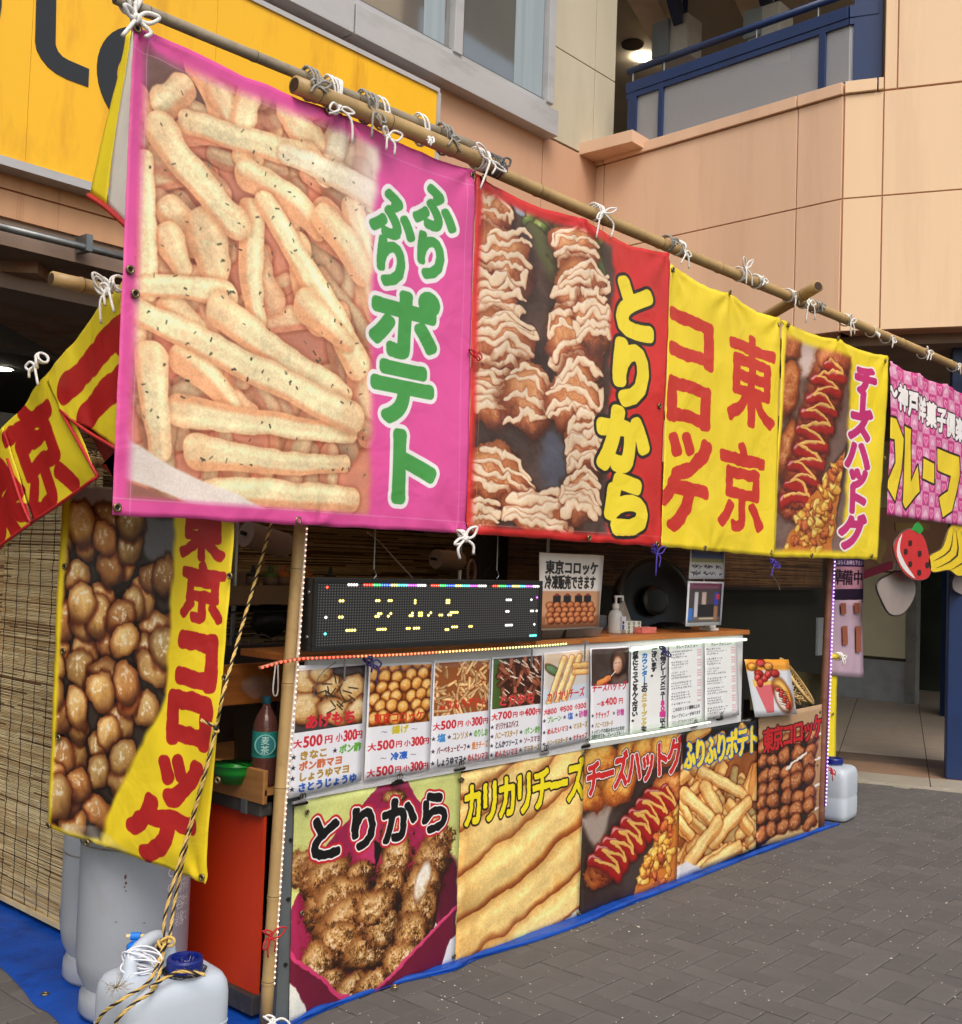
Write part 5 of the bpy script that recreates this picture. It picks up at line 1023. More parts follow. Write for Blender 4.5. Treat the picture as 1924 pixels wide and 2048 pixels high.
# ------------------------------------------------------------------ cloth
def nz(x, y, z): return mnoise.noise(Vector((x, y, z)))
def cloth(name, key, corners, mt, parent=None, nx=70, ny=60, amp=.010, fscale=(2.2, 1.3), ties=(), sag=.02, hem=.006, seed=0, thick=.0012, curl=0, uvfn=None, label=None, out=None, bot=()):
    TL, TR, BR, BL = [np.array(p, float) for p in corners]; S = PR.get(key); n = np.cross(TR-TL, BL-TL); n /= np.linalg.norm(n)
    if out is not None and n@np.array(out) < 0: n = -n
    vs, uv = [], []; Wd, Hd = np.linalg.norm(TR-TL), np.linalg.norm(BL-TL)
    for j in range(ny+1):
        v = j/ny
        for i in range(nx+1):
            u = i/nx; p = (TL*(1-u)+TR*u)*(1-v)+(BL*(1-u)+BR*u)*v; x, y = u*Wd, v*Hd
            d = amp*(nz(x*fscale[0], y*fscale[1], seed)+.5*nz(x*fscale[0]*2.4, y*fscale[1]*2.2, seed+7)+.22*nz(x*7, y*5, seed+3))
            dz = 0.0
            if ties:
                near = min(ties, key=lambda t: abs(t-u)); 
                for t in ties:
                    rx, ry = (u-t)*Wd, y+.01; rr = math.hypot(rx, ry)
                    if rr < .5: d += .011*math.exp(-rr/.16)*math.cos(math.atan2(rx, ry)*7+seed)*min(1, rr/.03)
                srt = sorted(ties)
                for a, b in zip(srt[:-1], srt[1:]):
                    if a <= u <= b: s_ = math.sin((u-a)/(b-a)*math.pi); dz -= sag*s_*max(0, 1-v*3)**2; d += -.006*s_*math.exp(-v*8)
            for t in bot:
                rx, ry = (u-t)*Wd, Hd-y+.01; rr = math.hypot(rx, ry)
                if rr < .4: d += .008*math.exp(-rr/.13)*math.cos(math.atan2(rx, ry)*6+seed)*min(1, rr/.03)
            e = max(0, 1-min(v, 1-v)*Hd/.05); e2 = max(0, 1-min(u, 1-u)*Wd/.04)
            d += hem*e*nz(x*14, 3*round(v), seed+11)+hem*.5*e2*nz(y*12, u, seed+13)
            if curl: d += curl*(max(0, v-.8)/.2)**2
            q = p+n*d+np.array((0, 0, dz)); q[2] += hem*.8*nz(x*9, seed, 2.2)*e
            vs.append(q)
            if S is not None:
                w2 = S.G@np.array([(p-S.O)@S.ex, (p-S.O)@S.ey]); uv.append((w2[0], 1-w2[1]))
            else: uv.append((u, 1-v))
    fs = [(j*(nx+1)+i, j*(nx+1)+i+1, (j+1)*(nx+1)+i+1, (j+1)*(nx+1)+i) for j in range(ny) for i in range(nx)]
    if uv[0] == (0, 0): uv[0] = (1e-5, 1e-5)
    o = MB().add(vs, fs, uv).build(name, mt, parent, smooth_=True, label=label)
    if thick: s = o.modifiers.new('thick', 'SOLIDIFY'); s.thickness = thick; s.offset = 0
    return o
def grommet(parent, p, n=(0, -1, 0), r=.010):
    n = np.array(n, float); n /= np.linalg.norm(n); p = np.array(p, float)+n*.004; a = np.cross(n, (0, 0, 1)); a /= np.linalg.norm(a); b = np.cross(n, a)
    g_ = MB().tube([p+a*r*math.cos(t)+b*r*math.sin(t) for t in np.linspace(0, 6.2832, 13)[:-1]], r*.42, 6, closed=True).build('grommet', BRASS, parent, smooth_=True)
    MB().tube([p-n*.001, p+n*.0005], r*.75, 10).build('eyelet_hole', DARKHOLE, g_)
def tie(p, pr, axis, label, seed, cord=CORD_W, group='cord ties lashing the banners to the bamboo poles', loops=3, bow=1.0, r=.0042, down=.05, cat='cord tie', toward=(0, -1, 0), pf=None):
    """cord wound round a pole at p (pole radius pr, axis) with a bow knot on the viewer's side"""
    rg = random.Random(seed); p = np.array(p, float); ax = np.array(axis, float); ax /= np.linalg.norm(ax); f = np.array(toward, float); f -= ax*(f@ax); f /= np.linalg.norm(f); u = np.cross(ax, f)
    t = thing('cord_tie', p, label, cat, group)
    for k in range(loops):
        o_ = ax*(k-loops/2)*.011*rg.uniform(.6, 1.3); R_ = pr+r*1.1; el = rg.uniform(.0, .02)
        MB().tube([p+o_+f*math.cos(a)*(R_ if pf is None else pf+r)+u*math.sin(a)*R_*(1+el)+ax*.012*math.sin(a+k) for a in np.linspace(0, 6.2832, 17)[:-1]], r, 6, closed=True).build('winding', cord, t, smooth_=True)
    kn = p+f*((pr if pf is None else pf)+r*2)-np.array((0, 0, down*rg.uniform(.3, 1)))
    MB().tube(cr([p+f*((pr if pf is None else pf)+r), (p+kn)/2+f*.01, kn], 4), r, 6).build('strand', cord, t, smooth_=True)
    m = MB()
    for k in range(3):
        a0 = rg.uniform(0, 3); nn = np.array([rg.uniform(-1, 1) for _ in range(3)]); nn /= np.linalg.norm(nn); aa = np.cross(nn, (0, 0, 1)); aa /= np.linalg.norm(aa); bb = np.cross(nn, aa)
        m = MB().tube([kn+(aa*math.cos(q)+bb*math.sin(q))*r*2.0 for q in np.linspace(0, 6.28, 11)[:-1]], r, 6, closed=True); m.build('knot', cord, t, smooth_=True)
    for s_ in ((-1, 1) if bow > .5 else (1,)):
        L_ = rg.uniform(.035, .06)*bow; w_ = rg.uniform(.010, .018); dr = ax*s_*rg.uniform(.6, 1)+np.array((0, 0, rg.uniform(-.5, .8))); dr /= np.linalg.norm(dr); sd_ = np.cross(dr, f)
        MB().tube(cr([kn, kn+dr*L_*.5+sd_*w_+f*.008, kn+dr*L_+f*.014, kn+dr*L_*.5-sd_*w_+f*.006, kn], 5), r, 6).build('bow_loop', cord, t, smooth_=True)
    for s_ in (-1, 1):
        L_ = rg.uniform(.05, .11)*bow; MB().tube(cr([kn, kn+f*.012+ax*s_*L_*.35*rg.uniform(.3, 1)-np.array((0, 0, L_*.2)), kn+f*.010+ax*s_*L_*.6*rg.uniform(.1, 1)-np.array((0, 0, L_*rg.uniform(.3, 1)))], 4), r, 6).build('loose_end', cord, t, smooth_=True)
    return t
def bamboo(name, pts, r0, r1, label, seed=1, step=.30, mt=BAMBOO, ends=(True, True), group=None, off=.1, cat='bamboo pole'):
    P = np.array(pts[0], float), np.array(pts[-1], float); L_ = np.linalg.norm(P[1]-P[0]); d = (P[1]-P[0])/L_; rg = random.Random(seed); t = thing(name, P[0], label, cat, group)
    nodes = []; s_ = off
    while s_ < L_: nodes.append(s_); s_ += step*rg.uniform(.8, 1.2)
    ss = sorted(set([0, L_]+[x for nn in nodes for x in (nn-.012, nn-.004, nn, nn+.004, nn+.014) if 0 < x < L_]+list(np.arange(0, L_, .12))))
    bow = np.cross(d, (0.3, .5, .8)); bow /= np.linalg.norm(bow); A_ = L_*.0025*rg.uniform(-1, 1)
    cen = [P[0]+d*x+bow*A_*math.sin(x/L_*6+seed) for x in ss]; rr = []
    for x in ss:
        r = r0+(r1-r0)*x/L_; k = min([abs(x-nn) for nn in nodes]+[9]); r *= 1+(.10 if k < .003 else .07 if k < .006 else 0); rr.append(r)
    cu_ = MB().tube(cen, rr, 14).build('culm', mt, t, smooth_=True)
    for nn in nodes:
        c = P[0]+d*nn+bow*A_*math.sin(nn/L_*6+seed); r = (r0+(r1-r0)*nn/L_)*1.085; MB().tube([c+d*.004, c+d*.0065], r, 14).build('node_ring', BAMBOO_D, cu_)
    for k, (pp, dd, rq) in enumerate(((cen[0], -d, r0), (cen[-1], d, r1))):
        if ends[k]: MB().tube([pp+dd*.0005, pp+dd*.002], rq*.74, 14).build('hollow_end', HOLLOW, cu_)
    return t
# ------------------------------------------------------------------ bamboo frame
FX0, FX1 = float(onY(240, 0, YF)[0]), 7.2
zp = 3.165
pA0, pA1 = onY(243, 2, YF+.02), onY(944, 292, YF+.02)
bamboo('bamboo_pole', [pA0+(-.02, 0, .0), pA1], .017, .019, 'thin weathered grey bamboo pole along the top above the fries banner', 3, .42, BAMBOO_G)
pB0, pB1 = onY(590, 168, YF-.01), onY(1003, 338, YF-.01)
bamboo('bamboo_pole', [pB0, pB1], .030, .029, 'short thick bamboo pole with open end lashed below the thin grey pole', 5, .30, off=.09)
pC0, pC1 = onY(965, 327, YF+.045), onY(1930, 744, YF+.02)
dC = (pC1-pC0)/np.linalg.norm(pC1-pC0)
bamboo('bamboo_pole', [pC0, pC0+dC*7.0], .027, .031, 'long yellowish bamboo pole carrying the red and yellow banners', 7, .52, off=.35)
q0, q1 = onY(103, 557, .41), onY(262, 596, .41)
bamboo('bamboo_pole', [q0, q0+(4.4, 0, 0)], .024, .026, 'open ended bamboo pole sticking out left of the fries banner', 9, .5)
q0, q1 = onY(186, 926, .9), onY(300, 936, .9); bamboo('bamboo_pole', [q0-(.1, 0, 0), q0+(4.2, 0, 0)], .02, .022, 'low bamboo crossbar glimpsed behind the yellow side cloth', 11, .4)
e1 = onY(1636, 572, -.36); e0 = np.array((4.05, .6, 2.88)); q_ = onY(1582, 604, -.14)
dR_ = e1-q_; dR_ /= np.linalg.norm(dR_); bamboo('bamboo_rafter', [e1-dR_*1.4, e1], .032, .033, 'bamboo rafter end poking up through the pole above the hot dog banner', 12, .3, ends=(False, True), off=1.27)
def P3(px, py, y): return onY(px, py, y)
lp0, lp1 = P3(599, 1040, -.03), P3(530, 2040, -.03); dd = (lp0-lp1)
bamboo('bamboo_post', [lp1-dd*.005, lp1+dd*1.02], .0215, .019, 'upright bamboo post at the left front corner of the stall', 14, .33, off=.13)
rp0, rp1 = P3(1659, 1090, -.02), P3(1641, 1655, -.02); dd = rp0-rp1
RPM = mat('purple_lit_bamboo', (120, 78, 62), .5, .2, 9, .05)  # bamboo with the reddish tint of the purple strip's light in its colour
bamboo('bamboo_post', [rp1, rp1+dd*1.05], .022, .022, 'upright post tinted as if purple lit at the right front corner of the stall', 15, .35, RPM)
# grey steel corner post
gp0, gp1 = P3(580, 1585, -.0), P3(551, 2046, -.0)
gs = thing('steel_post', gp1, 'grey painted steel angle post beside the left bamboo post', 'post')
MB().box(.04, -.004, .0, .098, .05, .77).build('angle', mat('grey_painted_steel', (92, 98, 100), .5, .12, 8, .05, dirt=(60, 56, 52), dscale=10), gs)
for z_ in (.2, .42, .62): MB().tube([(.07, -.010, z_), (.07, -.004, z_)], .007, 10).build('bolt', DARKHOLE, gs)
def led_strip(name, pts, label, colf, gap=.0167, tint=(200, 196, 190), w_=.010, face=(0, -1, 0), emis=2.2, bead=.0034):
    P = [np.array(p, float) for p in pts]; t = thing(name, P[0], label, 'led light strip'); MB().tube(P, w_*.62, 6).build('flexible_tube', mat('led_tube_'+name+label[:8].replace(' ', '_'), tint, .35, .05, 20, 0), t, smooth_=True)
    seg = [np.linalg.norm(b-a) for a, b in zip(P[:-1], P[1:])]; T_ = sum(seg); groups = {}; s_ = gap/2; f = np.array(face, float)
    while s_ < T_:
        x = s_; k = 0
        while k < len(seg)-1 and x > seg[k]: x -= seg[k]; k += 1
        c = P[k]+(P[k+1]-P[k])*x/seg[k]+f*w_*.62; col = colf(s_/T_); groups.setdefault(col, MB()).sphere(c, bead, 5); s_ += gap
    for col, m in groups.items(): m.build('leds', mat('led_%d_%d_%d' % col, col, .5, 0, 1, 0, emis=emis), t, kind='stuff')
    return t
l0, l1 = P3(612, 1052, -.045), P3(546, 1972, -.045)
led_strip('led_strip', cr([l0, l0*.7+l1*.3+(.004, 0, 0), l0*.4+l1*.6+(-.004, 0, 0), l1], 5), 'warm white led strip running down the left bamboo post', lambda t: (255, 214, 190), gap=.0185, tint=(206, 190, 176), emis=1.1)
r0_, r1_ = P3(1668, 1112, -.045), P3(1650, 1612, -.045)
led_strip('led_strip', [r0_, r1_], 'purple led strip running down the right post', lambda t: (214, 170, 255), gap=.024, tint=(150, 96, 200), emis=2.5, bead=.0052)
hp = [P3(*q, -.075) for q in ((518, 1336), (560, 1324), (602, 1317), (700, 1313), (800, 1309), (880, 1304), (960, 1299), (1040, 1294), (1100, 1290), (1133, 1287))]
def cf(t):
    k = min(3, int(t*4.0)); return [(255, 92, 70), (255, 130, 84), (255, 206, 120), (226, 240, 150)][k]
led_strip('led_strip', hp, 'red to yellow led strip strung above the menu sheets', cf, gap=.019, tint=(150, 90, 60), emis=1.6, bead=.0045)
wp = [P3(*q, -.05) for q in ((1262, 1301), (1283, 1296), (1330, 1290), (1400, 1283), (1492, 1279))]
t = thing('led_tube', wp[0], 'glowing white light tube along the top of the crepe menu lists', 'light tube'); MB().tube(cr(wp, 4), .0075, 8).build('tube', mat('glow_tube', (236, 255, 226), .4, 0, 1, 0, emis=1.1), t, smooth_=True)
wp = [P3(*q, -.05) for q in ((1180, 1484), (1300, 1466), (1420, 1444))]
t = thing('led_tube', wp[0], 'glowing white light tube along the bottom of the crepe menu lists', 'light tube'); MB().tube(cr(wp, 4), .005, 8).build('tube', mat('glow_tube', (236, 255, 226), .4), t, smooth_=True)
# ------------------------------------------------------------------ front banners
bn = [onY(px, py, YF) for px, py in ((268, 44), (950, 343), (930, 1067), (225, 1030))]
def sub(c, u, v): return (c[0]*(1-u)+c[1]*u)*(1-v)+(c[3]*(1-u)+c[2]*u)*v
def banner(name, key, px, label, ties, seed, groms, **k):
    c = [onY(a, b, YF if 'y' not in k else k['y']) for a, b in px]; t = thing(name, c[0], label, 'banner'); k.pop('y', None)
    cloth('cloth', key, c, print_mat(key, k.pop('rough', .40), bump=.35), t, ties=ties, seed=seed, out=(0, -1, 0), **k)
    for a, b in groms:
        q = onY(a, b, c[0][1]); grommet(t, q+(0, -.003, 0))
    return t
banner('fries_banner', 'fries', ((266, 44), (950, 343), (930, 1067), (225, 1030)), 'large pink vinyl banner printed with french fries and green lettering', (.01, .55, .99), 1, ((272, 58), (258, 540), (232, 1015), (594, 1041), (913, 1064), (655, 222), (943, 352), (268, 588)), nx=110, ny=90, amp=.012, sag=.012, bot=(.5, .98))
banner('chicken_banner', 'chicken', ((952, 347), (1338, 507), (1322, 1094), (933, 1067)), 'red vinyl banner printed with mayonnaise covered fried chicken on sticks', (.01, .5, .99), 5, ((965, 357), (1317, 812), (1312, 1088), (1176, 1076), (940, 1058)), nx=80, ny=70, amp=.013, sag=.03, bot=(.02, .6, .98))
banner('tokyo_croquette_banner', 'tokyo', ((1340, 527), (1562, 638), (1546, 1113), (1322, 1093)), 'plain yellow banner with big red brush lettering beside the red banner', (.02, .5, .98), 8, ((1344, 540), (1408, 1096), (1458, 585), (1556, 650), (1540, 1105)), nx=70, ny=60, amp=.010, bot=(.4,))
banner('hot_dog_banner', 'hotdog', ((1566, 640), (1777, 712), (1756, 1119), (1545, 1114)), 'yellow bordered banner picturing a ketchup covered hot dog with pink lettering', (.02, .5, .98), 12, ((1575, 650), (1768, 916), (1675, 677), (1769, 722), (1742, 1112), (1622, 1111)), nx=70, ny=60, amp=.009)
c = PR['crepe']; tt = thing('crepe_banner', c.c[0], 'pink heart checked banner with yellow lettering on the neighbouring crepe stall', 'banner')
cloth('cloth', 'crepe', c.c, print_mat('crepe', .5, bump=.3), tt, nx=90, ny=40, amp=.014, ties=(.02, .25, .5, .75, .98), sag=.02, seed=20, out=(0, -1, 0))
# ties on the poles
AX = (1, 0, 0)
poleA = lambda px, py: onY(px, py, YF+.02); G2 = 'cord ties lashing the banners to the bamboo poles'
T_ = [((262, 14), .018, 'white cord knotted at the left end of the top pole', 4, CORD_W, 1.3, .05), ((620, 150), .034, 'grey cord looped round both poles near the open bamboo end', 3, CORD_G, .8, .03), ((665, 172), .04, 'bundle of white cord round both poles above the fries banner', 5, CORD_W, 1.5, .06),
      ((735, 205), .038, 'grey and white cord wound round both poles, third from the left', 4, CORD_G, 1.0, .03), ((762, 218), .038, 'white bow hanging below the double pole', 2, CORD_W, 1.1, .10), ((842, 250), .038, 'thin white cord ring round the double pole without a bow', 2, CORD_W, .5, .08), ((888, 272), .038, 'grey cord tied beside the corner of the yellow shop sign', 3, CORD_G, .7, .0),
      ((962, 318), .036, 'white bow where the pink and red banners meet', 5, CORD_W, 1.8, .01), ((990, 332), .034, 'dark grey wire winding where the bamboo poles join', 6, mat('grey_wire', (92, 90, 88), .6, .1), .6, .0),
      ((1192, 424), .031, 'white bow at the middle of the red banner top', 4, CORD_W, 1.7, .02), ((1335, 480), .031, 'grey cord loop just left of the yellow banner', 2, CORD_G, .4, .0), ((1356, 500), .031, 'white cord knot joining the red and yellow banners', 4, CORD_W, 1.0, .03), ((1478, 556), .031, 'white cord with a tall loop at the middle of the yellow banner', 2, CORD_W, 1.4, -.03), ((1512, 572), .031, 'small white cord knot right of the yellow banner middle', 3, CORD_W, .7, -.0),
      ((1578, 598), .033, 'tangled white cord left of the rafter end', 4, CORD_W, 1.2, .03), ((1606, 610), .033, 'tangled white cord under the rafter end', 5, CORD_W, 1.4, .02), ((1630, 622), .033, 'grey cord winding right of the rafter end', 4, CORD_G, .7, .0), ((1690, 655), .031, 'white bow at the middle of the hot dog banner', 2, CORD_W, 1.3, .02), ((1742, 678), .031, 'thin white cord ring near the hot dog banner corner', 2, CORD_W, .5, .02),
      ((1772, 695), .031, 'white cord knot at the right corner of the hot dog banner', 4, CORD_W, .9, .03), ((1845, 722), .031, 'white cord with upright loose end above the pink crepe banner', 3, CORD_W, 1.3, -.02), ((1905, 742), .031, 'white cord ring at the right edge above the pink banner', 3, CORD_W, .6, .0)]
def atpx(P0, P1, px):
    lo, hi = -1.0, 8.0
    for _ in range(40):
        m_ = (lo+hi)/2
        if proj(P0+(P1-P0)*m_)[0] < px: lo = m_
        else: hi = m_
    return P0+(P1-P0)*lo
for i, (px, r, lb, n_, cd_, bw, dn) in enumerate(T_):
    if i == 0: cpt, r = atpx(pA0, pA1, px[0]), .018
    elif i < 7: A_, B_ = atpx(pA0, pA1, px[0]), atpx(pB0, pB1, px[0]); cpt = (A_+B_)/2; r = np.linalg.norm(A_-B_)/2+.016
    elif i < 9: cpt, r = atpx(pB0, pB1, px[0]), .034
    else: cpt, r = atpx(pC0, pC1, px[0]), .0305
    tie(cpt, r, AX, lb, 30+i, cd_, G2, loops=n_, bow=bw, down=dn, r=.0042 if i else .006, pf=.030 if 0 < i < 7 else None)
def hang_tie(px, py, y, lb, seed, cord, bow=1.2, r=.0045, grp='cord ties at the lower banner corners', towards=(0, -1, 0)): tie(onY(px, py, y), .006, (1, 0, 0), lb, seed, cord, grp, loops=2, bow=bow, r=r, down=.02, toward=towards)
hang_tie(924, 1068, YF-.02, 'white bow at the bottom corner between pink and red banners', 71, CORD_W, 1.7, .0055)
hang_tie(946, 705, YF-.02, 'small red cord joining the pink and red banner edges', 72, CORD_R, .5, .003)
hang_tie(1309, 1102, YF-.01, 'purple cord hanging from the red banner corner', 73, CORD_P, 1.1, .0035); hang_tie(1545, 1122, YF-.01, 'purple cord hanging below the yellow banner corner', 74, CORD_P, 1.0, .0035)
hang_tie(536, 1865, -.06, 'red string tied round the left bamboo post near its foot', 75, CORD_R, 1.0, .003); hang_tie(1660, 1538, -.06, 'red string tied to the narrow yellow flag', 76, CORD_R, .8, .003)
hang_tie(540, 2036, -.06, 'white string lashed round the foot of the left posts', 77, CORD_W, 1.2, .004); hang_tie(738, 1322, -.07, 'dark purple cord over the wing bolt at the first menu', 78, mat('indigo_cord', (40, 34, 84), .7), .9, .0035); hang_tie(1325, 1296, -.07, 'indigo cord tied round the light tube over the crepe lists', 79, mat('indigo_cord', (40, 34, 84), .7), .8, .0035)
# ------------------------------------------------------------------ left side cloths
fx = -.68; side = thing('yellow_side_cloth', onX(150, 800, fx), 'slanting yellow cloth with red characters and split flaps on the stall side', 'banner')
fm = print_mat('flag', .38, bump=.3); QX = lambda *a: [onX(px, py, fx) for px, py in a]
fl = [('flap', ((86, 752), (250, 556), (250, 906), (126, 822)), 1), ('flap', ((2, 860), (100, 738), (199, 953), (66, 1045)), 2), ('flap', ((-105, 985), (10, 852), (64, 1046), (-60, 1135)), 3)]
for nm, c, sd in fl: cloth(nm, 'flag', QX(*c), fm, side, nx=34, ny=34, amp=.016, fscale=(3.2, 2.0), seed=sd*3+.5, out=(-1, 0, 0), hem=.008)
HEM = mat('red_hem', (176, 30, 34), .5, .1, 20, .1); offx = lambda P, d=-.006: [p+np.array((d, 0, 0)) for p in P]
for c in (((124, 820), (199, 953)), ((199, 953), (130, 1003), (66, 1046)), ((124, 820), (170, 858), (235, 897)), ((18, 918), (45, 1000), (65, 1046)), ((66, 1046), (0, 1094), (-60, 1135))): MB().tube(cr(offx(QX(*c)), 4), .0055, 6).build('hem', HEM, side, smooth_=True)
MB().add(offx(QX((122, 815), (240, 860), (240, 900), (172, 928), (195, 950)), .05), [(0, 1, 2, 3, 4)]).build('red_backing', mat('dark_red_cloth', (118, 16, 16), .6, .1), side)
MB().tube(offx(QX((90, 748), (-60, 935)), .04), .009, 6).build('red_edge_roll', mat('dark_red_cloth', (118, 16, 16), .6), side)
for i, (px, py, lb) in enumerate(((205, 572, 'white cord bow tying the yellow side cloth to the bamboo'), (84, 716, 'white cord loop at the outer edge of the yellow side cloth'), (238, 568, 'white cord loop half hidden behind the fries banner edge'))):
    tie(onX(px, py, fx-.01), .02 if i != 1 else .012, (1, 0, .0) if i == 0 else (0, 1, 0), lb, 90+i, CORD_W, 'cord ties of the side cloth', loops=2, bow=1.6 if i == 0 else .9, down=.03, toward=(-.7, -.7, 0))
# white and yellow folded cloth behind the fries banner
fc = thing('folded_flag', onX(215, 250, fx), 'yellow and white cloth with red hem folded behind the fries banner', 'banner')
cloth('yellow_border', None, QX((252, 70), (262, 60), (216, 412), (184, 388)), mat('yellow_vinyl', (240, 218, 40), .45, .05, 8, .06), fc, nx=6, ny=24, amp=.012, seed=3, out=(-1, 0, 0))
cloth('white_back', None, QX((262, 60), (290, 60), (275, 470), (216, 412)), mat('white_vinyl', (224, 220, 212), .5, .05, 8, .06), fc, nx=8, ny=24, amp=.012, seed=3.4, out=(-1, 0, 0))
MB().tube(cr(offx(QX((180, 392), (216, 416), (262, 458))), 4), .009, 8).build('hem', HEM, fc, smooth_=True)
# tall side banner
sb = thing('croquette_side_banner', onX(280, 1300, SIDE), 'tall yellow banner with fried potato balls hanging over the gas cylinders', 'banner')
cs = [SP(126, 965), SP(470, 1000), SP(413, 1765), SP(95, 1655)]
cloth('cloth', 'side', cs, print_mat('side', .36, bump=.4), sb, nx=60, ny=90, amp=.014, fscale=(2.4, 1.6), seed=31, out=(-1, 0, 0), hem=.008, bot=(.35, .97))
for px, py in ((131, 1133), (128, 1302), (118, 1475), (98, 1651), (175, 1685), (405, 1754), (437, 1560), (451, 1355), (461, 1152)): grommet(sb, SP(px, py, .006), (-1, -.3, 0), .008)
# ------------------------------------------------------------------ reed blinds
REED = [mat('reed_straw', (178, 154, 112), .6, .25, 9, .0, stretch=(1, 1, 30), dirt=(110, 84, 50), dscale=40, damt=.6), mat('reed_pale', (198, 180, 140), .6, .2, 9), mat('reed_brown', (104, 74, 44), .7, .25, 9), mat('reed_dark', (66, 42, 26), .7, .25, 9)]
THR = mat('black_thread', (26, 22, 22), .8)
def blind(name, A, B, z0, z1, label, reeds=(0, 1, 0, 2), dz=.0062, nthr=8, seed=1, tilt=0.0, sagf=None, wx=.0022):
    A, B = np.array(A, float), np.array(B, float); d = B-A; L_ = np.linalg.norm(d); d3 = np.array((d[0], d[1], 0))/L_; nrm = np.array((d3[1], -d3[0], 0)); t = thing(name, (A[0], A[1], z0), label, 'reed blind'); rg = random.Random(seed); ms = {}
    n = int((z1-z0)/dz)
    for i in range(n):
        z = z0+i*dz; k = 0; x = 0
        while x < L_:
            l = min(L_-x, rg.uniform(.25, .9)); c = rg.choice(reeds); h = dz*rg.uniform(.34, .50); o_ = nrm*rg.uniform(0, .0022)
            a = np.array((A[0], A[1], z))+d3*x+o_; b = a+d3*l+np.array((0, 0, tilt*l+rg.uniform(-.0016, .0016)))
            a[2] += tilt*x; b[2] += tilt*x
            if sagf: a = a+sagf(a); b = b+sagf(b)
            m = ms.setdefault(c, MB()); up = np.array((0, 0, h)); w_ = nrm*wx
            m.add([a-up+w_*0, a+w_, a+up, b-up, b+w_, b+up], [(0, 3, 4, 1), (1, 4, 5, 2), (0, 2, 5, 3)]); x += l
    for c, m in ms.items(): m.build('reeds', REED[c], t, kind='stuff')
    for k in range(nthr):
        x = L_*(k+.5)/nthr; pts = []
        for i in range(0, n+4, 4):
            z = z0+min(i, n)*dz; p = np.array((A[0], A[1], z+tilt*x))+d3*x+nrm*(.0045)+d3*rg.uniform(-.006, .006)
            if sagf: p = p+sagf(p)
            pts.append(p)
        MB().tube(pts, .0016, 4).build('thread', THR, t)
    return t
zb0 = float(onX(60, 1815, -.06)[2])
blind('reed_blind', (-.06, 2.6), (-.06, 1.12), max(.03, zb0), 2.0, 'straw coloured reed blind covering the left side of the stall', reeds=(0, 1, 1, 0, 1, 0, 0, 1, 2), nthr=14, seed=4, dz=.0064)
bb = MB().box(-.075, 1.12, max(.03, zb0)-.02, -.055, 2.6, max(.03, zb0)); tt = bpy.data.objects['reed_blind']; bb.build('bottom_slat', REED[1], tt)
# ceiling of reeds, seen from below, and dark blinds at the back and right
cl = thing('reed_ceiling', (2, .9, 2.1), 'sagging reed mat tied under the stall roof', 'reed mat'); ms = {}; rg = random.Random(8)
def czf(x, y): return 2.10-.22*(y-.15)/1.6-.05*math.sin((x+.2)*2.1)*math.sin(max(0, y)*1.9)
n = 210
for i in range(n):
    y = .12+i*.0089; x = -.35
    while x < 4.4:
        l = rg.uniform(.4, .8); c = rg.choice((0, 1, 1, 2)); m = ms.setdefault(c, MB()); z0, z1 = czf(x, y), czf(x+l, y); h = .0033
        m.add([(x, y-h, z0), (x, y, z0-.002), (x, y+h, z0), (x+l, y-h, z1), (x+l, y, z1-.002), (x+l, y+h, z1)], [(0, 3, 4, 1), (1, 4, 5, 2), (0, 2, 5, 3)]); x += l
for c, m in ms.items(): m.build('reeds', REED[c], cl, kind='stuff')
for k in range(34):
    x = -.3+k*.14; MB().tube([(x+.012*math.sin(y*9+k), y, czf(x, y)-.006) for y in np.linspace(.14, 1.95, 14)], .0018, 4).build('thread', THR, cl)
blind('reed_blind', (4.3, 1.95), (-.1, 1.95), 1.05, 2.0, 'dim brown reed blind across the back of the stall', reeds=(0, 1, 2, 0), nthr=34, seed=9, dz=.008)
XR1 = float(onY(1644, 1200, 1.2)[0])
blind('reed_blind', (XR1, 1.2), (2.6, 1.2), 1.46, 2.0, 'dark reddish brown rolled blind at the right of the stall', reeds=(2, 2, 3), nthr=22, seed=10, dz=.0078, tilt=0)
MB().box(2.6, 1.185, 1.44, XR1, 1.215, 1.462).build('slat', mat('black_slat', (24, 18, 16), .7), bpy.data.objects['reed_blind.002'])
# roof
rf = thing('stall_roof', (2, .8, 2.7), 'dark tarpaulin roof sloping back behind the front banners', 'roof')
RT = bpy.data.materials.new('translucent_roof_tarp'); RT.use_nodes = True; _n, _l = RT.node_tree.nodes, RT.node_tree.links; _t = _n.new('ShaderNodeBsdfTranslucent'); _t.inputs[0].default_value = (.86, .72, .52, 1); _mx = _n.new('ShaderNodeMixShader'); _mx.inputs[0].default_value = .85
_n['Principled BSDF'].inputs['Base Color'].default_value = (.35, .28, .2, 1); _l.new(_n['Principled BSDF'].outputs[0], _mx.inputs[1]); _l.new(_t.outputs[0], _mx.inputs[2]); _l.new(_mx.outputs[0], _n['Material Output'].inputs[0])
MB().add([(-.02, .12, 2.78), (4.6, .12, 2.78), (4.6, 2.0, 2.2), (-.02, 2.0, 2.2)], [(0, 1, 2, 3)]).build('tarp', RT, rf).modifiers.new('s', 'SOLIDIFY').thickness = .004
XR2 = float(onY(1650, 1200, 1.28)[0])
MB().add([(2.4, 1.28, 0.02), (XR2, 1.28, 0.02), (XR2, 1.28, 2.2), (2.4, 1.28, 2.2)], [(0, 1, 2, 3)]).build('rear_sheet', mat('dark_green_sheet', (34, 35, 27), .7, .15, 3, .1), rf)
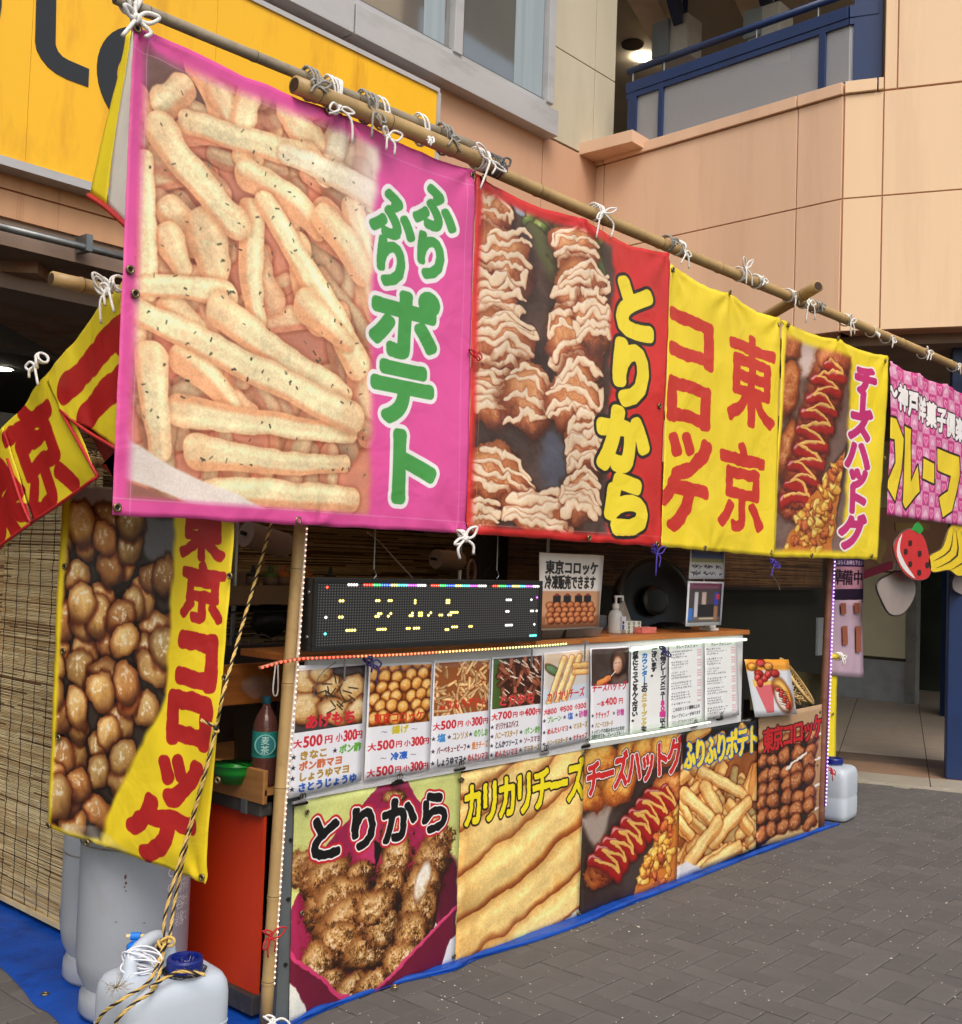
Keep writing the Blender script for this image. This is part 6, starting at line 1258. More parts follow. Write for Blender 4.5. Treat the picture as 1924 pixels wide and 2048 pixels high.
MB().add([(-.1, 1.99, 0.02), (4.4, 1.99, 0.02), (4.4, 1.99, 2.2), (-.1, 1.99, 2.2)], [(0, 1, 2, 3)]).build('back_sheet', mat('dark_green_sheet', (40, 42, 32), .7, .15, 3, .1), rf)
# ------------------------------------------------------------------ counter
ct = thing('stall_counter', (2.2, .3, 0), 'stall counter with orange side panel and wooden top', 'counter')
ORG = mat('orange_panel', (206, 56, 16), .45, .06, 2, .03, 60, dirt=(150, 36, 12), dscale=3, damt=.3)
DKM = mat('dark_metal_bar', (58, 54, 52), .5, .15, 8, .05, dirt=(96, 92, 88), dscale=16, damt=.5)
MB().box(.105, .03, .02, 4.34, .06, .75).build('front_board', mat('dark_board', (60, 52, 46), .7, .1), ct)
MB().box(-.0, .055, .10, .012, .66, .70).build('orange_panel', ORG, ct)
MB().box(-.022, .05, .70, .03, .66, .745).build('top_bar', DKM, ct, bevel=.003); MB().box(-.022, .05, .035, .03, .66, .10).build('bottom_bar', DKM, ct, bevel=.003)
for y in (.12, .45): MB().box(-.03, y, .70, .034, y+.03, .75).build('bar_clip', STEEL, ct, bevel=.002)
MB().box(-.02, .03, .775, .62, 1.1, .795).build('shelf_board', WOOD_Y, ct); MB().box(-.028, .03, .745, -.008, .66, .86).build('side_board', WOOD_Y, ct, bevel=.004)
MB().box(.10, -.02, .755, 3.2, -.005, 1.235).build('menu_board', mat('white_board', (206, 206, 208), .5, .05), ct)
MB().box(.10, -.004, .80, 3.2, .0, .84).build('rail', STEEL, ct)
MB().box(1.35, -.03, 1.236, 3.26, .42, 1.262).build('counter_top', WOOD, ct, bevel=.003); MB().box(.05, .0, 1.225, 1.35, .30, 1.25).build('counter_top', WOOD, ct, bevel=.003)
q0, q1 = onY(452, 1330, .34), onY(566, 1402, .34); MB().box(q0[0]-.06, .34, q1[2], q1[0]+.02, .36, q0[2]).build('cross_board', WOOD, ct, bevel=.004)
MB().box(4.2, .02, .02, 4.34, .5, .75).build('end_frame', DKM, ct)
q = onY(585, 1330, .04); MB().box(q[0]-.03, .02, .86, q[0]-.008, .05, 1.22).build('upright', WOOD_Y, ct)
# dark space under / behind the counter
MB().box(.13, .9, .02, 4.3, .92, 1.2).build('back_board', mat('dark_board', (60, 52, 46), .7), ct)
# posters
def flat(name, key, label, cat='poster', grp=None, seed=1, rough=.4, amp=.004, bump=.25, groms=(), thick=.0012, emis=0, nx=24, ny=24):
    S = PR[key]; t = thing(name, S.c[0], label, cat, grp); cloth('sheet', key, S.c, print_mat(key, rough, bump, emis), t, nx=nx, ny=ny, amp=amp, seed=seed, out=(0, -1, 0), hem=.003, thick=thick)
    for a, b in groms: grommet(t, onY(a, b, S.c[0][1]-.004), (0, -1, 0), .007)
    return t
flat('poster', 'poster_chicken', 'yellow green poster of crumbed chicken in a dark red paper cone', seed=2, groms=((613, 1624), (920, 1558), (907, 1912), (603, 1826)), amp=.007)
flat('poster', 'poster_cheese', 'tan poster of crispy cheese sticks with yellow lettering', seed=4, groms=((1157, 1826), (924, 1560)), amp=.006)
flat('poster', 'poster_hotdog', 'poster of a ketchup striped corn dog with red lettering', seed=6, groms=((1167, 1508),), amp=.006)
flat('poster', 'poster_fries', 'poster of french fries with yellow and blue lettering', seed=8, amp=.005)
flat('poster', 'poster_croquette', 'poster of fried brown balls on sticks with dark red lettering at the right end', seed=9, groms=((1640, 1424), (1634, 1530)), amp=.006)
for k, lb in (('menu_mochi', 'first menu sheet with fried rice cakes and seaweed strips'), ('menu_croquette', 'menu sheet with round potato balls and blue frozen heading'), ('menu_fries', 'menu sheet with a heap of french fries'), ('menu_chicken', 'menu sheet with mayonnaise chicken on green leaves'),
              ('menu_cheese', 'menu sheet with three pale cheese sticks'), ('menu_hotdog', 'menu sheet with a woman biting a corn dog'), ('menu_notice', 'white notice sheet with vertical handwriting in several colours'), ('menu_list_a', 'price list with a note at its foot beside the vertical notice'), ('menu_list_b', 'price list sheet at the right end of the menu row')):
    flat('menu_sheet', k, lb, 'menu', 'menu sheets along the counter front', seed=hash(k) % 7 if False else len(k), rough=.3, amp=.003, bump=.15, nx=10, ny=12, thick=.0008)
flat('hanging_card', 'card_croquette', 'white card with a photo of fried balls hanging at the counter', 'card', None, 3, .35, .004, .1, nx=10, ny=10)
flat('hanging_card', 'card_blue', 'small blue and white notice card hanging above the shop photo', 'card', None, 4, .4, .002, .1, nx=6, ny=6)
flat('hanging_card', 'card_photo', 'framed photo of a stall hanging below the blue notice card', 'card', None, 5, .3, .002, .05, nx=6, ny=6)
flat('crepe_card', 'card_crepe', 'tilted photo card of two fruit crepes at the right end of the counter', 'card', None, 6, .3, .003, .1, nx=8, ny=8)
flat('pink_notice', 'card_ready', 'pink notice card in purple light right of the stall post', 'card', None, 7, .4, .002, .1, nx=6, ny=6)
ps = thing('pink_paper', onY(1690, 1290, .11), 'taped pale pink papers hanging below the pink notice', 'paper')
cloth('sheet', None, [onY(*q, .11) for q in ((1660, 1200), (1722, 1200), (1728, 1356), (1655, 1350))], mat('pink_sheet', (186, 160, 178), .5, .1, 8, .1), ps, nx=8, ny=12, amp=.008, seed=4, out=(0, -1, 0))
for x, y, hh in ((1687, 1206, 22), (1714, 1206, 20), (1690, 1252, 38), (1717, 1252, 52)): MB().prism([onY(a, b, .095) for a, b in ((x-5, y), (x+5, y), (x+6, y+hh), (x-4, y+hh))], (0, .002, 0)).build('tape', mat('brown_tape', (150, 84, 60), .5, .1), ps, recalc=True)
# binder clips and clamps
def clip(px, py, y, lb):
    q = onY(px, py, y); t = thing('binder_clip', q, lb, 'clip', 'bulldog clips holding the posters'); B_ = mat('clip_steel', (60, 54, 48), .4, .1, metal=.8)
    MB().prism([q+np.array(v) for v in ((-.028, 0, -.008), (.028, 0, -.008), (.028, -.004, .0), (.010, -.010, .010), (-.010, -.010, .010), (-.028, -.004, .0))], (0, .014, 0)).build('jaw', B_, t, recalc=True)
    for s_ in (-1, 1): MB().tube([q+np.array((s_*.006+.012*math.sin(a)*.6, -.006, .022+.011*math.cos(a))) for a in np.linspace(0, 6.2832, 11)[:-1]], .0022, 5, closed=True).build('handle_ring', B_, t, smooth_=True)
for px, py, lb in ((603, 1606, 'bulldog clip at the top left corner of the chicken cone poster'), (797, 1565, 'bulldog clip at the middle top of the chicken cone poster'), (921, 1537, 'bulldog clip between the chicken and cheese posters'), (1173, 1492, 'bulldog clip between the cheese and corn dog posters'),
                   (1389, 1452, 'bulldog clip at the left top of the fries poster'), (1441, 1437, 'bulldog clip in front of the fries poster middle'), (1090, 1505, 'small clip under the cheese stick menu')): clip(px, py, -.03, lb)
for px, py, lb in ((690, 1322, 'wing bolt clamp at the top of the first menu sheet'), (1064, 1300, 'wing bolt clamp between the chicken and cheese menus'), (1170, 1291, 'wing bolt clamp at the top of the cheese stick menu')):
    q = onY(px, py, -.06); t = thing('wing_clamp', q, lb, 'clamp', 'wing bolt clamps on the menu rail'); MB().tube([q+(0, 0, -.07), q+(0, 0, .006)], .004, 8).build('bolt', CHROME, t)
    for s_ in (-1, 1): MB().lathe([(.001, 0), (.008, .003), (.008, .006), (.001, .009)], q+(s_*.010, 0, .010), 8, (s_, 0, .8)).build('wing', CHROME, t)
wr = thing('hanger_wire', onY(660, 1340, -.06), 'thin bent dark wire crossing the first menu picture', 'wire'); MB().tube(cr([onY(*q, -.06) for q in ((672, 1324), (645, 1345), (630, 1372), (629, 1395))], 5), .0015, 5).build('wire', CHROME, wr)
# plastic film bunched along the lower edge of the menus
pf = thing('clear_film', onY(1000, 1520, -.05), 'crumpled clear plastic film rolled up under the menu sheets', 'plastic film')
FILM = mat('clear_film', (200, 200, 204), .15, .1, 10, .5, 60, alpha=.16, spec=1)
m = MB(); n = 70; path = cr([onY(*q, -.055) for q in ((585, 1606), (680, 1581), (800, 1556), (930, 1531), (1080, 1508), (1180, 1485), (1300, 1468), (1420, 1446), (1500, 1440))], 9)
m.tube([p+np.array((0, 0, .006*nz(p[0]*9, 1, 2))) for p in path], [.0065+.004*nz(p[0]*14, 5, 1) for p in path], 7); m.build('film_roll', FILM, pf, smooth_=True)
# ------------------------------------------------------------------ led board
bd = PR['board']; y0 = -.085; TL, TR, BR, BL = onY(628, 1160, y0), onY(1083, 1158, y0), onY(1080, 1280, y0), onY(620, 1306, y0)
x0, x1, z0, z1 = (TL[0]+BL[0])/2, (TR[0]+BR[0])/2, (BL[2]+BR[2])/2, (TL[2]+TR[2])/2
lb = thing('led_board', ((x0+x1)/2, y0, z0), 'long black led message board with scattered lit pixels', 'led sign')
MB().box(x0, y0, z0, x1, y0+.055, z1).build('case', mat('black_case', (26, 27, 28), .4, .1, 8, .02), lb, bevel=.004)
for a in ((x0, z0, x1, z0+.018), (x0, z1-.018, x1, z1), (x0, z0+.0185, x0+.018, z1-.0185), (x1-.018, z0+.0185, x1, z1-.0185)): MB().box(a[0], y0-.008, a[1], a[2], y0-.0005, a[3]).build('bezel', mat('black_case', (26, 27, 28), .4), lb, bevel=.002)
MB().add([(x0+.018, y0-.002, z0+.018), (x1-.018, y0-.002, z0+.018), (x1-.018, y0-.002, z1-.018), (x0+.018, y0-.002, z1-.018)], [(0, 1, 2, 3)], [(0.001, 0.001), (1, 0), (1, 1), (0, 1)]).build('screen', print_mat('board', .5, 0, 1.6), lb)
for z in (z0+.05, z1-.05): MB().sphere((x0-.001, y0+.02, z), .006, 6).build('side_screw', CHROME, lb)
for px, lb_ in ((747, 'wire hook and string holding the left half of the led board'), (993, 'wire hook and string holding the right half of the led board')):
    q = onY(px, 1158, y0+.03); t = thing('hanging_hook', q, lb_, 'hook', 'hooks of the led board'); MB().tube([q+(0, 0, .035), q+(0, 0, .45)], .0022, 6).build('string', CORD_G, t); MB().tube(cr([q+(0, 0, .001), q+(.012, 0, .012), q+(.008, 0, .026), q+(0, 0, .036)], 4), .002, 6).build('hook', CHROME, t)
# ------------------------------------------------------------------ things on the counter (right part)
zc = 1.263
def oncounter(px, py): q = onZ(px, py, zc); return q
q = onY(1230, 1270, .10); t = thing('sanitizer_bottle', (q[0], .10, zc), 'clear pump bottle of hand sanitizer on the counter', 'bottle')
s_ = .0265; MB().lathe([(.034, 0), (.036, .01), (.036, .085), (.028, .108), (.014, .118), (.014, .128)], (q[0], .10, zc), 20).build('body', mat('milky_plastic', (206, 206, 204), .25, .05, alpha=.75), t, smooth_=True)
MB().lathe([(.017, .122), (.017, .145), (.006, .148), (.006, .175), (.010, .176), (.010, .186)], (q[0], .10, zc), 16).build('pump', WHITEP, t, smooth_=False); MB().bar((q[0], .10, zc+.182), (q[0]+.04, .085, zc+.182), .009, .009).build('spout', WHITEP, t); MB().bar((q[0]+.038, .086, zc+.184), (q[0]+.038, .086, zc+.160), .007, .007, up=(1, 0, 0)).build('spout_tip', WHITEP, t)
MB().box(q[0]-.008, .055, zc+.02, q[0]+.026, .0625, zc+.085).build('label', mat('label_white', (196, 200, 214), .5), t); MB().box(q[0]-.006, .0535, zc+.022, q[0]+.010, .0548, zc+.045).build('printed_figure', mat('label_blue', (40, 60, 140), .5), t); MB().lathe([(.001, 0), (.008, .0), (.008, .001)], (q[0]+.002, .054, zc+.056), 10, (0, -1, 0)).build('printed_head', mat('label_dark', (30, 30, 40), .5), t)
def cbox(name, px0, px1, py0, y, lbl, cat, mt, dp=.07):
    a, b = onY(px0, 1270, y), onY(px1, 1270, y); z1 = onY((px0+px1)/2, py0, y)[2]; t = thing(name, (a[0], y, zc), lbl, cat); MB().box(a[0], y, zc, b[0], y+dp, z1).build('box', mt, t, bevel=.002); return t, a, b, z1
t, a, b, z1_ = cbox('tissue_box', 1252, 1282, 1243, .08, 'green and white patterned tissue box beside the sanitizer', 'tissue box', mat('pattern_white', (206, 208, 196), .6), .1)
for i in range(3):
    for j in range(3):
        cx_, cz_ = a[0]+(i+.5)*(b[0]-a[0])/3, zc+(j+.5)*(z1_-zc)/3; MB().tube([(cx_+.007*math.cos(u), .0785, cz_+.006*math.sin(u)) for u in np.linspace(0, 6.28, 11)[:-1]], .0018, 4, closed=True).build('printed_ring', mat('pattern_green', (36, 66, 44), .6), t)
t, a, b, z1_ = cbox('pink_box', 1285, 1313, 1255, .03, 'small pink patterned box at the counter edge', 'box', mat('pink_card', (206, 110, 100), .6, .2, 60), .06)
q = onY(1255, 1240, .2); t = thing('paper_bag', (q[0], .2, zc), 'crumpled pale paper bag behind the tissue box', 'bag')
m = MB(); P_ = [(q[0]-.05, .2, zc), (q[0]+.07, .2, zc), (q[0]+.05, .3, zc), (q[0]-.05, .3, zc)]; tp = [(q[0]-.035, .23, zc+.13), (q[0]-.005, .22, zc+.155), (q[0]-.005, .27, zc+.13)]
m.add(P_+tp, [(0, 1, 5, 4), (1, 2, 5), (2, 3, 6, 5), (3, 0, 4, 6), (4, 5, 6), (0, 3, 2, 1)]).build('bag', mat('pale_paper', (156, 146, 136), .7, .1, 20, .2), t)
for i, (px0, px1, lb_) in enumerate(((1085, 1130, 'left shallow steel tray on the counter'), (1133, 1206, 'right shallow steel tray below the croquette card'))):
    a, b = onY(px0, 1275, .0), onY(px1, 1275, .0); t = thing('steel_tray', (a[0], .0, zc), lb_, 'tray', 'steel trays on the counter'); w_ = b[0]-a[0]
    m = MB(); o = [(a[0], .0), (b[0], .0), (b[0], .2), (a[0], .2)]; k = .014; i_ = [(a[0]+k, k), (b[0]-k, k), (b[0]-k, .2-k), (a[0]+k, .2-k)]
    m.add([p+(zc+.042,) for p in o]+[p+(zc+.001,) for p in i_], [(4, 5, 6, 7)]+[(j, (j+1) % 4, (j+1) % 4+4, j+4) for j in range(4)]); m.build('tray', mat('satin_steel', (150, 148, 144), .35, .05, metal=.7), t, recalc=True).modifiers.new('s', 'SOLIDIFY').thickness = .002
q = onY(1182, 1250, .3); t = thing('clear_tub', (q[0], .3, zc), 'clear plastic tub with red lid behind the croquette card', 'tub'); MB().box(q[0]-.02, .3, zc, q[0]+.14, .42, zc+.075).build('tub', mat('cloudy_plastic', (140, 144, 156), .3, .05, alpha=.7), t, bevel=.006); MB().lathe([(.03, 0), (.03, .02)], (q[0]+.1, .36, zc+.076), 14).build('lid', mat('red_plastic', (160, 40, 30), .4), t)
# the big dark round machine
q = onY(1318, 1205, .30); q2 = onY(1268, 1205, .30); R_ = abs(q[0]-q2[0])*.98; t = thing('round_fan', (q[0], .3, zc), 'large black round fan housing standing tilted on the counter', 'fan')
DK = mat('dark_glossy', (14, 14, 15), .35, .1, 8, 0); axf = np.array((-.45, -1, .12)); axf /= np.linalg.norm(axf)
MB().lathe([(R_*.5, -.16), (R_*.86, -.13), (R_*1.0, -.04), (R_*1.02, .0), (R_*.94, .015), (R_*.86, .0), (R_*.55, -.03), (.02, -.035)], (q[0], .32, q[2]+.01), 36, axf).build('housing', DK, t, smooth_=True)
MB().lathe([(R_*.34, -.02), (R_*.34, .004), (R_*.26, .012)], (q[0]+.0, .32, q[2]+.01), 28, axf).build('hub', mat('dark_grey_hub', (22, 22, 24), .4), t); MB().tube([(q[0]-.02, .30, q[2]-R_*.9), (q[0]+.02, .30, zc+.012)], .03, 10).build('neck', DK, t)
MB().lathe([(.11, 0), (.11, .012), (.05, .03)], (q[0]+.06, .26, zc), 24).build('foot', DK, t, smooth_=False)
q = onY(1420, 1252, .05); t = thing('card_stand', (q[0], .05, zc), 'small white plastic stand under the shop photo card', 'stand'); MB().box(q[0]-.045, .02, zc, q[0]+.04, .09, zc+.012).build('foot', WHITEP, t); MB().box(q[0]-.035, .03, zc+.0125, q[0]+.03, .06, zc+.05).build('block', WHITEP, t, bevel=.004); MB().tube([(q[0]-.08, .05, zc+.02), (q[0]-.075, .05, zc+.36)], .004, 6).build('rod', CORD_W, t)
# red/yellow banner inside
ib = thing('inner_banner', onY(1270, 1180, 1.35), 'dim red and yellow flame patterned banner hanging inside the stall', 'banner')
FM = mat('flame_red', (130, 22, 14), .5, .1, 3); a, b = onY(1165, 1090, 1.35), onY(1340, 1265, 1.35); FY2 = mat('flame_yellow', (176, 130, 26), .5, .1, 3)
MB().box(a[0], 1.352, zc-.1, b[0], 1.356, 2.1).build('cloth', FM, ib)
for k, P_ in enumerate((((1345, 1085), (1318, 1085), (1306, 1170), (1318, 1195)), ((1230, 1100), (1265, 1118), (1240, 1140), (1300, 1138), (1236, 1160)), ((1238, 1170), (1290, 1200), (1250, 1205), (1275, 1235), (1236, 1230)))): MB().prism([onY(x, y, 1.349) for x, y in P_], (0, .002, 0)).build('flame_print', FY2, ib, recalc=True)
q = onY(1212, 1105, 1.3); MB().lathe([(.0, 0), (.19, 0), (.19, .004)], (q[0]-.02, 1.345, q[2]+.02), 24, (0, -1, 0)).build('round_print', mat('brown_print', (70, 44, 22), .5, .4, 9), ib)
# basket
q = onY(1588, 1366, .16); bz = q[2]; bk = thing('wicker_basket', q, 'tilted oval wicker basket at the right end of the counter', 'basket')
WK = mat('wicker', (206, 174, 116), .6, .2, 30); axb = np.array((.35, -.8, .62)); axb /= np.linalg.norm(axb); ub = np.array((.86, .1, -.36)); ub -= axb*(ub@axb); ub /= np.linalg.norm(ub); wb = np.cross(axb, ub)
Rx, Ry = .235, .15
def bp(a, f, h): return q+ub*math.cos(a)*Rx*f+wb*math.sin(a)*Ry*f+axb*h
for f, h, r in ((1.0, .02, .010), (.97, .028, .006), (.8, -.05, .004), (.62, -.075, .004)): MB().tube([bp(a, f, h) for a in np.linspace(0, 6.2832, 37)[:-1]], r, 6, closed=True).build('rim_band', WK, bk, smooth_=True)
m = MB()
for k in range(26):
    a = 2*math.pi*k/26
    for s_ in (-1, 1): m.tube([bp(a+s_*u*.8, 1-u*.95, .02-.1*math.sin(u*1.5)) for u in np.linspace(0, 1, 6)], .0032, 4)
m.build('weave', WK, bk, kind='stuff')
MB().add([onY(1500, 1330, .3)+(0, 0, 0), onY(1650, 1350, .3), onY(1660, 1410, .3), onY(1500, 1420, .3)], [(0, 1, 2, 3)]).build('liner', mat('olive_cloth', (70, 62, 34), .8, .2, 30, .2), bk)
# narrow yellow flag, bamboo end, white post at the right
nf = thing('narrow_flag', onY(1662, 1440, .12), 'narrow yellow flag edge with eyelets beside the right post', 'flag')
cloth('cloth', None, [onY(*p, .12) for p in ((1662, 1322), (1676, 1322), (1672, 1537), (1650, 1533))], mat('yellow_vinyl', (240, 218, 40), .45), nf, nx=4, ny=20, amp=.006, seed=2, out=(0, -1, 0))
for p in ((1665, 1428), (1661, 1526)): grommet(nf, onY(*p, .115), (0, -1, 0), .008)
q = onY(1684, 1312, .0); bamboo('bamboo_pole', [q+(-.16, .02, 0), q], .018, .018, 'yellow bamboo stub end bound with cord right of the post', 21, .5, mat('yellow_bamboo', (206, 186, 60), .5, .2, 20)); tie(q-(.06, 0, 0), .02, (1, 0, 0), 'white cord binding the yellow bamboo stub', 95, CORD_W, None, loops=4, bow=.8, down=.03)
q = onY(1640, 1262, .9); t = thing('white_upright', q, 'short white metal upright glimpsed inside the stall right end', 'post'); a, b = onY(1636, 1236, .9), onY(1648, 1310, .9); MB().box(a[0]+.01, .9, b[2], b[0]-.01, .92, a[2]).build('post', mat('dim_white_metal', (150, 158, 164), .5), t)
cds = thing('wire_hanger', onY(1555, 1150, .6), 'thin white bent wire hanging in the dark right half', 'wire'); MB().tube(cr([onY(*p, .5) for p in ((1541, 1132), (1546, 1152), (1556, 1168), (1560, 1180))], 4), .003, 5).build('wire', CORD_W, cds)
# ------------------------------------------------------------------ inside, left part
def shelf_item(name, prof, c, mt, lbl, cat, grp=None, cap=None, seg=16):
    t = thing(name, c, lbl, cat, grp); MB().lathe(prof, c, seg).build('body', mt, t, smooth_=True)
    if cap: MB().lathe(cap[0], c, seg).build('cap', cap[1], t)
    return t
ya = 1.15; zs_ = float(onY(520, 1172, ya)[2]); sx0, sx1 = float(onY(465, 1172, ya)[0]), float(onY(1060, 1172, ya)[0])
sh = thing('storage_rack', (sx0, ya, 0), 'chrome wire storage rack with a beige shelf front inside the stall', 'rack')
MB().box(sx0-.1, ya, zs_-.085, sx1, ya+.012, zs_).build('shelf_front', mat('beige_board', (136, 112, 84), .6, .05), sh); MB().box(sx0-.1, ya+.013, zs_-.02, sx1, ya+.5, zs_-.004).build('shelf', mat('beige_board', (136, 112, 84), .6), sh)
for px in (476, 1140-40, 925): q = onY(px, 1200, ya+.02); MB().tube([(q[0], ya+.05, .03), (q[0], ya+.05, 2.0)], .013, 8).build('upright', CHROME, sh)
WIR = mat('dark_wire', (84, 80, 78), .4, .1, metal=.7)
for zz, nm in ((zs_-.12, 'wire_shelf'), (zs_-.44, 'wire_shelf')):
    m = MB()
    for k in range(14): m.tube([(sx0-.05, ya+k*.035, zz), (sx1, ya+k*.035, zz)], .0022, 4, caps=False)
    for k in range(12): x = sx0+(sx1-sx0)*k/11; m.tube([(x, ya, zz-.003), (x, ya+.46, zz-.003)], .003, 4, caps=False)
    m.build(nm, WIR, sh, kind='stuff')
m = MB()
for k in range(26): x = sx0+(sx1-sx0)*k/25; m.tube([(x, ya+.42, zs_-.44), (x, ya+.42, zs_-.1)], .0018, 4, caps=False)
for k in range(11): m.tube([(sx0, ya+.42, zs_-.44+k*.034), (sx1, ya+.42, zs_-.44+k*.034)], .0018, 4, caps=False)
m.build('wire_grid', WIR, sh, kind='stuff')
AMB, GRN = mat('amber_plastic', (176, 100, 30), .4, .1), mat('green_plastic', (70, 104, 34), .4, .1)
for i, (px, c, lb_, r) in enumerate(((505, mat('dark_bottle', (34, 32, 34), .4), 'dark squat bottle on the inner shelf', .032), (541, GRN, 'green lidded pot on the inner shelf', .036), (565, AMB, 'orange topped pot left of the bamboo post on the inner shelf', .040), (612, AMB, 'orange topped pot right of the bamboo post on the inner shelf', .036), (660, mat('dark_bottle', (34, 32, 34), .4), 'dark pot on the inner shelf beside the led board', .03))):
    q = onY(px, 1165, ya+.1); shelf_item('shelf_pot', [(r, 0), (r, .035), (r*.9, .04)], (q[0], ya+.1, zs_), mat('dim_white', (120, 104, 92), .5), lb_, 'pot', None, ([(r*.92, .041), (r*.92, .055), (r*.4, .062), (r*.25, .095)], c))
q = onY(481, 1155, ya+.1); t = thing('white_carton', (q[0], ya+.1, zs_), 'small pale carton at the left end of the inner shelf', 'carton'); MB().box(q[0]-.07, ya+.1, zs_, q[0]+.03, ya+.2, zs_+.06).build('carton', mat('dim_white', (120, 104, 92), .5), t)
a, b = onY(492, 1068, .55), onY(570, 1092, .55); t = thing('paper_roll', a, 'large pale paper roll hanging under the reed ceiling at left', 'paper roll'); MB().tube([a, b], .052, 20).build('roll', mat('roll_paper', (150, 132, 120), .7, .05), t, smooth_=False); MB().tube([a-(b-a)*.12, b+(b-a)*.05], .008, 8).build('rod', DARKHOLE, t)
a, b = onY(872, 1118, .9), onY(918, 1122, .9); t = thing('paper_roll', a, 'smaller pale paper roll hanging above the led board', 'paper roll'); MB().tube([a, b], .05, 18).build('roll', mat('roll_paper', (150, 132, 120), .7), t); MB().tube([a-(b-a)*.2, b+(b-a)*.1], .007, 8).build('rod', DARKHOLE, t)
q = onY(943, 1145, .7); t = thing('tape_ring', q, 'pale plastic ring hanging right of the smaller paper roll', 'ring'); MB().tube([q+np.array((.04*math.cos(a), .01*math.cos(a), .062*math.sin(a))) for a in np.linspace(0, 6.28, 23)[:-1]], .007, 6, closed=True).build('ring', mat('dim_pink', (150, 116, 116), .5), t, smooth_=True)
for i, (p, lb_) in enumerate(((((735, 1065), (760, 1085), (790, 1118), (826, 1156)), 'pale cord slanting down to the led board'), (((960, 1060), (1000, 1100), (975, 1140), (955, 1165)), 'thin dark cable hanging behind the led board'))): t = thing('hanging_cable', onY(*p[0], .3), lb_, 'cable'); MB().tube(cr([onY(a, b, .3) for a, b in p], 5), .0035, 5).build('cable', CORD_G if i == 0 else DARKHOLE, t)
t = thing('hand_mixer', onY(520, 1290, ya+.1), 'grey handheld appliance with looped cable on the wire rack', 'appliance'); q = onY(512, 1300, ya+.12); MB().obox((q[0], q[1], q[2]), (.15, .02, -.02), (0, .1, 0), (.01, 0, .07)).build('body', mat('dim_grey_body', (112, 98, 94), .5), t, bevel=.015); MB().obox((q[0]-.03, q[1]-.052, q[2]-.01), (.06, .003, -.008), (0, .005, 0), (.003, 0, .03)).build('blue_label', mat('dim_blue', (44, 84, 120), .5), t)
MB().tube(cr([q+np.array(v) for v in ((-.12, -.05, -.03), (-.06, -.05, .06), (.02, -.05, .07), (.09, -.05, 0), (.03, -.06, -.05), (-.08, -.06, -.05))], 6), .004, 6).build('cable', mat('dim_grey_body', (112, 98, 94), .5), t, smooth_=True)
q = onY(540, 1240, ya+.2); t = thing('dark_bag', q, 'dark plastic bag on the wire rack', 'bag'); m = MB(); m.sphere((0, 0, 0), 1, 12); m.v = [(q[0]+v[0]*.10*(1+.25*nz(v[0]*2, v[1]*2, v[2]*2)), q[1]+v[1]*.07, q[2]+v[2]*.085*(1+.3*nz(v[0]*3, v[1], v[2]*3+5))) for v in m.v]; m.build('bag', mat('dark_bag', (46, 42, 40), .4, .2, 20, .4), t, smooth_=True)
# left opening above the orange panel
q = onY(508, 1470, .50); zz = .80; r = .085; t = shelf_item('grey_bin', [(r*.85, 0), (r, .30), (r*1.02, .30), (r*1.02, .31)], (q[0], .50, zz), mat('grey_bin', (70, 76, 84), .45, .05), 'grey blue lidded pail standing on the stall side shelf', 'pail')
MB().lathe([(r*1.06, .312), (r*1.08, .33), (r*1.0, .345), (r*.9, .35)], (q[0], .50, zz), 24).build('lid', mat('grey_bin', (70, 76, 84), .45), t, smooth_=True)
q = onY(486, 1500, .16); t = thing('green_bowl', (q[0], .16, .796), 'bright green plastic bowl on the side shelf', 'bowl'); prof = [(.05, 0), (.068, .03), (.073, .034), (.073, .042), (.078, .062), (.081, .064)]
MB().lathe(prof, (q[0], .2, .796), 28).build('bowl', mat('bright_green', (20, 128, 40), .35, .05), t, smooth_=True)
q = onY(532, 1450, .10); bx, by, bzz = float(q[0]), .10, .796
t = thing('tea_bottle', (bx, by, bzz), 'large barley tea bottle with teal label and cap behind the bamboo post', 'bottle'); r = .045
MB().lathe([(r*.9, 0), (r, .012), (r*.92, .03), (r, .045), (r*.92, .06), (r, .075), (r, .205), (r*.8, .235), (r*.35, .268), (r*.32, .28)], (bx, by, bzz), 24).build('body', mat('tea_bottle_body', (92, 56, 50), .12, .1, 20, .2, alpha=.85), t, smooth_=True)
MB().lathe([(r*1.02, .10), (r*1.02, .188)], (bx, by, bzz), 24).build('label_sleeve', mat('teal_label', (34, 130, 124), .4), t); MB().lathe([(.017, .281), (.017, .305)], (bx, by, bzz), 14).build('cap', mat('teal_cap', (16, 70, 84), .4), t)
fd = np.array((CAM[0]-bx, CAM[1]-by, 0)); fd /= np.linalg.norm(fd); MB().lathe([(.0, 0), (.036, 0), (.036, .0015)], np.array((bx, by, bzz+.145))+fd*(r*1.03), 26, fd).build('label_disc', mat('label_disc', (120, 186, 180), .4), t)
MB().lathe([(.0, 0), (.032, 0), (.032, .0015)], np.array((bx, by, bzz+.145))+fd*(r*1.03+.0012), 26, fd).build('label_inner', mat('label_inner', (30, 112, 116), .4), t)
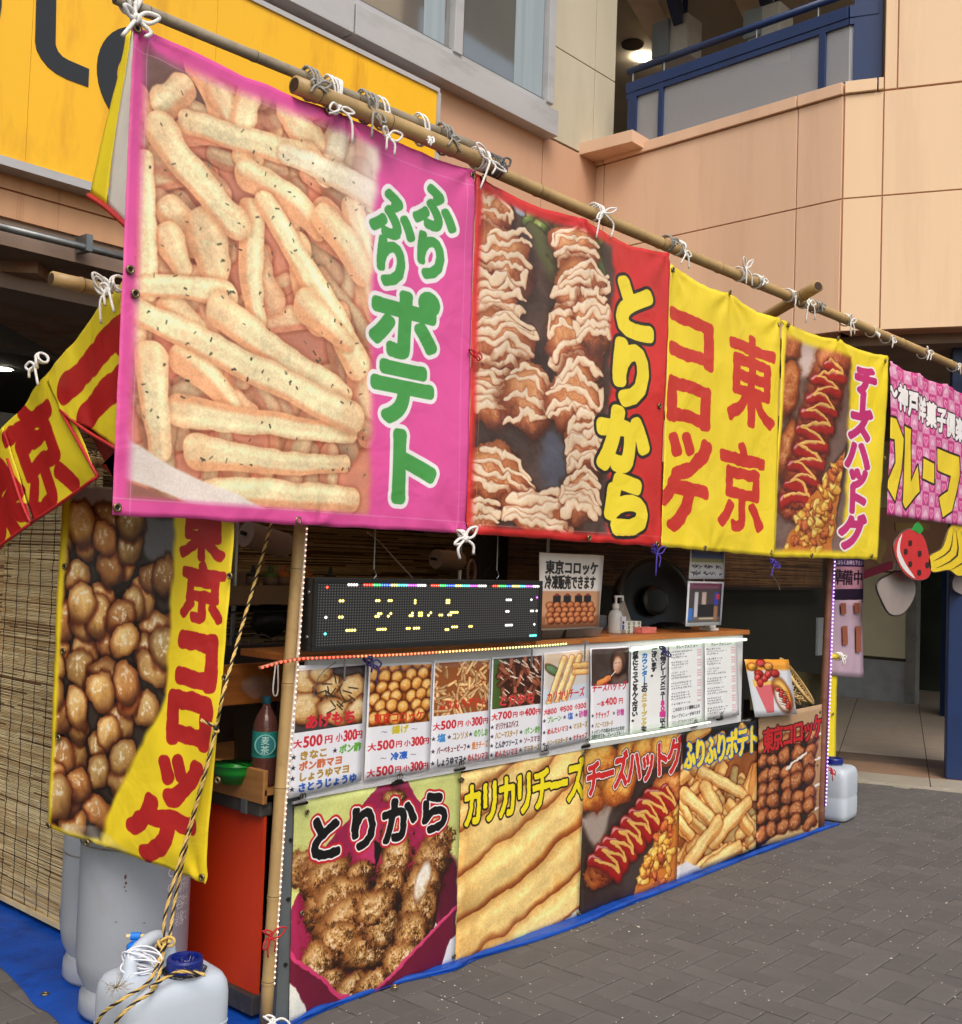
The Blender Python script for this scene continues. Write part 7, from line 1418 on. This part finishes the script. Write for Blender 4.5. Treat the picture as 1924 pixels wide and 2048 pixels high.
def letters(s_, o, right, up, size, mt, parent, name='lettering', vert=False, ext=.0006, off=.006):
    right, up = np.array(right, float), np.array(up, float)
    for i, ch in enumerate(s_):
        cu = bpy.data.curves.new('t', 'FONT'); cu.body = ch; cu.resolution_u = 2; cu.offset = off; ob = bpy.data.objects.new('t', cu); me = ob.to_mesh(); o_ = np.array(o, float)+(-up*size*1.05*i if vert else right*size*i)
        V_ = [o_+right*(v.co.x-.5)*size+up*(v.co.y-.38)*size for v in me.vertices]; F_ = [tuple(p.vertices) for p in me.polygons]; ob.to_mesh_clear(); bpy.data.objects.remove(ob); bpy.data.curves.remove(cu)
        if F_: MB().add(V_, F_).build(name, mt, parent)
rgt = np.array((-fd[1], fd[0], 0)); rgt = rgt if rgt@XR > 0 else -rgt
letters('麦茶', np.array((bx, by, bzz+.160))+fd*(r*1.03+.0036), rgt, (0, 0, 1), .030, mat('pale_lettering', (176, 220, 214), .5), t, vert=True)
t = thing('clear_bag', onY(515, 1370, .3), 'crumpled clear plastic bag hanging on the wooden cross board', 'plastic bag'); q = onY(518, 1372, .31); m = MB(); m.sphere((0, 0, 0), 1, 12)
m.v = [(q[0]+v[0]*.075*(1+.5*nz(v[0]*3, v[1]*2, v[2]*3)), q[1]+v[1]*.02, q[2]+v[2]*.04*(1+.5*nz(v[0]*3, v[1], v[2]*3+5))) for v in m.v]; m.build('bag', mat('thin_clear_film', (210, 210, 214), .12, .1, 10, .8, 40, alpha=.10, spec=1), t, smooth_=True)
t = thing('white_loop_string', onY(548, 1360, .0), 'white string loop hanging from the end of the red led strip', 'string'); MB().tube(cr([onY(*p, .05) for p in ((551, 1330), (546, 1380), (551, 1392), (556, 1380), (556, 1330))], 4), .0025, 5).build('string', CORD_W, t)
t = thing('bottle_tag', onY(575, 1130, .4), 'faint beige box glimpsed beyond the bamboo post', 'box') if False else None
# ------------------------------------------------------------------ tarpaulin on the ground
BT = mat('blue_tarp', (14, 72, 166), .45, .16, 5, .5, 30, dirt=(10, 50, 124), dscale=7, damt=.8, spec=.5)
tp = thing('blue_tarpaulin', (2, .5, 0), 'bright blue tarpaulin laid under the stall', 'tarpaulin')
def tarp_sheet(edge, inner, name, nx, ny, lift=.012, seed=1):
    vs, uv = [], []; E_, I_ = cr(edge, nx), cr(inner, nx)
    n = min(len(E_), len(I_))
    for j in range(ny+1):
        v = (j/ny)
        for i in range(n):
            a, b = np.array(E_[i]), np.array(I_[i]); p = a*(1-v)+b*v; k = min(1, v*5)
            z = .003+k*(lift*(.55+nz(p[0]*3.2, p[1]*3.2, seed))+.006*abs(nz(p[0]*9, p[1]*5, seed+4))+.004*nz(p[0]*17, p[1]*13, seed)); vs.append((p[0], p[1], max(.0025, z)))
    fs = [(j*n+i, j*n+i+1, (j+1)*n+i+1, (j+1)*n+i) for j in range(ny) for i in range(n-1)]
    return MB().add(vs, fs).build(name, BT, tp, smooth_=True)
g2 = lambda px, py: np.array(onZ(px, py, 0)[:2])
ed = [g2(-90, 1860), g2(0, 1935), g2(40, 1975), g2(70, 2012), g2(100, 2030), g2(150, 2080), (-.55, -.1), (-.5, -.42)]
inn = [(.2, 3.0), (.2, 2.4), (.2, 1.9), (.2, 1.4), (.2, 1.0), (.2, .6), (.2, .3), (.2, .1)]
tarp_sheet(ed, inn, 'side_sheet', 9, 30, .014, 3)
fe = [g2(560, 2075), g2(620, 2038), g2(700, 2004), g2(800, 1968), g2(905, 1944), g2(960, 1918), g2(1060, 1888), g2(1160, 1853), g2(1240, 1820), g2(1300, 1796), g2(1400, 1756), g2(1500, 1716), g2(1600, 1680), g2(1640, 1664), g2(1680, 1650)]
fi = [(p[0], .25) for p in fe]; tarp_sheet(fe, fi, 'front_sheet', 7, 14, .010, 7)
P_ = [np.array((p[0], p[1]+.012, .010+.004*math.sin(i*1.7))) for i, p in enumerate(fe)]; MB().tube(cr(P_, 7), [.009+.004*math.sin(i*.9) for i in range(len(cr(P_, 7)))], 7).build('rolled_hem', BT, tp, smooth_=True)
for p in (onZ(90, 1990, .006), onZ(790, 1975, .012)): MB().tube([p+np.array((.011*math.cos(a), .011*math.sin(a), .004)) for a in np.linspace(0, 6.28, 13)[:-1]], .004, 6, closed=True).build('eyelet', BRASS, tp)
# ------------------------------------------------------------------ gas cylinders
GC = mat('grey_cylinder_paint', (160, 165, 174), .4, .05, 3, .04, 90, dirt=(146, 147, 150), dscale=7, damt=.4, spec=.5); WELD = mat('weld_bead', (128, 122, 120), .55, .2, 60, .3, dirt=(104, 62, 40), dscale=25, damt=.6)
RUST = mat('rust_patch', (96, 50, 26), .8, .3, 60, .2)
def cylinder(c, r, lbl, H, weld, weld2=None):
    t = thing('gas_cylinder', c, lbl, 'gas cylinder', 'grey gas cylinders beside the stall')
    MB().lathe([(.05, H+.01), (r*.55, H-.02), (r*.88, H-.08), (r, H-.17), (r, weld+.008), (r*1.0, weld), (r, weld-.008), (r, .20), (r*.95, .14), (r*.80, .085), (r*.80, .05)][::-1], c, 48).build('tank', GC, t, smooth_=True)
    for wz in [weld]+([weld2] if weld2 else []): MB().tube([np.array(c)+(math.cos(a)*r, math.sin(a)*r, wz) for a in np.linspace(0, 6.2832, 65)[:-1]], .0035, 6, closed=True).build('weld_seam', WELD, t, smooth_=True)
    MB().lathe([(r*.84, .10), (r*.86, .03), (r*.82, .004), (r*.86, .004), (r*.91, .02), (r*.90, .07), (r*.84, .09), (r*.80, .13)], c, 40).build('foot_ring', GC, t, smooth_=True)
    MB().lathe([(r*.42, H-.03), (r*.46, H+.02), (r*.46, H+.14), (r*.44, H+.14), (r*.44, H+.02)], c, 24).build('collar', GC, t, smooth_=True); MB().lathe([(.025, H), (.025, H+.07), (.04, H+.07), (.04, H+.1)], c, 12).build('valve', BRASS, t)
    fd = np.array((CAM[0]-c[0], CAM[1]-c[1], 0)); fd /= np.linalg.norm(fd); return t, fd
c1 = (-.245, .44, .012); t, fd = cylinder(c1, .186, 'nearer grey gas cylinder under the tall croquette banner', 1.18, .585, None)
for px, py, w_, h_ in ((251, 1754, 5, 10), (252, 1766, 4, 7), (249, 1774, 5, 3), (252, 1782, 2, 5), (232, 1844, 8, 1.4), (288, 1846, 6, 1.4)):
    r_ = ray(px, py); # point on the tank
    o = CAM-np.array(c1); a_ = r_[0]**2+r_[1]**2; b_ = 2*(o[0]*r_[0]+o[1]*r_[1]); cc = o[0]**2+o[1]**2-.1865**2; tt_ = (-b_-math.sqrt(max(0, b_*b_-4*a_*cc)))/(2*a_); p = CAM+r_*tt_; nn = (p-np.array(c1)); nn[2] = 0; nn /= np.linalg.norm(nn); rg_ = np.cross((0, 0, 1), nn)
    rr_ = random.Random(px); k = 1/590; P8 = [p+rg_*w_*k*.5*math.cos(a)*rr_.uniform(.6, 1.2)+np.array((0, 0, 1))*h_*k*.5*math.sin(a)*rr_.uniform(.6, 1.2) for a in np.linspace(0, 6.2832, 10)[:-1]]
    MB().prism(P8, nn*.0006).build('rust_patch', RUST, t, recalc=True)
# faded vertical lettering on the far side of the nearer cylinder
FAD = mat('faded_lettering', (214, 216, 220), .6, .2, 30)
def cyl_letters(s_, px, z0, size, gap, ang_off=0):
    r_ = ray(px, 1750); o = CAM-np.array(c1); a_ = r_[0]**2+r_[1]**2; b_ = 2*(o[0]*r_[0]+o[1]*r_[1]); cc = o[0]**2+o[1]**2-.1868**2; tt_ = (-b_-math.sqrt(max(0, b_*b_-4*a_*cc)))/(2*a_); p = CAM+r_*tt_; nn = (p-np.array(c1)); nn[2] = 0; nn /= np.linalg.norm(nn); rg_ = np.cross((0, 0, 1), nn); rg_ = rg_ if rg_@XR > 0 else -rg_
    for i, ch in enumerate(s_):
        if ch == ' ': continue
        letters(ch, (p[0]+nn[0]*.001, p[1]+nn[1]*.001, z0-i*gap), rg_, (0, 0, 1), size, FAD, t, off=.002)
cyl_letters('OHN・CO', 345, .72, .045, .052); cyl_letters('大阪瓦斯容器', 362, .62, .05, .055); cyl_letters('充填期限ガス', 372, .62, .045, .055)
q3 = onZ(214, 1948, .012); c2 = (float(q3[0]), float(q3[1]), .012); print('c2', c2); t2, fd = cylinder(c2, .175, 'farther grey gas cylinder with round hole in its foot ring', 1.18, .47, None)
p = np.array(c2)+fd*.184+np.array((0, 0, .05)); MB().tube([p-fd*.004, p+fd*.003], .015, 14).build('drain_hole', DARKHOLE, t2)
# ------------------------------------------------------------------ jerry cans
JC = mat('translucent_white_plastic', (186, 195, 206), .38, .04, 3, .04, 40, sss=.25, spec=.5); CAPB = mat('navy_cap', (14, 32, 112), .38, .05, 10)
def jerrycan(c, w_, d_, h_, rot, lbl, capr=.048, capoff=(.05, -.02), tap=False, handle=True):
    t = thing('jerry_can', c, lbl, 'jerry can', 'white plastic jerry cans with blue caps'); ca, sa = math.cos(rot), math.sin(rot); c = np.array(c, float)
    W = lambda x, y, z: (c[0]+x*ca-y*sa, c[1]+x*sa+y*ca, c[2]+z)
    prof = [(.86, 0.0), (.96, .012), (1.0, .04), (1.0, h_*.40), (.985, h_*.43), (.985, h_*.47), (1.0, h_*.50), (1.0, h_-.06), (.97, h_-.03), (.90, h_-.010), (.78, h_), (.0, h_+.006)]
    n = 48; vs, fs = [], []
    for s_, z in prof:
        for k in range(n):
            a = 2*math.pi*k/n; e = .34; x = math.copysign(abs(math.cos(a))**e, math.cos(a))*w_/2*s_; y = math.copysign(abs(math.sin(a))**e, math.sin(a))*d_/2*s_; vs.append(W(x, y, z))
    for i in range(len(prof)-1):
        for k in range(n): k2 = (k+1) % n; fs.append((i*n+k, i*n+k2, (i+1)*n+k2, (i+1)*n+k))
    fs.append(tuple(range(n))[::-1]); MB().add(vs, fs).build('body', JC, t, smooth_=True)
    x, y = capoff; m = MB().lathe([(capr*.92, -.02), (capr*.92, .012)], W(x, y, h_+.0), 26); m.build('neck', JC, t, smooth_=True)
    prof = [(capr*1.10, .0), (capr*1.12, .004), (capr*1.12, .030), (capr*1.06, .036), (capr*.86, .036), (capr*.82, .024), (capr*.30, .024), (capr*.22, .030), (.001, .030)]
    cp_ = MB().lathe(prof, W(x, y, h_+.012), 36).build('cap', CAPB, t, smooth_=False)
    for k in range(4): a = k*math.pi/4; p0, p1 = W(x+capr*.84*math.cos(a), y+capr*.84*math.sin(a), h_+.040), W(x-capr*.84*math.cos(a), y-capr*.84*math.sin(a), h_+.040); MB().bar(p0, p1, .004, .012).build('cap_rib', CAPB, cp_) if k % 2 else None
    if handle:
        m = MB(); P_ = [W(-w_*.30, d_*.05, h_-.01), W(-w_*.26, d_*.10, h_+.05), W(-w_*.02, d_*.26, h_+.075), W(w_*.16, d_*.34, h_+.05), W(w_*.2, d_*.36, h_-.01)]; P_ = cr(P_, 5); m.tube(P_, [.026, .026]+[.021]*(len(P_)-4)+[.026, .026], 12).build('handle', JC, t, smooth_=True)
    if tap:
        q = W(-w_*.12, d_*.40, h_+.02); TB = mat('blue_tap', (24, 116, 214), .4, .05, 10); MB().lathe([(.024, 0), (.026, .005), (.026, .03), (.022, .036), (.012, .04), (.011, .05)], q, 20).build('tap_base', TB, t, smooth_=False)
        MB().tube([q+np.array(XR)*-.014+(0, 0, .058), q+np.array(XR)*.014+(0, 0, .058)], .0115, 14).build('tap_barrel', TB, t)
        for s_ in (-1, 1): MB().tube([q+np.array(XR)*s_*.0145+(0, 0, .058), q+np.array(XR)*s_*.028+(0, 0, .058)], .006, 10).build('tap_handle', mat('cream_tap', (214, 198, 140), .4), t)
    return t, W
tj, WJ = jerrycan((-.492, -.135, .012), .33, .27, .345, -.10, 'large translucent white jerry can with navy cap in the left foreground', .047, (.035, -.06), tap=True)
rx = float(onZ(1675, 1640, 0)[0]); tr, _ = jerrycan((4.63, .07, .004), .29, .26, .335, .1, 'white jerry can with blue cap standing right of the stall', .055, (.0, .0), handle=False)
for nm_, W_, hh, ww, dd in (('front', WJ, .345, .33, .27),):
    for zz in (.10, .20): MB().tube([W_(math.copysign(abs(math.cos(a))**.34, math.cos(a))*ww/2*1.001, math.copysign(abs(math.sin(a))**.34, math.sin(a))*dd/2*1.001, zz) for a in np.linspace(0, 6.2832, 61)[:-1]], .0022, 5, closed=True).build('moulded_rib', JC, tj, smooth_=True)
# white string ball, ravelled fibres, black elastic on the can
sbl = thing('string_bundle', WJ(-.06, .02, .38), 'tangled bundle of thin white string on the jerry can handle', 'string'); rg = random.Random(3); cc = np.array(WJ(-.07, .0, .385)); CW2 = mat('white_string', (226, 228, 236), .6, .03, 60)
for k in range(9):
    a0 = rg.uniform(-.7, .2); u = np.array(XR)*math.cos(a0)+np.array((0, 0, 1))*math.sin(a0); v = np.cross(u, FW); c_ = cc+np.array([rg.uniform(-.012, .012) for _ in range(3)]); A_, B_ = rg.uniform(.03, .06), rg.uniform(.012, .028)
    MB().tube([c_+u*A_*math.cos(t_)+v*B_*math.sin(t_)+np.array(FW)*-.01*math.sin(2*t_+k) for t_ in np.linspace(0, 6.2832, 25)[:-1]], .0026, 5, closed=True).build('string_loop', CW2, sbl, smooth_=True)
e = np.array(WJ(.035, -.06, .352)); el = thing('elastic_tangle', e, 'tangled thin black elastic round the neck of the front can', 'elastic')
for k in range(5): r_ = .052+.003*k; MB().tube([e+np.array((r_*math.cos(a), r_*math.sin(a), -.002+.004*math.sin(a*3+k)+.002*k)) for a in np.linspace(0, 6.2832, 31)[:-1]], .0013, 4, closed=True).build('elastic_loop', DARKHOLE, el)
# ------------------------------------------------------------------ yellow and black rope
YST, BST = mat('yellow_strand', (206, 172, 98), .6, .15, 60, .2), mat('black_strand', (26, 22, 22), .6, .1)
def rope(pts, label, r=.0042, pitch=.062, name='twisted_rope', ph=0):
    t = thing(name, pts[0], label, 'rope', 'yellow and black guy ropes'); P = cr(pts, 30); P = [np.array(p) for p in P]; cum = [0]
    for a, b in zip(P[:-1], P[1:]): cum.append(cum[-1]+np.linalg.norm(b-a))
    n = int(cum[-1]/pitch*12); Q = []; k = 0
    for i in range(n+1):
        s_ = cum[-1]*i/n
        while k < len(P)-2 and cum[k+1] < s_: k += 1
        f = (s_-cum[k])/(cum[k+1]-cum[k]+1e-9); Q.append((P[k]*(1-f)+P[k+1]*f, (P[min(k+1, len(P)-1)]-P[k])))
    for j, mt in ((0, YST), (1, YST), (2, BST)):
        pts_ = []
        for i, (p, d) in enumerate(Q):
            d = d/(np.linalg.norm(d)+1e-9); u = np.cross(d, (0.2, 1, .1)); u /= np.linalg.norm(u); w_ = np.cross(d, u); a = 2*math.pi*(i/12+j/3)+ph; pts_.append(p+(u*math.cos(a)+w_*math.sin(a))*r*.62)
        MB().tube(pts_, r*.72, 6).build('strand', mt, t, smooth_=True)
    return t
K0, K1, K2 = onY(551, 1020, .15), SP(432, 1455, .03), np.array(WJ(.005, .01, .42))
rope([K0, SP(456, 1352, .025), K1, SP(394, 1600, .03), K2+(0, 0, .1), K2], 'twisted yellow and black rope running from the pole down to the front can', ph=0)
rope([K1+(0, 0, .0), SP(415, 1530, .05), SP(385, 1640, .05), SP(352, 1790, .04), K2+np.array(XR)*.012], 'second rope strand doubled back beside the long rope', ph=2)
rope([K1+np.array((0, 0, .004)), SP(420, 1448, .035), SP(402, 1440, .04)], 'short knotted rope end sticking out over the red character', ph=1, pitch=.05)
kn = thing('rope_knot', K1, 'knot where the guy rope doubles in front of the banner', 'rope knot')
for k in range(3): MB().tube([K1+np.array((.010*math.cos(a)*(1 if k % 2 else .7), .008*math.sin(a+k), -.008+k*.009+.005*math.sin(a))) for a in np.linspace(0, 6.2832, 15)[:-1]], .0042, 6, closed=True).build('knot_turn', BST if k == 1 else YST, kn, smooth_=True)
kn2 = thing('rope_knot', K2, 'rope knot wound on the handle of the front can', 'rope knot'); rg = random.Random(8)
for k in range(6): o_ = np.array([rg.uniform(-.012, .012) for _ in range(3)]); nn = np.array([rg.uniform(-1, 1) for _ in range(3)]); nn /= np.linalg.norm(nn); u = np.cross(nn, (0, 0, 1)); u /= np.linalg.norm(u); v = np.cross(nn, u); MB().tube([K2+o_+(u*math.cos(a)+v*math.sin(a))*.014 for a in np.linspace(0, 6.2832, 13)[:-1]], .0045, 6, closed=True).build('knot_turn', YST if k % 3 else BST, kn2, smooth_=True)
zt_ = lambda px, py, z=.37: onZ(px, py, z)
rope([K2, zt_(300, 1960, .375), zt_(250, 1995, .36), onZ(205, 2028, .30), onZ(180, 2075, .2)], 'left rope tail trailing over the front can to the ground', ph=1)
rope([K2+(0, 0, -.01), zt_(310, 1975, .365), zt_(270, 2005, .355), onZ(235, 2040, .31), onZ(215, 2090, .2)], 'right rope tail trailing over the front can to the ground', ph=2.5)
rope([zt_(300, 1975, .38), zt_(345, 1948, .39), zt_(375, 1943, .40), zt_(410, 1950, .385)], 'rope piece reaching towards the navy cap with a frayed end', ph=.5)
for (px, py), lb_ in (((232, 1975), 'frayed tan fibres of a rope end left of the string bundle'), ((375, 1942), 'frayed tan fibres of a rope end above the navy cap')):
    p = zt_(px, py, .375); t = thing('frayed_fibres', p, lb_, 'rope fibres'); m = MB(); rg = random.Random(px)
    for k in range(46):
        d = np.array([rg.uniform(-1, 1), rg.uniform(-1, .4), rg.uniform(-.2, 1)]); d /= np.linalg.norm(d); m.tube([p, p+d*.018+np.array([rg.uniform(-.006, .006) for _ in range(3)]), p+d*rg.uniform(.025, .045)+np.array([rg.uniform(-.01, .01) for _ in range(3)])], .0006, 3)
    m.build('fibres', mat('tan_fibre', (150, 132, 92), .8, .1), t, kind='stuff')
# ------------------------------------------------------------------ hanging fruit cut outs on the crepe stall
def cutout(name, pts, y, body, lbl, border=(60, 50, 50), inner=.88, details=(), hook=None, bt=.006):
    P = [onY(px, py, y) for px, py in pts]; P = [np.array(p) for p in cr(P+[P[0]], 5)[:-1]]; c = np.mean(P, 0); t = thing(name, P[0], lbl, 'hanging decoration', 'fruit shaped decorations hanging from the crepe stall')
    MB().prism(P, (0, .012, 0)).build('backing', body, t, recalc=True)
    MB().tube([p+(0, .005, 0) for p in P], bt, 6, closed=True).build('edging', mat('edging_%d' % border[0], border, .5), t, smooth_=True)
    for nm, col, q, off in details:
        Q = [onY(a, b, y) for a, b in q]; Q = cr(Q+[Q[0]], 3)[:-1] if len(q) > 3 else Q
        MB().prism([p+np.array((0, -off, 0)) for p in Q], (0, .002, 0)).build(nm, mat('cut_%d_%d_%d' % col, col, .42, .06, 8, .05), t, recalc=True)
    if hook: h = onY(*hook, y); MB().tube(cr([h, h+(.012, 0, .014), h+(.004, 0, .03), h+(-.006, -.01, .022)], 4), .003, 6).build('hook', mat('red_hook', (170, 40, 40), .4) if y < -.15 else CHROME, t, smooth_=True); MB().tube([h+(.004, 0, .03), h+(.004, 0, .10)], .0015, 5).build('string', CORD_G, t)
    return t
seeds = [('seed', (50, 22, 22), [(x-3, y-5), (x+3, y-5), (x+3, y+5), (x-3, y+5)], .003) for x, y in ((1820, 1086), (1811, 1103), (1839, 1107), (1820, 1128), (1838, 1145), (1854, 1130))]
cutout('strawberry_cutout', [(1803, 1066), (1822, 1058), (1846, 1072), (1857, 1105), (1862, 1135), (1856, 1155), (1832, 1160), (1808, 1145), (1792, 1115), (1789, 1088)], -.17, mat('cut_red', (206, 44, 46), .38, .05, 8, .05), 'red seeded strawberry shaped cutout with white edge and green top', (90, 70, 66), details=[('white_edge', (226, 222, 222), [(1804, 1068), (1796, 1085), (1794, 1112), (1808, 1140), (1830, 1157), (1812, 1130), (1800, 1104), (1800, 1085)], .0025), ('leaf', (40, 150, 60), [(1822, 1060), (1834, 1044), (1846, 1058), (1838, 1068), (1830, 1062)], .003)]+seeds, hook=(1836, 1046))
cutout('banana_cutout', [(1898, 1058), (1912, 1040), (1930, 1052), (1965, 1100), (1955, 1135), (1920, 1152), (1898, 1140), (1866, 1144), (1858, 1125), (1862, 1110), (1885, 1095)], -.17, mat('cut_yellow', (240, 208, 40), .38, .05, 8, .05), 'bunch of yellow bananas shaped cutout at the right edge', (80, 66, 40), details=[('banana_line', (60, 48, 30), [(1906, 1062), (1898, 1100), (1866, 1122), (1900, 1102)], .003), ('banana_line', (60, 48, 30), [(1912, 1062), (1912, 1110), (1872, 1136), (1915, 1112)], .003), ('banana_line', (60, 48, 30), [(1920, 1062), (1938, 1110), (1900, 1140), (1941, 1112)], .003), ('stem', (214, 186, 40), [(1905, 1045), (1918, 1036), (1920, 1058), (1908, 1062)], .003)], hook=(1912, 1038))
GB = mat('grey_back', (150, 138, 134), .5, .06, 6, .15)
cutout('pear_cutout', [(1784, 1146), (1796, 1142), (1818, 1148), (1831, 1170), (1828, 1196), (1812, 1222), (1795, 1231), (1778, 1226), (1763, 1200), (1754, 1175), (1760, 1160), (1774, 1152)], -.08, GB, 'grey back of a pear shaped cutout with dark edging', (36, 26, 28), hook=(1792, 1144), bt=.007)
cutout('grey_cutout', [(1910, 1148), (1930, 1142), (1960, 1170), (1950, 1200), (1925, 1190), (1908, 1180), (1905, 1165)], -.08, GB, 'grey back of a cutout half outside the right edge', (36, 26, 28))
# crepe stall's rear cloth with tan squares and magenta ribbon
rc = thing('brown_vinyl_sheet', onY(1800, 1060, 1.2), 'brown vinyl sheet with tilted tan squares behind the fruit cutouts', 'banner')
MB().prism([onY(*p, 1.2) for p in ((1700, 1010), (1960, 1030), (1960, 1120), (1810, 1120), (1728, 1150), (1700, 1150))], (0, .004, 0)).build('sheet', mat('brown_vinyl', (150, 108, 88), .35, .06, 4, .1), rc, recalc=True)
for q in (((1735, 1062), (1778, 1085), (1760, 1128), (1722, 1108)), ((1790, 1046), (1860, 1046), (1860, 1062), (1792, 1062))): MB().prism([onY(a, b, 1.19) for a, b in q], (0, .002, 0)).build('tan_square', mat('tan_print', (158, 128, 80), .5), rc, recalc=True)
MB().prism([onY(*p, 1.18) for p in ((1727, 1143), (1786, 1122), (1786, 1138), (1727, 1158))], (0, .002, 0)).build('magenta_ribbon', mat('magenta_ribbon', (150, 30, 70), .5), rc, recalc=True)
bx_ = thing('warning_cones', (12.9, .5, 0), 'two small dark cones standing deep inside the entrance', 'cone')
for x, y in ((12.6, .62), (12.6, .2)): MB().lathe([(.14, .012), (.14, .03), (.07, .05), (.02, .42), (.001, .43)], (x, y, 0), 16).build('cone', mat('dark_cone', (20, 20, 22), .5), bx_)
print('built', time.time()-T0, len(SC.objects))
